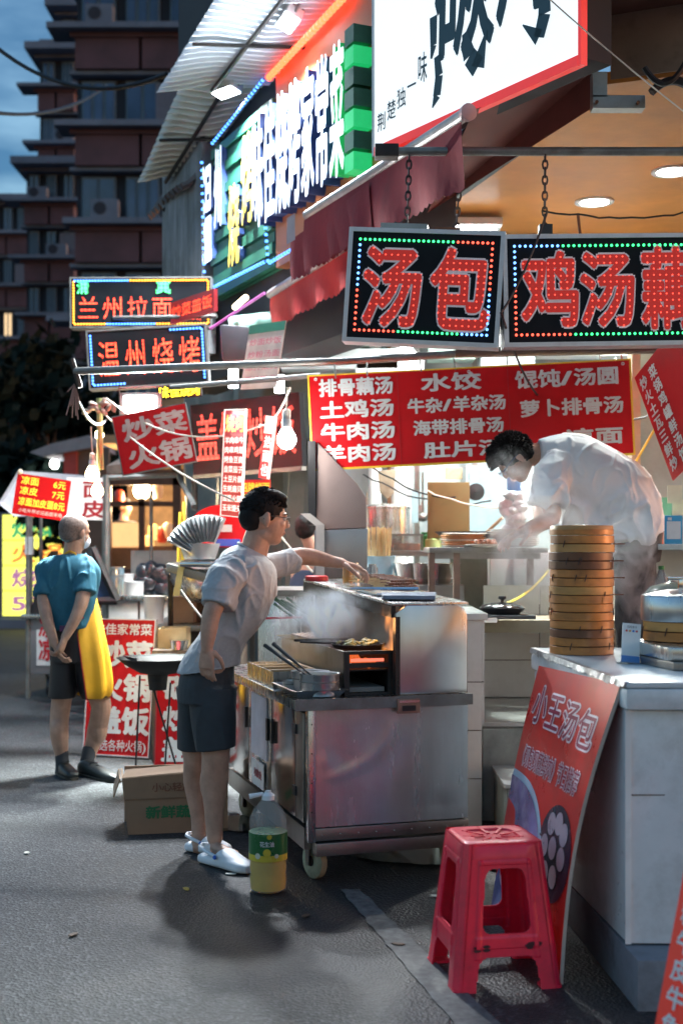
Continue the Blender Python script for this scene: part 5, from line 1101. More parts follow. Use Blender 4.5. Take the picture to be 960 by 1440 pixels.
solo('red_dish', 'flat red plastic dish at the far left end of the hood top', 'dish', MB().lathe(cl(.41,1.30,tz(1.3)+.002), [(.06,0),(.06,.022),(.05,.026),(0,.026)], 20), M('red_plastic_lid',(.5,.01,.02),.3), smooth=True)
for i, (x, y) in enumerate(((.50,1.05),(.56,1.12),(.62,1.02))): lathe_thing('spice_jar', ('amber spice jar nearest the reaching hand on the hood','steel topped jar behind the amber one on the hood','clear cup on the right of the spice jars on the hood')[i], 'jar', cl(x,y,tz(y)+.002), [(.025,0),(.027,.08),(.02,.09),(.02,.10),(0,.10)], (M('amber_jar',(.6,.28,.06),.2,trans=.5), steelp, clear)[i], 16)
# near counter: tray with two pots
def rimtray(label, x0, y0, x1, y1, z, h, mat, t=.004):
    r = thing('steel_tray', label, 'tray', cl((x0+x1)/2, (y0+y1)/2, z)); e = .022
    B = [(x0+e,y0+e),(x1-e,y0+e),(x1-e,y1-e),(x0+e,y1-e)]; T = [(x0,y0),(x1,y0),(x1,y1),(x0,y1)]; m = MB()
    m.add([cl(x,y,z) for x,y in B]+[cl(x,y,z+h) for x,y in T]+[cl(x-.01*(1 if x==x0 else -1),y-.01*(1 if y==y0 else -1),z+h) for x,y in T], [(0,1,2,3)]+[(i,(i+1)%4,4+(i+1)%4,4+i) for i in range(4)]+[(4+i,4+(i+1)%4,8+(i+1)%4,8+i) for i in range(4)])
    m2 = MB(); m2.v = list(m.v)+[tuple(V(p)-V((0,0,.002))) for p in m.v]; n_ = len(m.v); m2.f = m.f+[tuple(reversed([q+n_ for q in f])) for f in m.f]
    obj('pan', m2, mat, r, True, smooth=True); return r
rimtray('shallow grey steel tray under the two steel pots at the near cart corner', -.05,.0,.165,.36, ZT+.017,.03, steeld)
def pot(label, c, r, h, fill, fl_, stir=True):
    t = thing('steel_pot', label, 'pot', c); obj('pot', MB().lathe((0,0,0), [(r*.94,0),(r*.99,.012),(r,h-.006),(r*1.05,h),(r*1.05,h+.003),(r*.97,h-.002),(r*.95,.01),(0,.01)], 36), M('brushed_pot_steel', (.55,.56,.56), .30, .85, var=.10, stretch=(3,3,.3), scale=6), t, smooth=True)
    obj('contents', MB().lathe((0,0,h*fl_), [(r*.95,0),(0,.002)], 24), fill, t)
    obj('band', MB().lathe((0,0,h*.62), [(r*1.0,0),(r*1.008,.001),(r*1.008,.005),(r*1.0,.006)], 36), galv, t); return t
sauce = M('brown_sauce', (.25,.15,.06), .2, var=.4)
zt2 = ZT+.020
pot('front brushed steel sauce pot with black handled ladles on the cart corner', cl(.075,.08,zt2), .083, .088, sauce, .75)
pot('second steel pot just behind the front sauce pot', cl(.085,.26,zt2), .08, .08, sauce, .7)
pot('small lidless steel dish in the tray left of the pots', cl(-.0,.28,zt2), .03, .04, sauce, .7)
for i, (a, b) in enumerate(((cl(.05,.10,zt2+.06), P(372,907,5.5)), (cl(.06,.12,zt2+.07), P(384,905,5.5)))):
    solo('ladle', ('black handled ladle leaning left out of the front pot, the lower one','second black handled ladle, leaning left out of the front pot above the first')[i], 'ladle', MB().tube([a, a.lerp(b,.5)], .004, 6).tube([a.lerp(b,.42), b], [.0065,.009], 8), black, smooth=True)
# compartment box
cbx = thing('condiment_box', 'low steel box with wooden dividers behind the pots on the cart', 'box', cl(.03,.62,ZT+.016), mat=CM@Matrix.Translation((-.04,.42,ZT+.016)))
for a, b in (((0,0,0),(.19,.006,.07)),((0,.50,0),(.19,.506,.07)),((0,.006,0),(.006,.5,.07)),((.184,.006,0),(.19,.5,.07)),((.006,.006,0),(.184,.5,.006))): obj('wall', MB().box(a, b), steel, cbx)
for y in (.12,.25,.38): obj('divider', MB().box((.007,y,.007),(.183,y+.012,.068)), wood, cbx)
obj('rail', MB().box((-.004,-.004,.071),(.194,.018,.080)), wood, cbx); obj('rail', MB().box((.175,.019,.071),(.194,.5,.080)), wood, cbx)
for i, y in enumerate((.06,.19,.32,.44)): obj('sauce', MB().box((.01,y-.05,.02),(.18,y+.05,.03+.004*i)), (M('chilli_powder',(.3,.05,.02)), M('cumin',(.3,.2,.08)), M('salt',(.6,.6,.55)), sauce)[i], cbx)
# stall counter behind the grill
sc_ = thing('rear_counter', 'worn stainless counter block behind the grill and the man in grey', 'counter', cl(.2,1.7,0))
obj('block', MB().box((X(362,6.9),6.95,0),(X(440,6.9),7.5,Z(838,6.9))), steel, sc_, True, bevel=.006); obj('top', MB().box((X(358,6.9),6.9,Z(838,6.9)),(X(442,6.9),7.55,Z(830,6.9))), steeld, sc_, True)
for i in range(7):
    a = P(378+rnd.uniform(0,30), 845+rnd.uniform(-6,4), 6.6); solo('scallion_stalk', 'dark green stalk lying on the dark skewers behind the grill', 'vegetable', MB().tube([a, a+V((.13,.0,-.08+rnd.uniform(-.02,.02)))], .006, 5), M('dark_green_stalk',(.03,.09,.03)), group='green stalks behind the grill')
solo('red_stick', 'thin red handled stick on the far end of the grill', 'stick', MB().tube([P(355,870,6.45), P(425,868,6.3)], .006, 6), M('red_plastic_lid'))
# duct panel
dp = thing('extractor_duct', 'tall greasy pinkish steel duct panel with slanted top behind the hood', 'duct', (X(478,7.05), 7.05, 0))
ductm = M('greasy_pink_steel', (.38,.29,.27), .45, .55, var=.12, dirt=(.25,.18,.16), dirt_amt=.5)
obj('upper_plate', MB().prism([P(444,745,7.05), P(515,742,7.05), P(515,700,7.05), P(502,680,7.05), P(446,622,7.05)], (0,.45,0)), ductm, dp, True, bevel=.004)
obj('lower_plate', MB().prism([P(441,812,7.04), P(516,812,7.04), P(517,743,7.04), P(442,746,7.04)], (0,.46,0)), M('grey_duct_steel',(.36,.35,.35),.35,.8,dirt=(.2,.18,.17)), dp, True, bevel=.004)
obj('seal_strip', MB().box((X(433,7.03),7.03,Z(738,7.03)),(X(443.5,7.03),7.4,Z(620,7.03))), black, dp, True)
obj('leg', MB().box((X(445,7.1),7.1,0),(X(512,7.1),7.4,Z(812,7.1))), steeld, dp, True)
dp2 = thing('cream_duct_frame', 'cream folded steel frame beside the duct panel by the seated person', 'frame', (X(446,7.6), 7.6, 0))
obj('upright', MB().box((X(444,7.0),6.97,Z(812,7.0)),(X(456,7.0),7.02,Z(738,7.0))), M('cream_steel',(.6,.55,.5),.4), dp2, True); obj('slope', MB().prism([P(422,722,7.0), P(436,722,7.0), P(456,738,7.0), P(444,740,7.0)], (0,.05,0)), M('cream_steel'), dp2, True)
# ================================================================== KITCHEN
d = 6.35
kc = thing('tiled_counter', 'white tiled kitchen counter end with open tiled niche right of the grill cart', 'counter', (X(675,d), d, 0))
z1 = Z(866,d)
obj('core', MB().box((X(658,d)+.006,d+.006,0),(X(676,d),d+.9,z1-.012)), grout, kc, True)
zz = [0,.235,.475,.715,z1-.02]
for i in range(4): obj('tile', MB().box((X(657,d),d,zz[i]+.003),(X(677,d),d+.006,zz[i+1]-.003)), tile, kc, True)
for i in range(4): obj('tile', MB().box((X(677.5,d),d+.01,max(zz[i],.5)+.003),(X(677.5,d)+.012,d+.30,max(zz[i+1],.51)-.003)), tile, kc, True)
obj('worktop', MB().box((X(655,d),d-.02,z1-.02),(X(679,d)+.02,d+.9,z1+.012)), tile, kc, True, bevel=.004)
# niche back: tiles under the wooden worktop
d2 = 7.5
for i in range(3):
    for j in range(3):
        obj('tile', MB().box((X(679,d2)+.33*i+.003,d2,.50+.22*j+.003),(X(679,d2)+.33*(i+1)-.003,d2+.012,.50+.22*(j+1)-.003)), tile, kc, True)
obj('core', MB().box((X(679,d2),d2+.013,.5),(X(679,d2)+1.0,d2+.1,z1)), grout, kc, True)
obj('wooden_top', MB().box((X(679,d2)-.05,d2-.5,Z(890,d2-.5)),(X(679,d2)+1.1,d2+.1,Z(872,d2-.5))), M('grubby_board_top',(.42,.36,.26),.6,dirt=(.2,.15,.1)), kc, True, bevel=.004)
# low wall below: marble slabs on riser
for i in range(3): obj('marble_slab', MB().box((X(677,6.5)+.55*i+.003,6.478,.0),(X(677,6.5)+.55*(i+1)-.003,6.494,FZ-.035)), marble, bpy.data.objects['raised_floor'])
# gas hob with lidded black pan
d = 6.75; zt = Z(868,d)
hob = thing('gas_hob', 'glass gas hob with black knobs on the kitchen counter', 'hob', (X(690,d), d, zt)); 
obj('top', MB().box((X(660,d),d-.2,zt),(X(745,d),d+.25,zt+.02)), M('hob_glass',(.10,.11,.11),.1), hob, True, bevel=.004); obj('plate', MB().box((X(658,d),d-.26,zt-.012),(X(690,d),d+.1,zt+.012)), steelp, hob, True)
pnn = thing('lidded_pan', 'black pan with domed glass lid and black knob on the gas hob', 'pan', (X(705,d), d, zt+.02))
obj('pan', MB().lathe((X(705,d),d-.02,zt+.021), [(.09,0),(.115,.02),(.12,.03),(.0,.03)], 26), black, pnn, True, smooth=True); obj('lid', MB().lathe((X(705,d),d-.02,zt+.052), [(.12,0),(.10,.014),(.05,.026),(0,.03)], 26), M('smoked_lid',(.06,.06,.06),.1,.3), pnn, True, smooth=True)
obj('knob', MB().lathe((X(705,d),d-.02,zt+.08), [(.008,0),(.009,.012),(.022,.02),(.02,.032),(0,.034)], 16), black, pnn, True, smooth=True)
# table with plates at (605-780,765)
d = 7.3; zt = Z(770,d)
tb = thing('prep_table', 'narrow worn prep table with square wooden legs behind the hood', 'table', (X(690,d), d, FZ))
obj('top', MB().box((X(603,d),d,zt-.03),(X(770,d),d+.5,zt)), steeld, tb, True, bevel=.004)
for px in (607, 642): obj('leg', MB().box((X(px,d)-.018,d+.01,FZ),(X(px,d)+.018,d+.05,zt-.031)), M('greasy_leg',(.20,.13,.10),.5), tb, True)
for px in (760,): obj('leg', MB().box((X(px,d)-.018,d+.4,FZ),(X(px,d)+.018,d+.45,zt-.031)), M('greasy_leg'), tb, True)
obj('rail', MB().box((X(610,d),d+.02,zt-.065),(X(760,d),d+.045,zt-.031)), steeld, tb, True)
def plates(label, px, d, z, r, n, mat, group=None, name='plate'):
    for i in range(n):
        c = V((X(px,d)+rnd.uniform(-.006,.006), d, z+.011*i)); lathe_thing(name, label[0] if i == n-1 else label[1], 'plate', c, [(r*.55,0),(r*.62,.002),(r,.014),(r*1.0,.017),(r*.6,.006),(0,.005)], mat, 26, group)
orp = M('orange_plastic_plate', (.55,.30,.14), .4); whp = M('white_china', (.75,.74,.70), .25)
for i in range(7):
    c = V((X(655,d)+rnd.uniform(-.01,.01), d+.16, zt+.001+.012*i)); w_ = .13
    solo('oblong_dish', 'top orange rimmed oblong dish of the stack on the prep table' if i == 6 else 'orange rimmed oblong dish in the stack on the prep table', 'dish', MB().loft([(c, V((w_*.85,0,0)), V((0,.09,0))), (c+V((0,0,.009)), V((w_,0,0)), V((0,.105,0))), (c+V((0,0,.011)), V((w_*.97,0,0)), V((0,.1,0)))], 24, 4), orp if i % 3 else whp, group=None if i == 6 else 'oblong dishes stacked under the top one', smooth=True)
plates(('top white plate of the tall pile behind the steam','white plate inside the tall pile behind the steam'), 722, d+.2, zt+.002, .15, 9, whp, 'white plates piled behind the steam')
plates(('wide white plate of brown cooked meat at the front of the prep table',)*2, 682, d+.02, zt+.002, .12, 1, whp)
m = MB()
for i in range(30): m.ball((X(682,d)+rnd.uniform(-.06,.06), d+.02+rnd.uniform(-.05,.05), zt+.022+rnd.uniform(0,.02)), (.016,.012,.01), 6, 4)
solo('cooked_meat', 'heap of reddish brown cooked meat on the wide white plate', 'food', m, meat, smooth=True)
cdm = M('brown_board', (.24,.16,.06), .6, var=.2, dirt=(.12,.08,.03), dirt_amt=.7)
solo('cutting_board', 'large dull brown board leaning upright at the back of the kitchen', 'board', MB().box((X(601,8.3),8.3,Z(757,8.3)),(X(660,8.3),8.33,Z(678,8.3))), cdm, bevel=.004)
solo('back_shelf', 'long steel shelf along the kitchen back behind the prep table', 'shelf', MB().box((X(500,8.5),8.2,Z(782,8.3)),(X(760,8.5),8.8,Z(775,8.3))).box((X(505,8.2),8.2,0),(X(509,8.2),8.24,Z(782,8.3))).box((X(750,8.2),8.2,0),(X(754,8.2),8.24,Z(782,8.3))), steeld)
t = thing('black_wok', 'black round bottomed wok standing behind the orange dishes', 'wok', P(655,752,7.9)); obj('pan', MB().lathe(P(655,760,7.9), [(.03,-.02),(.13,.0),(.19,.05),(.2,.055),(.12,.02),(0,.0)], 24), black, t, True, smooth=True); obj('handle', MB().tube([P(680,752,7.9), P(706,728,7.8)], .01, 6), wood, t, True)
wbx = thing('white_cabinet', 'plain white kitchen cabinet partly veiled by steam behind the bamboo stack', 'cabinet', P(730,850,7.4))
obj('body', MB().box((X(690,7.9),7.95,FZ),(X(800,7.9),8.4,Z(775,7.9))), white, wbx, True, bevel=.006); obj('door', MB().box((X(722,7.9),7.93,Z(848,7.9)),(X(796,7.9),7.949,Z(778,7.9))), enamel, wbx, True, bevel=.004); obj('handle', MB().box((X(734,7.9),7.91,Z(836,7.9)),(X(752,7.9),7.929,Z(830,7.9))), galv, wbx, True)
solo('grimy_wall_block', 'grimy green grey wall block under the prep table', 'wall', MB().box((X(640,8.1),8.1,0),(X(695,8.1),8.5,Z(778,8.1))), M('grimy_wall',(.25,.27,.22),.7,var=.3,dirt=(.05,.05,.04),dirt_amt=.9,dscale=3))
cable('yellow gas hose curving from the hob up to the white cabinet', P(690,852,6.7), P(770,803,7.6), .05, .007, yrope, 'hose')
cable('thin yellow cord slanting down beside the cook from the right edge', P(968,520,7.2), P(886,662,7.2), .0, .007, yrope, 'cord')
for i,(a, b, s) in enumerate(((P(520,655,8.6),P(640,700,8.2),.05),(P(510,668,8.8),P(690,706,8.4),.08),(P(600,690,8.2),P(760,712,8.0),.05),(P(880,590,7.4),P(960,548,6.9),.05),(P(872,500,8),P(905,700,8.5),.0),(P(865,505,8),P(866,640,8.5),.0))):
    cable(('upper black wire sagging across the pale back wall by the duct','lower black wire sagging across the pale back wall by the duct','pale twisted wire crossing in front of the brown board','black wire right of the menu banner','red brown wire dropping right of the cook','grey wire dropping just beside the banner end')[i], a, b, s, .006, (wire,wire,prope,wire,M('red_brown_wire',(.2,.06,.05)),galv)[i], wob=.02)
for px, w_, lb in ((527,.05,'pale vertical pipe behind the steel stock pot'),(561,.06,'white wall pipe left of the brown board'),(575,.035,'thinner cream wall pipe beside the white one'),(548,.02,'thin rusty pipe beside the duct panel')):
    solo('wall_pipe', lb, 'pipe', MB().tube([(X(px,9.4),9.45,.5),(X(px,9.4),9.45,3.4)], w_, 10), white if w_ > .03 else rust, smooth=True)
lathe_thing('stock_pot', 'large steel stock pot on the back shelf right of the duct', 'pot', V((X(538,8.5),8.5,Z(775,8.3)+.005)), [(.17,0),(.175,.02),(.175,.27),(.182,.275),(.182,.285),(.17,.29),(.05,.31),(0,.31)], steel, 30)
m = MB()
for i in range(60): a = V((X(532,7.9)+rnd.uniform(-.07,.07), 7.9+rnd.uniform(-.04,.04), Z(800,7.9))); m.tube([a, a+V((rnd.uniform(-.02,.02),0,.24+rnd.uniform(0,.02)))], .003, 4)
t = thing('skewer_bucket', 'blue rimmed tub full of upright bamboo skewers right of the duct', 'tub', V((X(532,7.9),7.9,Z(815,7.9)))); obj('bamboo_sticks', m, skm, t, True)['kind'] = 'stuff'; obj('tub', MB().lathe((0,0,-.02), [(.08,0),(.1,.16),(.105,.165),(.09,.16),(.07,.01),(0,.01)], 22), M('pale_blue_tub',(.35,.6,.75),.4), t, smooth=True)
solo('kitchen_counter', 'steel kitchen counter behind the hood carrying mixing bowls', 'counter', MB().box((X(500,7.7),7.6,0),(X(650,7.7),8.1,Z(822,7.7))), steeld, bevel=.005)
for px, r, lb in ((592,.10,'left steel mixing bowl behind the hood'),(618,.13,'larger steel mixing bowl by the prep table leg'),(572,.09,'small glossy bowl further left behind the skewer pile')): lathe_thing('mixing_bowl', lb, 'bowl', V((X(px,7.8),7.8,Z(822,7.7)+.002)), [(r*.45,0),(r*.8,.05),(r,.12),(r*1.04,.125),(r*.96,.12),(r*.7,.03),(0,.01)], steelp, 28)
# jars / food boxes on back shelf
bx_ = thing('glass_food_case', 'low clear case of orange cooked food on the back shelf', 'case', V((X(575,8.3),8.3,Z(775,8.3)+.003)))
zs_ = Z(775,8.3)
obj('food', MB().box((X(552,8.3),8.25,zs_+.004),(X(590,8.3),8.5,zs_+.05)), M('orange_food',(.5,.16,.04),.5,var=.6,scale=30,bump=.01,bscale=30), bx_, True, bevel=.01); obj('glass', MB().box((X(549,8.3),8.23,zs_+.002),(X(594,8.3),8.237,zs_+.1)), clear, bx_, True); obj('lid', MB().box((X(549,8.3),8.23,zs_+.1),(X(594,8.3),8.5,zs_+.112)), galv, bx_, True)
for px, r, h, mt, lb in ((608,.06,.09,M('lime_tub',(.45,.6,.25),.4),'pale green round tub on the back shelf'),(597,.03,.12,M('green_bottle_plastic',(.05,.35,.1),.3),'small green bottle beside the orange food case'),(640,.05,.1,white,'white tub right of the green one on the back shelf')): lathe_thing('tub', lb, 'tub', V((X(px,8.35),8.35,zs_+.003)), [(r,0),(r,h*.8),(r*.8,h*.85),(r*.8,h),(0,h)], mt)
m = MB()
for i in range(16): m.ball(P(722+rnd.uniform(-11,11), 722+rnd.uniform(-28,26), 8.0), (.05,.04,.07), 8, 6, Matrix.Rotation(rnd.uniform(0,3),3,'X'))
solo('plastic_bag', 'heap of crumpled white plastic bags hanging under the menu banner by the cooks face', 'bag', m, M('white_film',(.7,.74,.76),.25,bump=.02,bscale=18,trans=.2), smooth=True)
t = thing('blue_package', 'blue and white packet hanging behind the cooks face', 'packet', P(722,675,8.0)); obj('packet', MB().box((X(713,7.9),7.9,Z(690,7.9)),(X(732,7.9),7.93,Z(660,7.9))), M('blue_print',(.08,.25,.6),.3), t, True, bevel=.006); obj('roundel', MB().lathe(P(722,672,7.895), [(0,0),(.025,.0),(.025,.003),(0,.004)], 16, axis=(0,-1,0)), white, t, True)
solo('wall_fan', 'dark round wall socket on the pale wall right of the brown board', 'socket', MB().lathe(P(668,692,8.9), [(0,0),(.06,0),(.06,.04),(0,.05)], 20, axis=(0,-1,0)), black, smooth=True)
fr = thing('steel_cupboard', 'pale blue grey cupboard behind the cooks lowered head', 'cupboard', P(690,700,9.2)); obj('body', MB().box((X(655,9.1),9.12,.5),(X(720,9.1),9.5,Z(655,9.1))), pan, fr, True, bevel=.01); obj('door', MB().box((X(660,9.1),9.1,Z(760,9.1)),(X(715,9.1),9.119,Z(660,9.1))), M('blue_grey_door',(.28,.38,.42),.4), fr, True)
# hanging utensils, sheets and clutter on the pale back wall
for i, (px, y0, L_, kind_) in enumerate(((508,690,.26,0),(516,692,.30,1),(588,664,.24,1),(594,664,.30,0),(675,664,.22,0))):
    x_, z_ = X(px,9.35), Z(y0,9.35); t = thing('kitchen_utensil', ('steel ladle hanging just right of the duct panel','steel spatula hanging beside the ladle right of the duct','steel spatula hanging left of the brown board','longer ladle hanging against the brown board edge','short ladle hanging right of the brown board')[i], 'utensil', (x_,9.35,z_))
    obj('handle', MB().tube([(0,0,0),(0,0,-L_)], .008, 6), steeld, t)
    obj('head', MB().ball((0,-.01,-L_-.03), (.045,.03,.035), 10, 6) if kind_ == 0 else MB().box((-.04,-.005,-L_-.09),(.04,.003,-L_)), steeld, t, smooth=kind_ == 0)
for i, (a, b, m_, lb_) in enumerate((((506,716),(521,742),'stained_sheet','stained paper sheet stuck to the wall behind the stock pot'),((626,658),(650,674),'stained_sheet','small stained notice above the brown board'),((579,690),(588,735),'blue_grey_door','narrow blue grey switch box on the wall left of the brown board'),((662,664),(678,682),'green_note','small green notice right of the brown board'))):
    solo('wall_note', lb_, 'notice', MB().box((X(a[0],9.2),9.2+.01*i,Z(b[1],9.2)),(X(b[0],9.2),9.215+.01*i,Z(a[1],9.2))), M(m_, (.45,.36,.22), .7, var=.4, dirt=(.12,.08,.05), dirt_amt=.7, dscale=9) if m_ == 'stained_sheet' else M(m_, (.28,.38,.42) if m_ == 'blue_grey_door' else (.15,.4,.25)))
for i, px in enumerate((545,583,664)):
    solo('wall_rail', ('rusty upright strip between the wall panels beside the duct','dark upright strip left of the brown board','dark upright strip right of the brown board')[i], 'strip', MB().box((X(px,9.5),9.5,.6),(X(px,9.5)+.035,9.53,3.2)), (rust, steeld, steeld)[i])
solo('hanging_cloth', 'grubby brown cloth hung over the wall pipe above the stock pot', 'cloth', MB().prism([P(531,662,9.1),P(556,660,9.1),P(553,694,9.1),P(544,702,9.1),P(534,692,9.1)], (0,.03,0)), M('grubby_cloth',(.26,.20,.14),.9,var=.4,bump=.01,bscale=20), bevel=.006)
# right shelf items
d = 6.7; zt = Z(765,d)
sh = thing('side_shelf', 'white tiled side counter with shelf at the right edge behind the steam', 'shelf', (X(950,d), d, FZ))
obj('top', MB().box((X(918,d),d-.1,zt-.03),(X(1060,d),d+.4,zt)), tile, sh, True, bevel=.004)
obj('back', MB().box((X(918,d),d+.38,FZ),(X(1060,d),d+.42,zt-.031)), tile, sh, True); obj('lower_shelf', MB().box((X(918,d),d-.05,Z(860,d)),(X(1060,d),d+.37,Z(852,d))), galv, sh, True)
for i, (px, h, r, c, lb) in enumerate(((918,.20,.022,(.55,.6,.08),'yellow green sauce bottle on the side shelf'),(930,.13,.02,(.55,.03,.03),'small red capped bottle behind the payment card'),(924,.10,.03,(.6,.6,.55),'low white jar on the side shelf'))):
    t = thing('sauce_bottle', lb, 'bottle', (X(px,d),d+.05*i,zt)); obj('bottle', MB().lathe((0,0,0), [(r,0),(r,h*.6),(r*.5,h*.75),(r*.45,h*.9),(0,h*.9)], 16), M('bottle_%s' % ('lime','red','cream')[i], c, .3), t, smooth=True); obj('cap', MB().lathe((0,0,h*.9), [(r*.5,0),(r*.5,h*.12),(0,h*.12)], 12), (M('cap_green',(.05,.3,.08)), M('cap_red',(.5,.02,.02)), white)[i], t)
t = thing('water_bottle', 'blue labelled clear bottle on the lower side shelf', 'bottle', (X(929,d),d,Z(852,d))); obj('bottle', MB().lathe((0,0,0), [(.035,0),(.037,.12),(.02,.17),(.014,.19),(0,.19)], 18), clear, t, smooth=True); obj('label', MB().lathe((0,0,.0), [(.0355,.01),(.038,.07),(.037,.07)], 18), M('blue_print'), t, smooth=True); obj('cap', MB().lathe((0,0,.19), [(.016,0),(.016,.02),(0,.02)], 12), M('cap_green'), t)
pc = thing('payment_card', 'blue framed white payment card standing on the side shelf at the right edge', 'card', (X(946,6.5),6.5,zt))
obj('frame', MB().box((-.045,-.005,0),(.045,.005,.145)), M('cyan_print',(.05,.35,.62),.3), pc, bevel=.003); obj('card', MB().box((-.035,-.008,.025),(.035,-.0055,.115)), white, pc); obj('icon', MB().box((-.03,-.009,.12),(-.01,-.0062,.135)), white, pc)
hst = M('paper_notes', (.55,.55,.42), .7)
for i, (px, py, c) in enumerate(((948,695,0),(935,712,1),(958,715,0))): solo('wall_note', ('pale notice pinned to the wall above the payment card','greenish notice low beside the sauce bottles','small notice at the right edge above the payment card')[i], 'notice', MB().box((X(px,7.1)-.04,7.1+.02*i,Z(py,7.1)-.05),(X(px,7.1)+.04,7.105+.02*i,Z(py,7.1)+.05)), (hst, M('green_note',(.15,.4,.25)))[c])
struct('kitchen_side_wall', MB().box((X(895,7.6),7.6,.5),(X(1100,7.6),7.7,2.75)), wallm)
obj('post', MB().box((X(888,7.5),7.5,.5),(X(900,7.5),7.62,2.8)), M('wood_post',(.55,.45,.3)), bpy.data.objects['kitchen_side_wall'])
# ================================================================== FOREGROUND COUNTER
FH = .975; A = V((X(881,3.97), 3.97, 0)); B = V((X(751,5.22), 5.22, 0)); fx = (B-A).normalized(); fr_ = V((.995,-.03,0)).normalized()
fz = thing('freezer_counter', 'white enamel freezer counter with chipped top edge at the lower right', 'freezer', A)
Cc = A+fr_*1.6; Dd = B+V((1.9,.1,0)); PLZ = .16
obj('cabinet', MB().prism([A+V((0,0,PLZ)), Cc+V((0,0,PLZ)), Dd+V((0,0,PLZ)), B+V((0,0,PLZ))], (0,0,FH-.09-PLZ)), enamel, fz, True, bevel=.008)
a_ = A+(-fx)*.02+V((-.012,-.0,0)); b__ = B+V((-.012,0.01,0))
obj('lid_rim', MB().prism([a_+V((0,-.012,FH-.088)), Cc+V((0,-.03,FH-.088)), Dd+V((0,.02,FH-.088)), b__+V((0,.02,FH-.088))], (0,0,.068)), enamel, fz, True, bevel=.016)
obj('worktop', MB().prism([a_+V((.004,-.006,FH-.019)), Cc+V((0,-.02,FH-.019)), Dd+V((0,.02,FH-.019)), b__+V((.004,.02,FH-.019))], (0,0,.018)), M('scuffed_white_top', (.62,.67,.69), .22, var=.06, dirt=(.2,.2,.18), dirt_amt=.5, dscale=3), fz, True, bevel=.005)
# chipped aluminium edge strip
m = MB(); n = 40
for i in range(n):
    t0, t1 = i/n, (i+1)/n; p, q = a_.lerp(b__, t0), a_.lerp(b__, t1); h = .012+.018*abs(noise.noise(V((i*.7,1,2)))); o_ = .004+.006*noise.noise(V((i*.9,7,2)))
    m.add([p+V((-o_-.003,0,FH-h-.006)), q+V((-o_-.003,0,FH-h*.8-.006)), q+V((-.002,0,FH+.0015)), p+V((-.002,0,FH+.0015))], [(0,1,2,3)]); m.add([p+V((-.002,0,FH+.0015)), q+V((-.002,0,FH+.0015)), q+V((.012+o_*2,0,FH+.002)), p+V((.012,0,FH+.002))], [(0,1,2,3)])
obj('chipped_edge_strip', m, M('torn_aluminium', (.45,.45,.45), .4, .8, var=.5, scale=40, dirt=(.06,.06,.06), dirt_amt=.9, dscale=25, bump=.003, bscale=60), fz, True)
obj('panel_seam', MB().box((A.x+.012,A.y-.0035,.62),(A.x+.5,A.y+.004,.624)), grout, fz, True)
obj('corner_trim', MB().prism([A+V((-.006,-.004,PLZ)), A+V((.012,-.005,PLZ)), A+V((.012,.001,PLZ)), A+V((-.006,.001,PLZ))], (0,0,FH-.09-PLZ)), white, fz, True)
plm = M('dusty_dark_plinth', (.20,.22,.25), .6, var=.3, dirt=(.04,.04,.045), dirt_amt=.9, dscale=6, bump=.001, bscale=30)
obj('plinth', MB().prism([A+V((0,-.14,0)), Cc+V((0,-.14,0)), Dd+V((0,-.1,0)), B+V((.02,-.1,0))], (0,0,PLZ-.006)), plm, fz, True, bevel=.004)
# leaning poster board
tl, bl, br = A+(-fx)*.0+V((-.02,0,0)), None, None
ux = V((.152,-.988,0)).normalized()
bl = V((X(705,4.82),4.82,.004)); br_ = bl+(-(-ux))*.0
bR = V((X(786,4.06),4.06,.004)); tR = V((X(872,4.0),4.0,Z(962,4.0))); bL = V((X(690,4.88),4.88,.004)); tL = V((X(757,4.95),4.95,Z(936,4.95)))
pbm = M('glossy_poster_red', (.62,.016,.012), .3, var=.12, coat=.15, dirt=(.25,.06,.04), dirt_amt=.5, dscale=4)
po = thing('poster_board', 'big glossy red board reading 小王汤包 with dumpling photo, leaning on the freezer', 'sign', mat=Matrix.Translation(bL))
def pp(u, v, o=0):   # bilinear with a slight bow
    p = bL.lerp(bR, u).lerp(tL.lerp(tR, u), v); nrm = (bR-bL).cross(tL-bL).normalized(); bow = -.045*math.sin(math.pi*v)*(.4+.6*u)
    return p+nrm*(o-bow*1.0)
nrmP = (bR-bL).cross(tL-bL).normalized()
def psheet(u0, v0, u1, v1, o, n=14): 
    m = MB()
    for i in range(n+1):
        for j in range(n+1): m.v.append(pp(u0+(u1-u0)*i/n, v0+(v1-v0)*j/n, o))
    for i in range(n):
        for j in range(n): k = i*(n+1)+j; m.f.append((k, k+n+1, k+n+2, k+1))
    return m
f_ = psheet(0,0,1,1,0); bk_ = psheet(0,0,1,1,-.012); m = MB(); m.v = f_.v+bk_.v; N_ = len(f_.v); m.f = f_.f+[tuple(reversed([q+N_ for q in f])) for f in bk_.f]
n = 14; rim = [i*(n+1) for i in range(n+1)]+[n*(n+1)+j for j in range(1,n+1)]+[i*(n+1)+n for i in range(n-1,-1,-1)]+[j for j in range(n-1,0,-1)]
obj('panel', m, pbm, po, True, smooth=True); m2 = MB(); m2.v = m.v; m2.f = [(rim[i], rim[(i+1)%len(rim)], rim[(i+1)%len(rim)]+N_, rim[i]+N_) for i in range(len(rim))]; obj('board_edge', m2, M('pale_board_edge',(.5,.42,.36)), po, True)
def pmap(mb, u0, v0, u1, v1, o, mat, name): # mb in unit xz
    mb.v = [tuple(pp(u0+(u1-u0)*x, v0+(v1-v0)*z, o)) for x, y, z in mb.v]; return obj(name, mb, mat, po, True)
pw_ = M('pink_white_outline',(.80,.66,.70),.4); pm_ = M('magenta_fill',(.33,.015,.06),.4)
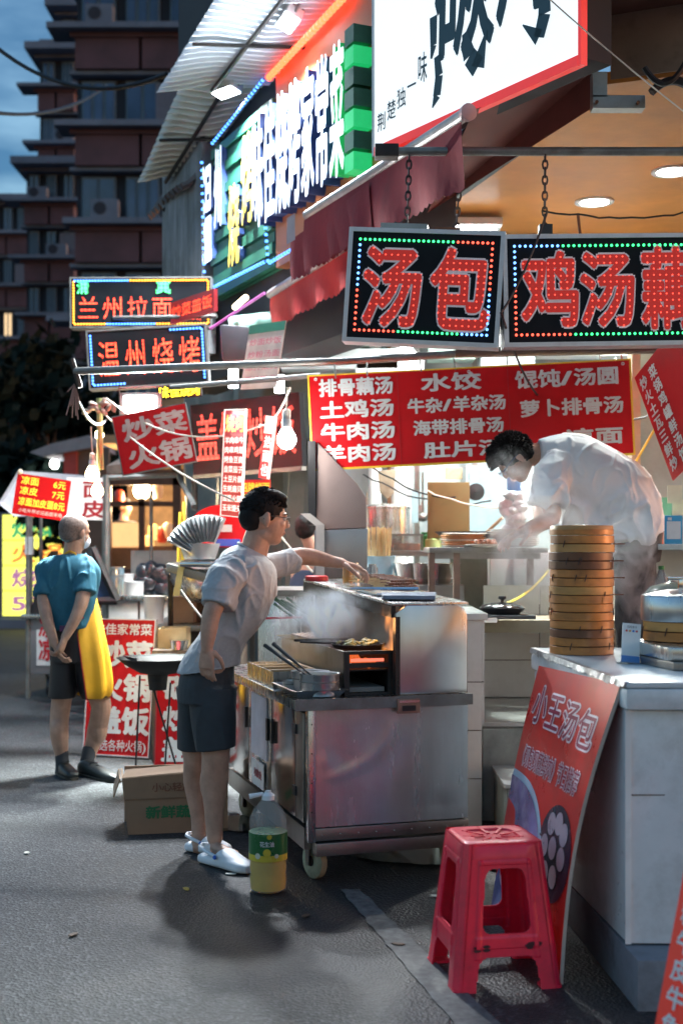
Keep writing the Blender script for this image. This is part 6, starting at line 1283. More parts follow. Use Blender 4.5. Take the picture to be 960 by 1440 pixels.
for i, ch in enumerate('小王汤包'):
    for mt, of, o_ in ((pw_, .062, .0015), (pm_, .008, .003)): pmap(lay(ch, 0,0,1,1,of), .07+.215*i, .775-.008*i, .07+.215*(i+1)-.01, .935-.012*i, o_, mt, 'character')
for mt, of, o_ in ((pw_, .06, .0015), (pm_, .0, .003)): pmap(lay('《现包现蒸鲜肉》节日推荐', 0,0,1,1,of), .06, .60, .90, .69, o_, mt, 'character')
def disc(u, v, ru, rv, n=36, y=0, a0=0, a1=360): m = MB(); m.v = [(u,0,v)]+[(u+ru*math.cos(math.radians(a0+(a1-a0)*k/n)),0,v+rv*math.sin(math.radians(a0+(a1-a0)*k/n))) for k in range(n+1)]; m.f = [(0,k,k+1) for k in range(1,n+1)]; return m
# left photo area: blue violet photograph with curved edge (flat print)
m = MB(); pts = [(0,.02),(.62,.02)]+[( .50*math.cos(math.radians(a))*1.25, .02+.48*math.sin(math.radians(a))+.04) for a in range(0,91,6)]
prev = None; m.v = [(0,0,.0)]; 
for a in range(0,91,5): m.v.append((.68*abs(math.cos(math.radians(a)))**.67, 0, .575*math.sin(math.radians(a))**.67))
m.f = [(0,k,k+1) for k in range(1,len(m.v)-1)]
pmap(m, 0,.004,1,1,.0015, M('pale_blue_photo_edge',(.35,.50,.62),.3,coat=.3), 'photo_border')
m = MB(); m.v = [(0.0,0,.0)]
for a in range(0,91,5): m.v.append((.65*abs(math.cos(math.radians(a)))**.67, 0, .548*math.sin(math.radians(a))**.67))
m.f = [(0,k,k+1) for k in range(1,len(m.v)-1)]
pmap(m, 0,.004,1,1,.003, M('violet_food_photo',(.16,.15,.33),.25,var=.75,scale=3.4,coat=.3,dirt=(.42,.44,.60),dirt_amt=.9,dscale=5), 'food_photo')
dp_ = M('dumpling_print', (.42,.34,.40), .3, var=.2, scale=10)
for u, v, a, b in ((.20,.30,.08,.06),(.33,.22,.09,.05),(.15,.17,.08,.05)): pmap(disc(u,v,a,b), 0,0,1,1,.0042, M('photo_bowl',(.55,.45,.55),.3,var=.3), 'bowl_print')
pmap(disc(.775,.385,.215,.165), 0,0,1,1,.0015, M('black_basket_print',(.02,.025,.045),.25), 'basket_print')
for u, v in ((.70,.475),(.79,.49),(.87,.465),(.65,.39),(.76,.40),(.88,.385),(.70,.305),(.81,.31)): pmap(disc(u,v,.050,.040,16), 0,0,1,1,.003, dp_, 'dumpling_print')
# stack of bamboo steamers
bam = M('steamed_bamboo', (.52,.19,.04), .42, var=.30, scale=2.2, stretch=(2,2,9), dirt=(.10,.035,.018), dirt_amt=.85, dscale=5, coat=.25)
bamd = M('dark_wet_bamboo', (.15,.055,.025), .35, var=.4, scale=4, dirt=(.3,.14,.05), dirt_amt=.6, coat=.3); bamp = M('pale_bamboo', (.55,.26,.07), .45, var=.2, scale=3, stretch=(2,2,9), dirt=(.25,.11,.04), dirt_amt=.6)
tie = M('dark_tie', (.06,.03,.02), .6)
sd_ = 4.99; sx = X(817,sd_); R_ = .1235; N7 = 7; hh = .0655
labels = ['bottom bamboo steamer of the tall stack, resting on the freezer top','second bamboo steamer from the bottom of the tall stack, the darkest one','third bamboo steamer from the bottom of the tall stack','middle bamboo steamer of the tall stack','fifth bamboo steamer from the bottom of the tall stack','dark bamboo steamer sixth from the bottom of the tall stack','topmost bamboo steamer of the tall stack, directly under the lid']
def steamer(label, x, y, z, R, h, mats, ang, seed):
    rn = random.Random(seed); t = thing('bamboo_steamer', label, 'steamer', (x+rn.uniform(-.003,.003),y,z), ang)
    ring = lambda r0, r1, a, b: [(r0,a),(r1-.0015,a),(r1,a+.0015),(r1,b-.0015),(r1-.0015,b),(r0,b)]
    obj('lower_band', MB().lathe((0,0,0), ring(R-.012,R,0.0005,h*.47), 48, True), mats[0], t, smooth=True)
    obj('upper_band', MB().lathe((0,0,0), ring(R-.012,R*.992,h*.52,h-.001), 48, True), mats[1], t, smooth=True)
    obj('inner_ring', MB().lathe((0,0,0), ring(R-.02,R-.0125,0.002,h-.004), 40, True), tie, t, smooth=True)
    for k in range(5): a = rn.uniform(0,6.28); obj('tie', MB().tube([(R*1.004*math.cos(a),R*1.004*math.sin(a),h*.30),(R*1.012*math.cos(a+.03),R*1.012*math.sin(a+.03),h*.5),(R*1.004*math.cos(a+.06),R*1.004*math.sin(a+.06),h*.7)], .0022, 5), tie, t)
    a = rn.uniform(0,6.28); obj('band_overlap', MB().lathe((0,0,0), [(R+.0004,h*.03),(R+.003,h*.03),(R+.003,h*.45),(R+.0004,h*.45)], 48, True).__class__().add([((R+.0025)*math.cos(a+q*.07), (R+.0025)*math.sin(a+q*.07), zz) for q in range(7) for zz in (h*.03,h*.44)], [(2*q,2*q+2,2*q+3,2*q+1) for q in range(6)]), mats[0], t, smooth=True)
    return t
for i in range(N7):
    mt = ((bam,bam),(bamd,bam),(bam,bam),(bam,bamp),(bam,bam),(bamd,bamd),(bamp,bam))[i]
    t = steamer(labels[i], sx+.002*math.sin(i*2.1), sd_, FH+i*hh, R_, hh, mt, i*.8, 40+i)
    if i in (3,4,5,6): 
        h_ = obj('twig_handle', MB().tube([(R_*.95*math.cos(-.25),R_*.95*math.sin(-.25),hh*.5),(R_*1.32*math.cos(-.25),R_*1.32*math.sin(-.25),hh*.5)], .003, 6), bamd, t); h_.rotation_euler = (0,0,-i*.8)
t = thing('bamboo_cover', 'woven bamboo cover on top of the tall steamer stack', 'cover', (sx,sd_,FH+N7*hh))
obj('rim', MB().lathe((0,0,0), [(R_-.01,.001),(R_*.985,.001),(R_*.985,.030),(R_*.96,.038),(R_-.02,.038)], 48, True), bamp, t, smooth=True); obj('weave', MB().lathe((0,0,.030), [(R_-.012,0),(R_*.6,.009),(0,.012)], 40), M('woven_bamboo', (.42,.22,.09), .6, var=.5, scale=60, bump=.002, bscale=90), t, smooth=True); obj('rim_band', MB().lathe((0,0,0), [(R_*.985,.004),(R_*1.0,.005),(R_*1.0,.022),(R_*.985,.023)], 48, True), bam, t, smooth=True)
# QR stand
qs = thing('payment_stand', 'white payment card stand with blue foot and coloured icons beside the bamboo stack', 'card stand', mat=Matrix.Translation(V((X(885,4.55),4.55,FH+.001)))@Matrix.Rotation(.12,4,'Z')@Matrix.Rotation(-.14,4,'X')@Matrix.Rotation(.10,4,'Y'))
obj('card', MB().rbox((-.034,-.002,.0),(.034,.002,.142),.001), white, qs); obj('blue_foot', MB().box((-.034,-.0035,0),(.034,-.0022,.026)), M('blue_print'), qs)
for i, c in enumerate(((.6,.05,.04),(.7,.35,.05),(.05,.2,.6),(.6,.08,.1))): obj('icon', MB().lathe((-.019+.0125*i,-.0022,.115), [(0,0),(.004,0),(.004,.0012),(0,.0013)], 12, axis=(0,-1,0)), M('icon_%s' % ('red','amber','blue','rose')[i], c), qs)
txt(qs, '扫码支付', -.018, .124, .018, .135, M('red_ink') if 0 else black, y=-.0026, off=0); obj('base', MB().lathe((0,.012,-.001), [(.045,0),(.045,.003),(0,.004)], 24), clear, qs)
# big pot on steel base right
bs = thing('steel_plinth', 'low square steel steamer base plate at the right edge on the freezer', 'plinth', (X(965,4.55),4.6,FH+.001))
zt = FH+.001
obj('base_plate', MB().prism([(X(893,4.5),4.72,zt),(X(955,4.2),4.28,zt),(X(1100,4.2),4.28,zt),(X(1060,4.7),4.95,zt)], (0,0,.028)), steeld, bs, True, bevel=.004); obj('top_plate', MB().prism([(X(896,4.5),4.70,zt+.03),(X(951,4.2),4.31,zt+.03),(X(1100,4.2),4.31,zt+.03),(X(1060,4.7),4.92,zt+.03)], (0,0,.045)), steel, bs, True, bevel=.006)
st = steamer('wide bamboo steamer under the steel pot lid at the right edge', X(960,4.62), 4.62, zt+.078, .145, .07, (bam, bamp), 1, 77)
pt_ = thing('steel_steamer_lid', 'tall steel steamer pot with handle sitting on the wide bamboo steamer', 'pot', (X(960,4.62),4.62,zt+.149))
obj('body', MB().lathe((0,0,0), [(.148,0),(.15,.004),(.15,.085),(.145,.092),(.06,.11),(0,.112)], 44), M('brushed_pot_steel'), pt_, smooth=True); obj('handle', MB().box((-.02,-.012,.105),(-.005,.012,.15)).box((-.06,-.012,.145),(-.002,.012,.157)), steelp, pt_, bevel=.003)
for i in range(3): obj('dumpling', MB().ball((X(925+18*i,5.1)-X(960,4.62),.5,.12), (.03,.03,.022), 10, 6), M('dough',(.7,.66,.55),.5), pt_, smooth=True) if 0 else None
dm = thing('glass_cover', 'round glass cover with yellow food seen behind the steel steamer pot', 'cover', (X(945,5.3),5.3,FH)); obj('dome', MB().lathe((0,0,.15), [(.13,0),(.125,.06),(.09,.10),(.0,.125)], 28), M('dull_glass',(.5,.6,.55),.15,trans=.6), dm, smooth=True); obj('food', MB().lathe((0,0,.0), [(.11,0),(.12,.15),(.08,.20),(0,.21)], 20), M('yellow_food',(.4,.36,.12),.6,var=.5,scale=20), dm, smooth=True)
# red stool
st_ = thing('plastic_stool', 'red moulded plastic stool with open sides on the road in front of the grill cart', 'stool', mat=Matrix.Translation(V((X(692,4.18),4.18,0)))@Matrix.Rotation(math.radians(10),4,'Z'))
rp_ = M('red_stool_plastic', (.86,.018,.060), .36, var=.10, scale=4, dirt=(.36,.010,.03), dirt_amt=.6, bump=.0006, bscale=25, coat=.15, dscale=9)
H = .455; tw, bw = .128, .178
def half(z): return bw+(tw-bw)*(z/H)
def side_face(k):
    # one side wall: polygon with openings built from strips; side along local x, at y=-half
    m = MB(); N_ = 28; zs = [0,.03,.11,.135,.155,.16,.19,.21,.33,.355,.375,.385,.41,.43,H-.008]
    zs = [0]+[H*i/130 for i in range(1,130)]+[H-.006]; us = [i/84*2-1 for i in range(85)]
    def solid(u, z):
        a = abs(u)
        # leg arch
        if z < .105:
            c = .60-.05*(z/.105); 
            if z > .065: c -= .16*(1-math.sqrt(max(0,1-((z-.065)/.04)**2)))
            if a < c: return False
        # window
        wz0, wz1 = .175, .375
        if wz0 < z < wz1:
            c = .52 - .06*(z-wz0)/(wz1-wz0); e = min(z-wz0, wz1-z)
            if e < .035: c -= .20*(1-math.sqrt(max(0,1-((.035-e)/.035)**2)))
            if a < c: return False
        return True
    idx = {}
    def vid(i, j, inner):
        key = (i, j, inner)
        if key not in idx:
            u, z = us[i], zs[j]; hf = half(z); a = abs(u); rr = 0
            y = -hf; x = u*hf
            if a > .86: t = (a-.86)/.14; y += .022*t*t; 
            # ribs: raised border round the openings
            if .535 < a < .62 and .10 < z < .40: y -= .003
            if (.13 < z < .168) and a < .62: y -= .003
            if .385 < z < .40 and a < .6: y -= .003
            if inner: y += .006
            idx[key] = len(m.v); m.v.append((x, y, z))
        return idx[key]
    S_ = [[solid((us[i]+us[i+1])/2, (zs[j]+zs[j+1])/2) for j in range(len(zs)-1)] for i in range(len(us)-1)]
    for i in range(len(us)-1):
        for j in range(len(zs)-1):
            if not S_[i][j]: continue
            m.f.append((vid(i,j,0), vid(i+1,j,0), vid(i+1,j+1,0), vid(i,j+1,0))); m.f.append((vid(i,j+1,1), vid(i+1,j+1,1), vid(i+1,j,1), vid(i,j,1)))
            for di, dj, A_, B_ in ((-1,0,(i,j),(i,j+1)),(1,0,(i+1,j+1),(i+1,j)),(0,-1,(i+1,j),(i,j)),(0,1,(i,j+1),(i+1,j+1))):
                ii, jj = i+di, j+dj
                if ii < 0 or jj < 0 or ii >= len(us)-1 or jj >= len(zs)-1 or not S_[ii][jj]: m.f.append((vid(*A_,1), vid(*A_,0), vid(*B_,0), vid(*B_,1)))
    return m
sf0 = side_face(0)
for k in range(4):
    q = MB(); Rz = Matrix.Rotation(k*math.pi/2, 4, 'Z'); q.v = [tuple(Rz@V(p)) for p in sf0.v]; q.f = sf0.f; obj('side', q, rp_, st_, smooth=True)
def sq(z, r, n=40, e=6): 
    out = []
    for k in range(n):
        a = 2*math.pi*k/n; ca, sa = math.cos(a), math.sin(a); rad = r/((abs(ca)**e+abs(sa)**e)**(1/e)); out.append((rad*ca, rad*sa, z))
    return out
m = MB(); R3 = [sq(H-.05,tw+.008,40,9), sq(H-.012,tw+.004,40,8), sq(H-.002,tw-.006,40,7), sq(H,tw-.02,40,6), sq(H-.001,tw*.62,40,5), sq(H-.008,tw*.60,40,5), sq(H-.009,tw*.2,40,3)]
for r_ in R3: m.v += r_
for i in range(len(R3)-1):
    for k in range(40): m.f.append((i*40+k, i*40+(k+1)%40, (i+1)*40+(k+1)%40, (i+1)*40+k))
m.f.append(tuple(range(6*40, 7*40))); obj('seat', m, rp_, st_, smooth=True)
for k in range(8): a = k*math.pi/4+.2; obj('seat_rib', MB().prism([(.03*math.cos(a)-.006*math.sin(a), .03*math.sin(a)+.006*math.cos(a), H-.008),(.03*math.cos(a)+.006*math.sin(a), .03*math.sin(a)-.006*math.cos(a), H-.008),(.105*math.cos(a)+.003*math.sin(a), .105*math.sin(a)-.003*math.cos(a), H-.001),(.105*math.cos(a)-.003*math.sin(a), .105*math.sin(a)+.003*math.cos(a), H-.001)], (0,0,.003)), rp_, st_)
sc2 = M('stool_scuff', (.06,.01,.015), .7, var=.6)
for sx_ in (-1,1):
    for q in range(5): 
        w_ = .012+.012*rnd.random(); x_ = sx_*(.085+rnd.uniform(-.02,.018)); z_ = .135+rnd.uniform(-.012,.014); yy = -half(z_)-.0042; p = blob((x_, z_, 0), w_*.7, .005, q+sx_*3, z=0, n=10)
        obj('scuff', MB().add([(a, -half(b)-.0045, b) for a, b, c in p], [tuple(range(len(p)))]), sc2, st_)
for sx_ in (-1,1):
    for sy_ in (-1,1): obj('foot', MB().rbox((sx_*(bw-.035)-.035,sy_*(bw-.030)-.028,0),(sx_*(bw-.035)+.035,sy_*(bw-.030)+.028,.008),.012), rp_, st_)
# oil bottle
ob = thing('oil_bottle', 'big clear cooking oil bottle with green label and white spout by the clogs', 'bottle', (X(377,5.16), 5.16, 0))
pet = M('clear_pet', (.80,.86,.86), .06, alpha=.13, var=.03, bump=.002, bscale=18); oil = M('golden_oil', (.72,.44,.015), .12, trans=.25, alpha=1, var=.2, bump=.003, bscale=14)
def bprof(s): return [(.058*s,0),(.074*s,.012),(.077*s,.05),(.074*s,.075),(.077*s,.10),(.074*s,.13),(.076*s,.145),(.076*s,.245),(.072*s,.25),(.077*s,.27),(.074*s,.30),(.060*s,.33),(.030*s,.365),(.022*s,.375)]
obj('bottle', MB().lathe((0,0,0), bprof(1), 36), pet, ob, smooth=True); m = MB().lathe((0,0,.004), [(r*.955,z) for r, z in bprof(1) if z <= .13]+[(0,.132)], 32); obj('oil', m, oil, ob, smooth=True)
lbm = M('green_label', (.02,.14,.04), .3, var=.25); obj('label', MB().lathe((0,0,0), [(.0775,.155),(.0778,.16),(.0778,.24),(.0775,.244)], 36), lbm, ob, smooth=True); obj('label_band', MB().lathe((0,0,0), [(.0780,.135),(.0782,.158),(.0780,.16)], 36), M('label_yellow',(.65,.5,.05),.3,var=.3), ob, smooth=True)
for (a, z, r, mt) in ((.0,.172,.016,M('label_yellow')),(.12,.235,.010,M('label_yellow')),(.5,.158,.009,M('label_cream',(.6,.6,.45))),(-.5,.158,.012,M('label_cream'))):
    th = -math.pi/2+a; obj('label_mark', MB().lathe((.0782*math.cos(th), .0782*math.sin(th), z), [(0,0),(r,0),(r,.0008),(0,.001)], 14, axis=(math.cos(th),math.sin(th),0)), mt, ob)
m = lay('花生油', -.03, .195, .03, .218, .02); m.v = [(.0790*math.cos(-math.pi/2+x/.079), .0790*math.sin(-math.pi/2+x/.079), z) for x, y, z in m.v]; obj('lettering', m, wink, ob)
obj('spout_cap', MB().lathe((0,0,.37), [(.026,0),(.026,.018),(.018,.026),(.012,.03),(.012,.036),(0,.036)], 20), white, ob, smooth=True); obj('spout_lid', MB().tube([(-.02,-.005,.394),(-.075,-.015,.385)], [.008,.011], 8), white, ob, smooth=True)
# red sign lower right
nb, wn, hn = simple_board('slanted red board with white characters 牛皮牛鱼 at the lower right corner', P(918,1452,3.05), P(1010,1500,2.85), P(960,1212,3.1), M('bright_red_board', (.70,.03,.02), .35, emit=(1,.05,.03), es=.06), .015, None, name='price_board')
txt(nb, '糖牛皮牛鱼', .018, .0, .082, hn*.80, wink, off=.03, vertical=True, gap=.06)
# ================================================================== PEOPLE
def organic(name, mb, mat, parent, voxel=.006, it=4, disp=None, label=None):
    me = mb.mesh(name+'_src'); bm = bmesh.new(); bm.from_mesh(me); bmesh.ops.recalc_face_normals(bm, faces=bm.faces); bm.to_mesh(me); bm.free()
    o = bpy.data.objects.new('tmp', me); C.objects.link(o)
    r = o.modifiers.new('r', 'REMESH'); r.mode = 'VOXEL'; r.voxel_size = voxel; r.adaptivity = 0
    s = o.modifiers.new('s', 'SMOOTH'); s.iterations = it; s.factor = .5
    dg = bpy.context.evaluated_depsgraph_get(); m2 = bpy.data.meshes.new_from_object(o.evaluated_get(dg)); bpy.data.objects.remove(o)
    if disp:
        n_ = len(m2.vertices); co = np.empty(n_*3); m2.vertices.foreach_get('co', co); no = np.empty(n_*3); m2.vertex_normals.foreach_get('vector', no)
        co = co.reshape(-1,3); no = no.reshape(-1,3); dv = np.array([disp(V(c), V(n)) for c, n in zip(co, no)]); co += no*dv[:,None]; m2.vertices.foreach_set('co', co.ravel()); m2.update()
    m2.transform(MW[parent.name].inverted()); m2.name = name; m2.polygons.foreach_set('use_smooth', [True]*len(m2.polygons)); m2.materials.clear(); m2.materials.append(mat)
    return link(m2, name, None, parent)
def limb(mb, pts, rs, n=16, sub=4):
    # smooth tube through joints (catmull)
    P_ = [V(p) for p in pts]; out = []; ro = []
    for i in range(len(P_)-1):
        p0 = P_[max(i-1,0)]; p1 = P_[i]; p2 = P_[i+1]; p3 = P_[min(i+2,len(P_)-1)]
        for k in range(sub):
            t = k/sub; out.append(.5*((2*p1)+(p2-p0)*t+(2*p0-5*p1+4*p2-p3)*t*t+(3*p1-p0-3*p2+p3)*t**3)); ro.append(rs[i]+(rs[i+1]-rs[i])*t)
    out.append(P_[-1]); ro.append(rs[-1]); mb.tube(out, ro, n)
    mb.ball(P_[-1], rs[-1], 12, 8); mb.ball(P_[0], rs[0], 12, 8); return mb
def head(mb, c, R, s=1.0, ear=True):
    """c: centre of skull; R: 3x3 with local +X = face direction, +Y = left side, +Z = up"""
    T = lambda v: c+R@(V(v)*s)
    mb.ball(T((-.012,0,.022)), (.094*s,.076*s,.092*s), 24, 16, R)       # cranium
    mb.ball(T((.028,0,-.03)), (.062*s,.060*s,.082*s), 20, 14, R)      # face
    mb.ball(T((.045,0,-.088)), (.036*s,.036*s,.028*s), 14, 10, R)     # chin
    mb.ball(T((.01,0,-.070)), (.055*s,.054*s,.036*s), 14, 10, R)      # jaw
    mb.ball(T((.074,0,.018)), (.018*s,.046*s,.014*s), 12, 8, R)       # brow
    mb.loft([(T((.082,0,.012)), R@V((.008,0,0))*s, R@V((0,.008,0))*s), (T((.098,0,-.018)), R@V((.012,0,0))*s, R@V((0,.013,0))*s), (T((.097,0,-.034)), R@V((.014,0,0))*s, R@V((0,.017,0))*s), (T((.086,0,-.038)), R@V((.008,0,0))*s, R@V((0,.010,0))*s)], 12)  # nose
    for y in (-.032,.032): mb.ball(T((.062,y,-.022)), (.022*s,.022*s,.018*s), 10, 8, R)   # cheeks
    mb.ball(T((.080,0,-.054)), (.013*s,.024*s,.006*s), 12, 8, R); mb.ball(T((.078,0,-.065)), (.013*s,.020*s,.007*s), 12, 8, R)  # lips
    if ear:
        for y in (-1,1):
            mb.ball(T((-.006,y*.077,-.012)), (.018*s,.010*s,.032*s), 12, 8, R@Matrix.Rotation(y*.3,3,'Z')); mb.ball(T((-.002,y*.076,-.036)), (.010*s,.008*s,.012*s), 8, 6, R)
    return T
def hand(mb, wrist, dirv, palmn, s=1.0, curl=.5, spread=.10, thumb=1, side=None):
    """dirv: direction to fingers, palmn: palm normal (where fingers curl to)"""
    d = V(dirv).normalized(); p = (V(palmn)-d*V(palmn).dot(d)).normalized(); u = d.cross(p).normalized()*thumb   # thumb side = +u
    w = V(wrist); k = .092*s
    mb.loft([(w-d*.005, u*.027*s, p*.020*s), (w+d*k*.35, u*.036*s, p*.017*s), (w+d*k*.8, u*.042*s, p*.015*s), (w+d*k*1.02, u*.040*s, p*.012*s)], 16, 2.6)
    for i, (off, L_) in enumerate(((.030,.070),(.010,.080),(-.011,.074),(-.031,.058))):
        b = w+d*k*.98+u*off*s; q = b; pts = [b-d*.01]; cur = 0; dd = (d+u*spread*off*22*.4).normalized()
        for j, f in enumerate((.45,.32,.23)):
            cur += curl*(.75,1.0,.6)[j]*(1+.12*(i-1.5)); v_ = dd*math.cos(cur)+p*math.sin(cur); q = q+v_*L_*f*s; pts.append(q)
        mb.tube(pts, [.0092*s,.0088*s,.0080*s,.0066*s], 10); 
        for z, rr in zip(pts, (.0092,.0094,.0084,.0066)): mb.ball(z, rr*s, 8, 6)
    b = w+d*k*.25+u*.030*s+p*.006*s; m1 = b+(d*.55+u*.65+p*.35).normalized()*.042*s; m2_ = m1+(d*.85+u*.15+p*.45).normalized()*.030*s; m3 = m2_+(d*.9-u*.05+p*.5).normalized()*.024*s
    mb.tube([b-d*.01, m1, m2_, m3], [.014*s,.0115*s,.0100*s,.0080*s], 10)
    for z, rr in ((b,.014),(m1,.0115),(m2_,.01),(m3,.008)): mb.ball(z, rr*s, 8, 6)
def ell(mb, rings, e=2.3, n=28, sub=4):
    # smooth interpolated loft of (center, u, v)
    out = []; R_ = [(V(c), V(u), V(v)) for c, u, v in rings]
    for i in range(len(R_)-1):
        for k in range(sub):
            t = k/sub; q = []
            for a in range(3):
                p0, p1, p2, p3 = R_[max(i-1,0)][a], R_[i][a], R_[i+1][a], R_[min(i+2,len(R_)-1)][a]
                q.append(.5*((2*p1)+(p2-p0)*t+(2*p0-5*p1+4*p2-p3)*t*t+(3*p1-p0-3*p2+p3)*t**3))
            out.append(tuple(q))
    out.append(R_[-1]); mb.loft(out, n, e)
def skinmat(n, c): 
    m = M(n, c, .45, var=.22, scale=14, bump=.0004, bscale=160); b = m.node_tree.nodes['Principled BSDF']; b.inputs['Subsurface Weight'].default_value = .12; b.inputs['Subsurface Radius'].default_value = (.02,.008,.004); b.inputs['Subsurface Scale'].default_value = .4; return m
skin1 = skinmat('tan_skin', (.47,.27,.19)); skin2 = skinmat('weathered_skin', (.44,.25,.17)); skin3 = skinmat('light_skin', (.50,.29,.21))
hairm = M('black_hair', (.010,.008,.008), .7, spec=.2, var=.5, scale=40, stretch=(1,1,.3)); greyhair = M('cropped_grey_hair', (.17,.12,.10), .8, var=.4, scale=90)
def fold(seed, amp, sc, dirs=(1,1,1)):
    def f(c, n):
        q = V((c.x*dirs[0], c.y*dirs[1], c.z*dirs[2]))*sc+V((seed,)*3); q += V((noise.noise(q*.6), noise.noise(q*.6+V((3,3,3))), 0))*.9
        a = noise.noise(q); r_ = max(0, 1-abs(a)*3.2); b = noise.noise(q*.4+V((9,1,4))); return amp*(r_*r_*(.5+b)*1.3+b*.8)
    return f
def rotm(face, up=(0,0,1)):
    x = V(face).normalized(); z = (V(up)-x*V(up).dot(x)).normalized(); y = z.cross(x); return Matrix((x, y, z)).transposed()
def tufts(mb, c, R, s, n, L_, seed, region, r=.006, lean=(0,0,.4)):
    rn = random.Random(seed)
    k = 0
    while k < n:
        v = V((rn.gauss(0,1), rn.gauss(0,1), rn.gauss(0,1))).normalized()
        if not region(v): continue
        k += 1; b = V((v.x*.096-.012, v.y*.079, v.z*.094+.022))*s; t = (v*.8+V(lean)+V((rn.gauss(0,.25), rn.gauss(0,.25), rn.gauss(0,.2)))).normalized()
        mb.tube([c+R@(b*.96), c+R@(b+t*L_*.6), c+R@(b+t*L_)], [r, r*.7, r*.15], 5)
# ---- man 1 (grey shirt), view plane depth ~5.7
D1 = 5.70
q = lambda px, py, dd=0: P(px, py, D1+dd)
m1 = thing('person', 'man in grey t-shirt, dark shorts and white clogs reaching over the grill', 'person', (X(300,D1), D1, 0))
body = MB(); hc = q(373,727,.02); R1 = rotm((.95,.22,-.12), (.05,0,1)); T1_ = head(body, hc, R1, 1.05); T1 = T1_
limb(body, [q(364,750,.03), q(355,782,.04), q(345,815,.04)], [.060,.064,.075])
# torso core
ell(body, [(q(345,800,.03), V((.10,.06,0)), V((-.07,.12,0))), (q(335,850,.02), V((.10,.03,.02)), V((-.03,.15,0))), (q(305,900,.0), V((.10,0,.02)), V((0,.15,0))), (q(292,950,0), V((.11,0,0)), V((0,.16,0)))], sub=3)
# near arm (hangs)
limb(body, [q(322,802,-.14), q(304,846,-.23), q(297,866,-.245), q(294,885,-.25), q(291,912,-.25)], [.052,.043,.040,.037,.025])
hand(body, q(291,912,-.25), (-.02,.03,-1), (.45,1,0), .92, .42, thumb=1)
# far arm reaching right
limb(body, [q(385,792,.20), q(418,783,.26), q(440,784,.28), q(468,790,.28), q(480,792,.27)], [.048,.042,.040,.028,.025])
hand(body, q(480,792,.27), (1,.05,-.30), (.1,-.1,-1), 1.0, .62, thumb=-1)
# legs
limb(body, [q(285,975,.08), q(275,1040,.10), q(276,1068,.10), q(276,1100,.13), q(281,1150,.12), q(280,1190,.10)], [.07,.066,.058,.058,.040,.034])
limb(body, [q(297,980,-.07), q(303,1035,-.08), q(303,1066,-.09), q(302,1098,-.07), q(301,1140,-.08), q(302,1178,-.09)], [.07,.068,.060,.062,.043,.035])
body.ball(q(298,1100,-.05), (.055,.055,.10), 12, 8)
# feet
body.loft([(q(296,1190,-.09), V((0,.03,0)), V((0,0,.03))), (q(312,1196,-.12), V((0,.036,0)), V((0,0,.028))), (q(335,1204,-.16), V((0,.04,0)), V((0,0,.02)))], 12)
body.loft([(q(272,1190,.10), V((0,.03,0)), V((0,0,.03))), (q(300,1196,.08), V((0,.036,0)), V((0,0,.022)))], 12)
organic('body', body, skin1, m1, .0042, 3)
# face details
for y in (-.030,.030):
    obj('eye', MB().ball(T1((.077,y,.0)), .0105, 10, 8), M('eye_white',(.6,.58,.55),.2), m1, True, smooth=True); obj('iris', MB().ball(T1((.0865,y,.0)), .0045, 8, 6), black, m1, True, smooth=True); obj('eyebrow', MB().tube([T1((.088,y*.5,.018)), T1((.086,y,.024)), T1((.074,y*1.5,.018))], [.003,.004,.002], 6), hairm, m1, True)
obj('lips', MB().ball(T1((.0885,0,-.0595)), (.006,.018,.005), 10, 6, R1), M('lips',(.30,.10,.09),.4), m1, True, smooth=True)
hm = MB()
hm.ball(T1((-.016,0,.032)), (.101,.084,.092), 24, 16, R1); hm.ball(T1((-.055,0,-.002)), (.063,.078,.073), 20, 12, R1); hm.ball(T1((.045,0,.088)), (.045,.058,.024), 16, 10, R1); hm.ball(T1((.01,0,.10)), (.06,.06,.025), 16, 10, R1)
# carve by moving: sideburn
for y in (-1,1): hm.ball(T1((.018,y*.070,.012)), (.012,.010,.030), 10, 8, R1)
h1_ = organic('hair', hm, hairm, m1, .005, 2, lambda c, n: .0012*noise.noise(c*110)+.0025*noise.noise(c*30))
tf = MB(); tufts(tf, hc, R1, 1.06, 900, .011, 5, lambda v: v.z > .30 or (v.x < -.1 and v.z > -.1), .0030, (.3,0,.3)); tufts(tf, hc, R1, 1.07, 300, .017, 6, lambda v: v.z > .75 or (v.z > .5 and v.x > .2), .0035, (.7,0,.5)); obj('hair_tuft', tf, hairm, m1, True)['kind'] = 'stuff'
gl_ = MB(); 
for y in (-.032,.032):
    pts = [T1((.098,y+.021*math.cos(a*.5236),-.002+.015*math.sin(a*.5236))) for a in range(13)]; gl_.tube(pts, .0014, 5, False)
    gl_.tube([T1((.096,y*1.6,.006)), T1((.05,math.copysign(.079,y),.006)), T1((-.005,math.copysign(.082,y),.004)), T1((-.02,math.copysign(.080,y),-.012))], .0022, 5)
gl_.tube([T1((.101,-.011,.002)), T1((.101,.011,.002))], .0014, 5); obj('glasses', gl_, black, m1, True, smooth=True)
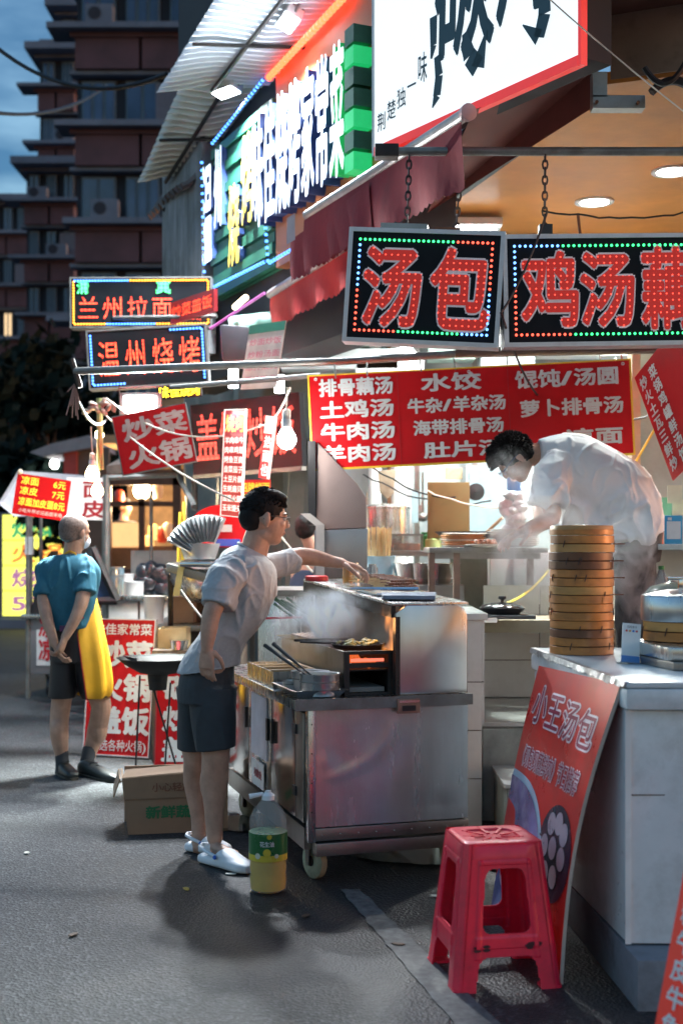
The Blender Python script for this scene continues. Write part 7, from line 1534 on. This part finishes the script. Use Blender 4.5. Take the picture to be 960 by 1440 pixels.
# shirt
sh = MB(); greyt = M('heather_grey_cotton', (.38,.39,.40), .85, var=.08, scale=60, bump=.0006, bscale=220)
ell(sh, [(q(357,775,.04), V((.062,.02,-.032)), V((-.02,.080,0))), (q(350,787,.03), V((.108,.04,-.03)), V((-.05,.160,0))), (q(347,812,.03), V((.128,.04,-.01)), V((-.05,.19,0))), (q(342,840,.02), V((.130,.03,-.01)), V((-.04,.185,0))), (q(328,875,.01), V((.128,.02,0)), V((-.02,.175,0))), (q(308,905,.0), V((.128,.0,.012)), V((0,.175,0))), (q(298,924,.0), V((.132,.0,.016)), V((0,.180,0))), (q(293,940,-.0), V((.136,.0,.020)), V((0,.188,0)))], e=2.3, sub=5)
def sleeve(mb, pts, rs): mb.tube(pts, rs, 20)
sh.ball(q(326,800,-.12), (.072,.062,.058), 16, 10)
sleeve(sh, [q(330,797,-.09), q(317,815,-.165), q(309,834,-.20), q(304,853,-.225)], [.068,.070,.069,.071])
sleeve(sh, [q(362,800,.14), q(382,796,.19), q(400,792,.225), q(412,788,.25)], [.064,.060,.057,.059])
f1 = fold(2, .016, 9, (1.2,1,.5)); f1b = fold(9, .009, 15, (.7,1,.9))
organic('t_shirt', sh, greyt, m1, .0052, 3, lambda c, n: (f1(c, n)+f1b(c, n))*(1-abs(n.z))**.5)
m_ = lay('LIVIN', 0, 0, .07, .035, .03); a0, a1_ = q(362,822,-.10), q(382,812,.05)
obj('collar', (lambda mb: mb.tube([q(357,775,.04)+V((.068*math.cos(a*.4488),.02*math.cos(a*.4488)+.084*math.sin(a*.4488),-.036*math.cos(a*.4488))) for a in range(15)], .007, 6, False))(MB()), greyt, m1, True, smooth=True)
obj('chest_print', MB().box((X(357,5.6),5.555,Z(823,5.6)),(X(362,5.6),5.56,Z(814,5.6))).box((X(364,5.6),5.56,Z(822,5.6)),(X(367,5.6),5.565,Z(812,5.6))), M('blue_shirt_print',(.05,.15,.5)), m1, True)
# shorts
so_ = MB(); darks = M('charcoal_shorts_cloth', (.028,.034,.040), .7, var=.2, scale=20, bump=.0008, bscale=120)
ell(so_, [(q(296,922,.0), V((.100,0,.01)), V((0,.145,0))), (q(291,955,.0), V((.120,0,0)), V((0,.170,0))), (q(290,985,.0), V((.124,0,0)), V((0,.18,0)))], sub=4)
ell(so_, [(q(300,965,-.07), V((.105,0,0)), V((0,.105,0))), (q(300,1000,-.08), V((.103,0,0)), V((0,.105,0))), (q(304,1052,-.09), V((.090,0,.01)), V((0,.098,0)))], sub=4)
ell(so_, [(q(280,965,.08), V((.10,0,0)), V((0,.10,0))), (q(275,1000,.09), V((.075,0,0)), V((0,.10,0))), (q(272,1054,.10), V((.062,0,.0)), V((0,.09,0)))], sub=4)
f1s = fold(14, .012, 7, (1,1,.5)); organic('shorts', so_, darks, m1, .0055, 3, lambda c, n: f1s(c, n)*(1-abs(n.z))**.5)
# clogs
clog = M('white_foam_clog', (.70,.73,.76), .5, var=.06, dirt=(.35,.35,.35), dirt_amt=.35, dscale=12)
def clogf(heel, toe, nm, open_heel=True):
    heel, toe = V(heel), V(toe); f = (toe-heel); L_ = f.length; f.normalize(); s_ = V((-f.y, f.x, 0)); z = V((0,0,1)); m = MB()
    at = lambda t, h: heel+f*L_*t+z*h
    ell(m, [(at(-.02,.022), s_*.030, z*.020), (at(.10,.026), s_*.040, z*.024), (at(.35,.026), s_*.043, z*.024), (at(.50,.034), s_*.047, z*.032), (at(.72,.032), s_*.052, z*.030), (at(.92,.027), s_*.046, z*.024), (at(1.02,.022), s_*.024, z*.016)], e=2.8, sub=4, n=24)
    ell(m, [(at(.42,.058), s_*.044, z*.028+f*.02), (at(.55,.056), s_*.046, z*.030), (at(.75,.042), s_*.045, z*.026), (at(.92,.032), s_*.03, z*.016)], e=2.2, sub=3)
    o = organic('clog', m, clog, m1, .004, 3)
    pts = [at(.47,.055)+s_*.046, at(.25,.068)+s_*.046, at(.04,.078)+s_*.030, at(-.03,.080), at(.04,.078)-s_*.030, at(.25,.068)-s_*.046, at(.47,.055)-s_*.046]; obj('heel_strap', MB().tube(pts, .008, 8), clog, o, True, smooth=True)
    obj('strap_rivet', MB().lathe(at(.47,.055)-s_*.054, [(.010,0),(.008,.005),(0,.006)], 12, axis=-s_), M('blue_rivet',(.03,.12,.5)), o, True)
    for i in range(7):
        t, h, o_ = .52+.09*(i % 4), .074-.012*(i % 4), -.030+.018*(i//4); obj('vent_hole', MB().ball(at(t,h-.004)-s_*(.026-.01*(i//4)), .006, 8, 6), M('clog_hole',(.12,.12,.13),.8), o, True)
clogf((X(285,5.60),5.63,.0), (X(350,5.42),5.42,.0), 'near'); clogf((X(265,5.83),5.84,0), (X(320,5.68),5.74,0), 'far')
# ---- man 2 (yellow apron)
D2 = 7.75; q = lambda px, py, dd=0: P(px, py, D2+dd)
m2 = thing('person', 'older man in teal t-shirt and yellow apron, hands behind his back, seen from behind', 'person', (X(105,D2), D2, 0))
body = MB(); hc = q(107,748,.0); R2 = rotm((.62,.72,-.16), (.10,.05,1)); T2 = head(body, hc, R2, .95)
limb(body, [q(104,765,0), q(101,785,.0), q(98,800,0)], [.055,.056,.07])
ell(body, [(q(96,800,.0), V((.11,-.04,0)), V((.03,.075,0))), (q(97,860,0), V((.13,-.04,0)), V((.03,.09,0))), (q(103,930,0), V((.13,-.04,0)), V((.03,.1,0)))], sub=3)
limb(body, [q(119,806,-.09), q(117,838,-.16), q(108,866,-.20), q(92,896,-.22)], [.038,.042,.037,.026]); hand(body, q(92,896,-.22), (-.35,-.05,-1), (-1,.2,0), .95, .7, thumb=1)
limb(body, [q(70,808,-.02), q(62,840,-.08), q(66,868,-.14), q(77,905,-.19)], [.037,.040,.036,.026]); hand(body, q(77,905,-.19), (.45,-.05,-1), (.8,.3,0), .95, .6, thumb=-1)
limb(body, [q(92,940,.02), q(87,985,.03), q(84,1010,.02), q(84,1035,.0), q(87,1062,.0), q(88,1078,.0)], [.085,.062,.058,.056,.040,.036])
limb(body, [q(125,940,.03), q(141,985,.05), q(141,1005,.06), q(136,1030,.10), q(128,1055,.08), q(122,1076,.05)], [.085,.064,.060,.060,.042,.037])
body.ball(q(83,1028,-.01), (.052,.055,.09), 12, 8); body.ball(q(139,1026,.08), (.055,.055,.09), 12, 8)
organic('body', body, skin2, m2, .0048, 3)
hm = MB(); hm.ball(T2((-.026,0,.022)), (.092,.078,.088), 24, 16, R2); hm.ball(T2((-.055,0,-.02)), (.052,.068,.055), 20, 12, R2); organic('hair', hm, greyhair, m2, .005, 2, lambda c, n: .0015*noise.noise(c*120))
mk = MB(); mk.ball(T2((.066,0,-.052)), (.045,.052,.045), 16, 10, R2); organic('face_mask', mk, M('pale_face_mask',(.70,.76,.82),.7), m2, .005, 2)
obj('mask_strap', MB().tube([T2((.05,-.058,-.03)), T2((.0,-.088,-.002)), T2((.04,-.062,-.07))], .002, 5), white, m2, True)
tealm = M('teal_cotton', (.022,.13,.19), .85, var=.12, scale=40, bump=.0006, bscale=200)
sh = MB()
ell(sh, [(q(101,779,.0), V((.065,-.02,0)), V((.02,.06,0))), (q(98,786,.0), V((.14,-.05,.0)), V((.03,.10,0))), (q(96,801,.0), V((.185,-.055,-.01)), V((.03,.13,0))), (q(95,835,.0), V((.170,-.05,0)), V((.03,.135,0))), (q(96,865,.0), V((.150,-.04,0)), V((.03,.12,0))), (q(98,884,.0), V((.135,-.04,.008)), V((.03,.125,0)))], sub=5)
sh.ball(q(119,803,-.09), .060, 14, 10); sh.ball(q(71,804,-.02), .057, 14, 10); sh.tube([q(112,797,-.06), q(121,812,-.11), q(120,834,-.15)], [.062,.062,.064], 20); sh.tube([q(78,799,-.0), q(67,815,-.04), q(63,838,-.08)], [.058,.060,.062], 20)
f2 = fold(5, .012, 9, (1.3,1,.35)); organic('t_shirt', sh, tealm, m2, .006, 3, f2)
so_ = MB(); ell(so_, [(q(102,880,.0), V((.128,-.03,0)), V((.03,.115,0))), (q(104,930,.0), V((.135,-.03,0)), V((.03,.12,0)))], sub=3)
ell(so_, [(q(92,920,.0), V((.085,0,0)), V((0,.10,0))), (q(90,950,.0), V((.082,0,0)), V((0,.10,0))), (q(88,981,.0), V((.085,0,0)), V((0,.10,0)))], sub=3); ell(so_, [(q(118,920,.03), V((.095,0,0)), V((0,.10,0))), (q(127,950,.04), V((.095,0,0)), V((0,.10,0))), (q(137,981,.05), V((.095,0,0.01)), V((0,.10,0)))], sub=3)
organic('shorts', so_, M('black_shorts_cloth',(.014,.013,.016),.45,var=.3,bump=.001,bscale=80), m2, .006, 3, fold(3, .007, 8, (1,1,.4)))
apr = M('yellow_apron_cloth', (.78,.40,.012), .6, var=.10, scale=6, bump=.002, bscale=20)
# apron: sheet wrapped round the front/right side
m = MB(); rowsA = [(800,.115,.035),(835,.135,.02),(880,.150,.015),(910,.165,.03),(945,.165,.05),(972,.158,.06),(980,.125,.07)]; n = 18; th0, th1 = -62, 120
for k, (py, rr, sh_) in enumerate(rowsA):
    c = q(97+(py-800)*.14, py, .03)
    t0 = -28-46*max(0,min(1,(py-815)/90)); t0 = max(t0, -60)
    for i in range(n+1):
        a = math.radians(t0+(150-t0)*i/n); u = V((.92,-.38,0)); v = V((.38,.92,0)); wv = .013*math.sin(i*1.9+k*.35)*(k/4)+.004*math.sin(i*.7+k*2)
        m.v.append(c+u*(rr+wv)*1.06*math.cos(a)+v*(rr*.9+wv)*math.sin(a))
for k in range(len(rowsA)-1):
    for i in range(n): m.f.append((k*(n+1)+i, k*(n+1)+i+1, (k+1)*(n+1)+i+1, (k+1)*(n+1)+i))
o = obj('apron', m, apr, m2, True, smooth=True); sd2 = o.modifiers.new('subsurf','SUBSURF'); sd2.levels = 2; sd2.render_levels = 2; so2 = o.modifiers.new('solid','SOLIDIFY'); so2.thickness = .004
edge = [V(m.v[k*(n+1)]) for k in range(len(rowsA))]; obj('apron_trim', MB().tube(edge, .004, 6), M('red_trim_cloth',(.5,.03,.02)), m2, True, smooth=True)
obj('neck_strap', MB().tube([q(112,790,-.07), q(106,778,-.075), q(98,775,-.07), q(91,779,-.06), q(88,788,-.02)], .006, 6), apr, m2, True, smooth=True)
obj('apron_tie', MB().tube([q(118,868,-.12), q(106,876,-.135), q(92,880,-.13)], .004, 6), M('red_trim_cloth'), m2, True)
obj('waistband', MB().box((X(84,7.6),7.60,Z(888,7.6)),(X(92,7.6),7.61,Z(880,7.6))), M('purple_patch',(.12,.04,.12)), m2, True)
sck = M('dark_grey_sock', (.05,.05,.055), .9, bump=.001, bscale=150)
obj('sock', MB().tube([q(87,1056,0), q(88,1072,0), q(88,1084,0)], [.042,.041,.044], 16), sck, m2, True, smooth=True); obj('sock', MB().tube([q(127,1052,.08), q(123,1070,.05), q(121,1080,.04)], [.044,.042,.044], 16), sck, m2, True, smooth=True)
shoem = M('black_shoe', (.012,.014,.013), .45, var=.4, bump=.001, bscale=60)
def shoe(heel, toe):
    heel, toe = V(heel), V(toe); f = (toe-heel); L_ = f.length; f.normalize(); s_ = V((-f.y, f.x, 0)); z = V((0,0,1)); at = lambda t, h: heel+f*L_*t+z*h; m = MB()
    ell(m, [(at(-.02,.04), s_*.028, z*.034), (at(.12,.048), s_*.038, z*.046), (at(.35,.042), s_*.040, z*.042), (at(.6,.034), s_*.046, z*.032), (at(.88,.027), s_*.042, z*.025), (at(1.0,.022), s_*.02, z*.014)], e=2.6)
    o = organic('shoe', m, shoem, m2, .005, 2); ms = MB(); ell(ms, [(at(-.03,.008), s_*.03, z*.008), (at(.3,.008), s_*.042, z*.008), (at(.7,.008), s_*.049, z*.008), (at(1.02,.008), s_*.022, z*.008)], e=3); obj('sole', ms, M('brown_sole',(.06,.05,.035),.8), o, True, smooth=True)
    for k in range(3): obj('lace', MB().tube([at(.34+.09*k,.082-.013*k)+s_*.03, at(.37+.09*k,.092-.013*k), at(.34+.09*k,.082-.013*k)-s_*.03], .003, 5), wire, o, True)
shoe((X(82,7.75),7.80,0), (X(106,7.6),7.58,0)); shoe((X(112,7.72),7.78,0), (X(166,7.5),7.50,0))
# ---- cook in white, bent forward over the counter
D3 = 6.75; q = lambda px, py, dd=0: P(px, py, D3+dd)
m3 = thing('person', 'cook in white t-shirt bent low behind the bamboo steamers, veiled by steam', 'person', (X(890,D3), D3, FZ))
body = MB(); hc = q(722,645,-.02); R3 = rotm((-.62,-.10,-.78), (-.75,0,.65)); T3 = head(body, hc, R3, 1.02)
limb(body, [q(745,640,0), q(765,640,.02), q(790,650,.03)], [.06,.065,.08])
ell(body, [(q(790,665,0), V((.03,0,.14)), V((0,.16,0))), (q(850,690,0), V((.05,0,.14)), V((0,.16,0))), (q(895,745,0), V((.10,0,.03)), V((0,.12,0)))], sub=3)
limb(body, [q(778,665,-.16), q(772,700,-.2), q(775,728,-.2), q(745,742,-.3)], [.055,.050,.046,.034]); hand(body, q(742,744,-.32), (-1,-.3,-.4), (0,0,-1), 1.0, .6, thumb=1)
limb(body, [q(778,665,.16), q(762,705,.2), q(760,735,.1), q(735,748,-.1)], [.055,.05,.045,.034]); hand(body, q(733,749,-.1), (-1,-.3,-.4), (0,0,-1), 1.0, .6, thumb=-1)
limb(body, [q(893,780,-.08), q(888,840,-.09), q(890,900,-.02), q(892,965,-.0)], [.08,.07,.06,.045]); limb(body, [q(893,780,.08), q(890,840,.10), q(895,900,.12), q(900,965,.12)], [.1,.075,.06,.045])
organic('body', body, skin3, m3, .005, 3)
hm = MB(); hm.ball(T3((-.020,0,.034)), (.106,.092,.092), 24, 16, R3); hm.ball(T3((-.055,0,-.002)), (.064,.086,.076), 20, 12, R3); hm.ball(T3((.055,0,.075)), (.055,.07,.036), 16, 10, R3)
organic('hair', hm, hairm, m3, .006, 2, lambda c, n: .006*noise.noise(c*60)+.006*noise.noise(c*28))
tf = MB(); tufts(tf, hc, R3, 1.14, 700, .022, 9, lambda v: (v.z > .15 or v.x < -.2) and v.z > -.5, .006, (.3,0,-.1)); tufts(tf, hc, R3, 1.14, 200, .040, 10, lambda v: v.z > .3 and v.x > .2, .007, (.7,0,-.3)); obj('hair_tuft', tf, hairm, m3, True)['kind'] = 'stuff'
gl_ = MB()
for y in (-.034,.034):
    gl_.tube([T3((.10,y+.022*math.cos(a*.5236),.016*math.sin(a*.5236))) for a in range(13)], .002, 5, False); gl_.tube([T3((.098,y*1.6,.004)), T3((.04,math.copysign(.08,y),.006)), T3((-.01,math.copysign(.085,y),.004))], .003, 5)
obj('glasses', gl_, M('blue_black_frame',(.02,.04,.12),.3), m3, True, smooth=True)
for y in (-.031,.031): obj('eye', MB().ball(T3((.079,y,.0)), .0105, 10, 8), M('eye_white'), m3, True, smooth=True)
sh = MB(); whitet = M('white_cotton', (.82,.82,.82), .8, var=.04, bump=.0005, bscale=150)
ell(sh, [(q(758,642,.0), V((.0,.0,.085)), V((0,.09,0))), (q(775,648,.0), V((.04,.0,.135)), V((0,.17,0))), (q(805,662,.0), V((.05,0,.190)), V((0,.215,0))), (q(838,683,.0), V((.075,0,.205)), V((0,.215,0))), (q(866,708,.0), V((.13,0,.185)), V((0,.21,0))), (q(884,735,.0), V((.17,0,.10)), V((0,.205,0))), (q(888,756,.0), V((.18,0,.03)), V((0,.21,0)))], sub=5)
# belly hanging cloth
ell(sh, [(q(800,690,.0), V((.10,0,.05)), V((0,.17,0))), (q(825,725,.0), V((.15,0,.04)), V((0,.18,0))), (q(850,742,.0), V((.19,0,.02)), V((0,.18,0)))], sub=4)
sh.tube([q(788,650,-.12), q(776,668,-.17), q(773,690,-.2), q(773,706,-.2)], [.09,.095,.095,.10], 20); sh.tube([q(780,655,.1), q(765,680,.17), q(760,706,.2)], [.08,.085,.085], 20)
f3 = fold(7, .034, 7, (1.5,1,.7)); f3b = fold(21, .012, 13, (1,1,.7))
organic('t_shirt', sh, whitet, m3, .007, 3, lambda c, n: (f3(c, n)*max(0,min(1,(CH+.46-c.z)/.25))+f3b(c, n)*.7))
so_ = MB(); ell(so_, [(q(892,735,.0), V((.145,0,0)), V((0,.17,0))), (q(892,790,.0), V((.125,0,0)), V((0,.17,0)))], sub=3); ell(so_, [(q(890,780,-.08), V((.11,0,0)), V((0,.1,0))), (q(892,930,-.08), V((.085,0,0)), V((0,.09,0)))], sub=4); ell(so_, [(q(892,780,.08), V((.11,0,0)), V((0,.1,0))), (q(898,950,.1), V((.085,0,0)), V((0,.09,0)))], sub=4)
organic('trousers', so_, M('black_trousers',(.015,.015,.017),.7), m3, .008, 3, fold(4, .008, 8))
for dd in (-.05,.12): obj('shoe', MB().rbox((X(882,D3)-.10,D3+dd-.045,FZ),(X(882,D3)+.16,D3+dd+.045,FZ+.07),.03), shoem, m3, True, bevel=.01)
# ---- seated bystander seen past the duct
D4 = 8.6; q = lambda px, py, dd=0: P(px, py, D4+dd)
m4 = thing('person', 'dark haired bystander with bare shoulders seen between the grey shirt man and the duct', 'person', q(430,900))
body = MB(); R4 = rotm((.3,.9,-.25), (0,.1,1)); T4 = head(body, q(431,744), R4, .82); limb(body, [q(434,757), q(440,772), q(442,790)], [.05,.055,.08]); ell(body, [(q(443,785), V((.15,0,0)), V((0,.08,0))), (q(443,830), V((.17,0,0)), V((0,.1,0))), (q(443,900), V((.15,0,0)), V((0,.1,0)))], sub=3)
limb(body, [q(428,790), q(415,830), q(425,860)], [.05,.045,.035]); organic('body', body, skin1, m4, .008, 2)
hm = MB(); hm.ball(T4((-.02,0,.025)), (.088,.074,.082), 20, 12, R4); hm.ball(T4((-.04,0,-.02)), (.055,.066,.06), 16, 10, R4); organic('hair', hm, hairm, m4, .007, 2, lambda c, n: .004*noise.noise(c*50))
ve = MB(); ell(ve, [(q(443,800), V((.155,0,0)), V((0,.09,0))), (q(443,840), V((.18,0,0)), V((0,.11,0))), (q(443,905), V((.16,0,0)), V((0,.11,0)))], sub=3); organic('vest', ve, M('dark_blue_vest',(.03,.05,.10),.8), m4, .01, 2)
D5 = 15.9; q = lambda px, py, dd=0: P(px, py, D5+dd)
m5 = thing('person', 'dark clothed figure standing inside the far lit shopfront', 'person', q(178,850))
body = MB(); R5 = rotm((.8,-.4,-.1)); T5 = head(body, q(176,712), R5, 1.0); limb(body, [q(175,722), q(174,735)], [.05,.07]); limb(body, [q(165,738), q(160,760), q(170,775)], [.05,.04,.03]); limb(body, [q(183,738), q(191,757), q(189,775)], [.05,.04,.03]); limb(body, [q(170,790), q(170,870)], [.1,.06]); limb(body, [q(178,790), q(178,870)], [.1,.06]); organic('body', body, skin1, m5, .012, 2)
hm = MB(); hm.ball(T5((-.02,0,.03)), (.10,.085,.09), 16, 10, R5); organic('hair', hm, hairm, m5, .012, 1)
ve = MB(); ell(ve, [(q(175,732), V((.14,0,0)), V((0,.1,0))), (q(174,750), V((.21,0,0)), V((0,.13,0))), (q(174,800), V((.18,0,0)), V((0,.13,0))), (q(174,830), V((.2,0,0)), V((0,.14,0)))], sub=3); organic('jacket', ve, M('black_jacket',(.02,.018,.018),.8), m5, .014, 2)
# a yellow cloth / wood board beside the silver shield is modelled above; clean the scratch meshes
for me in list(bpy.data.meshes):
    if me.users == 0: bpy.data.meshes.remove(me)
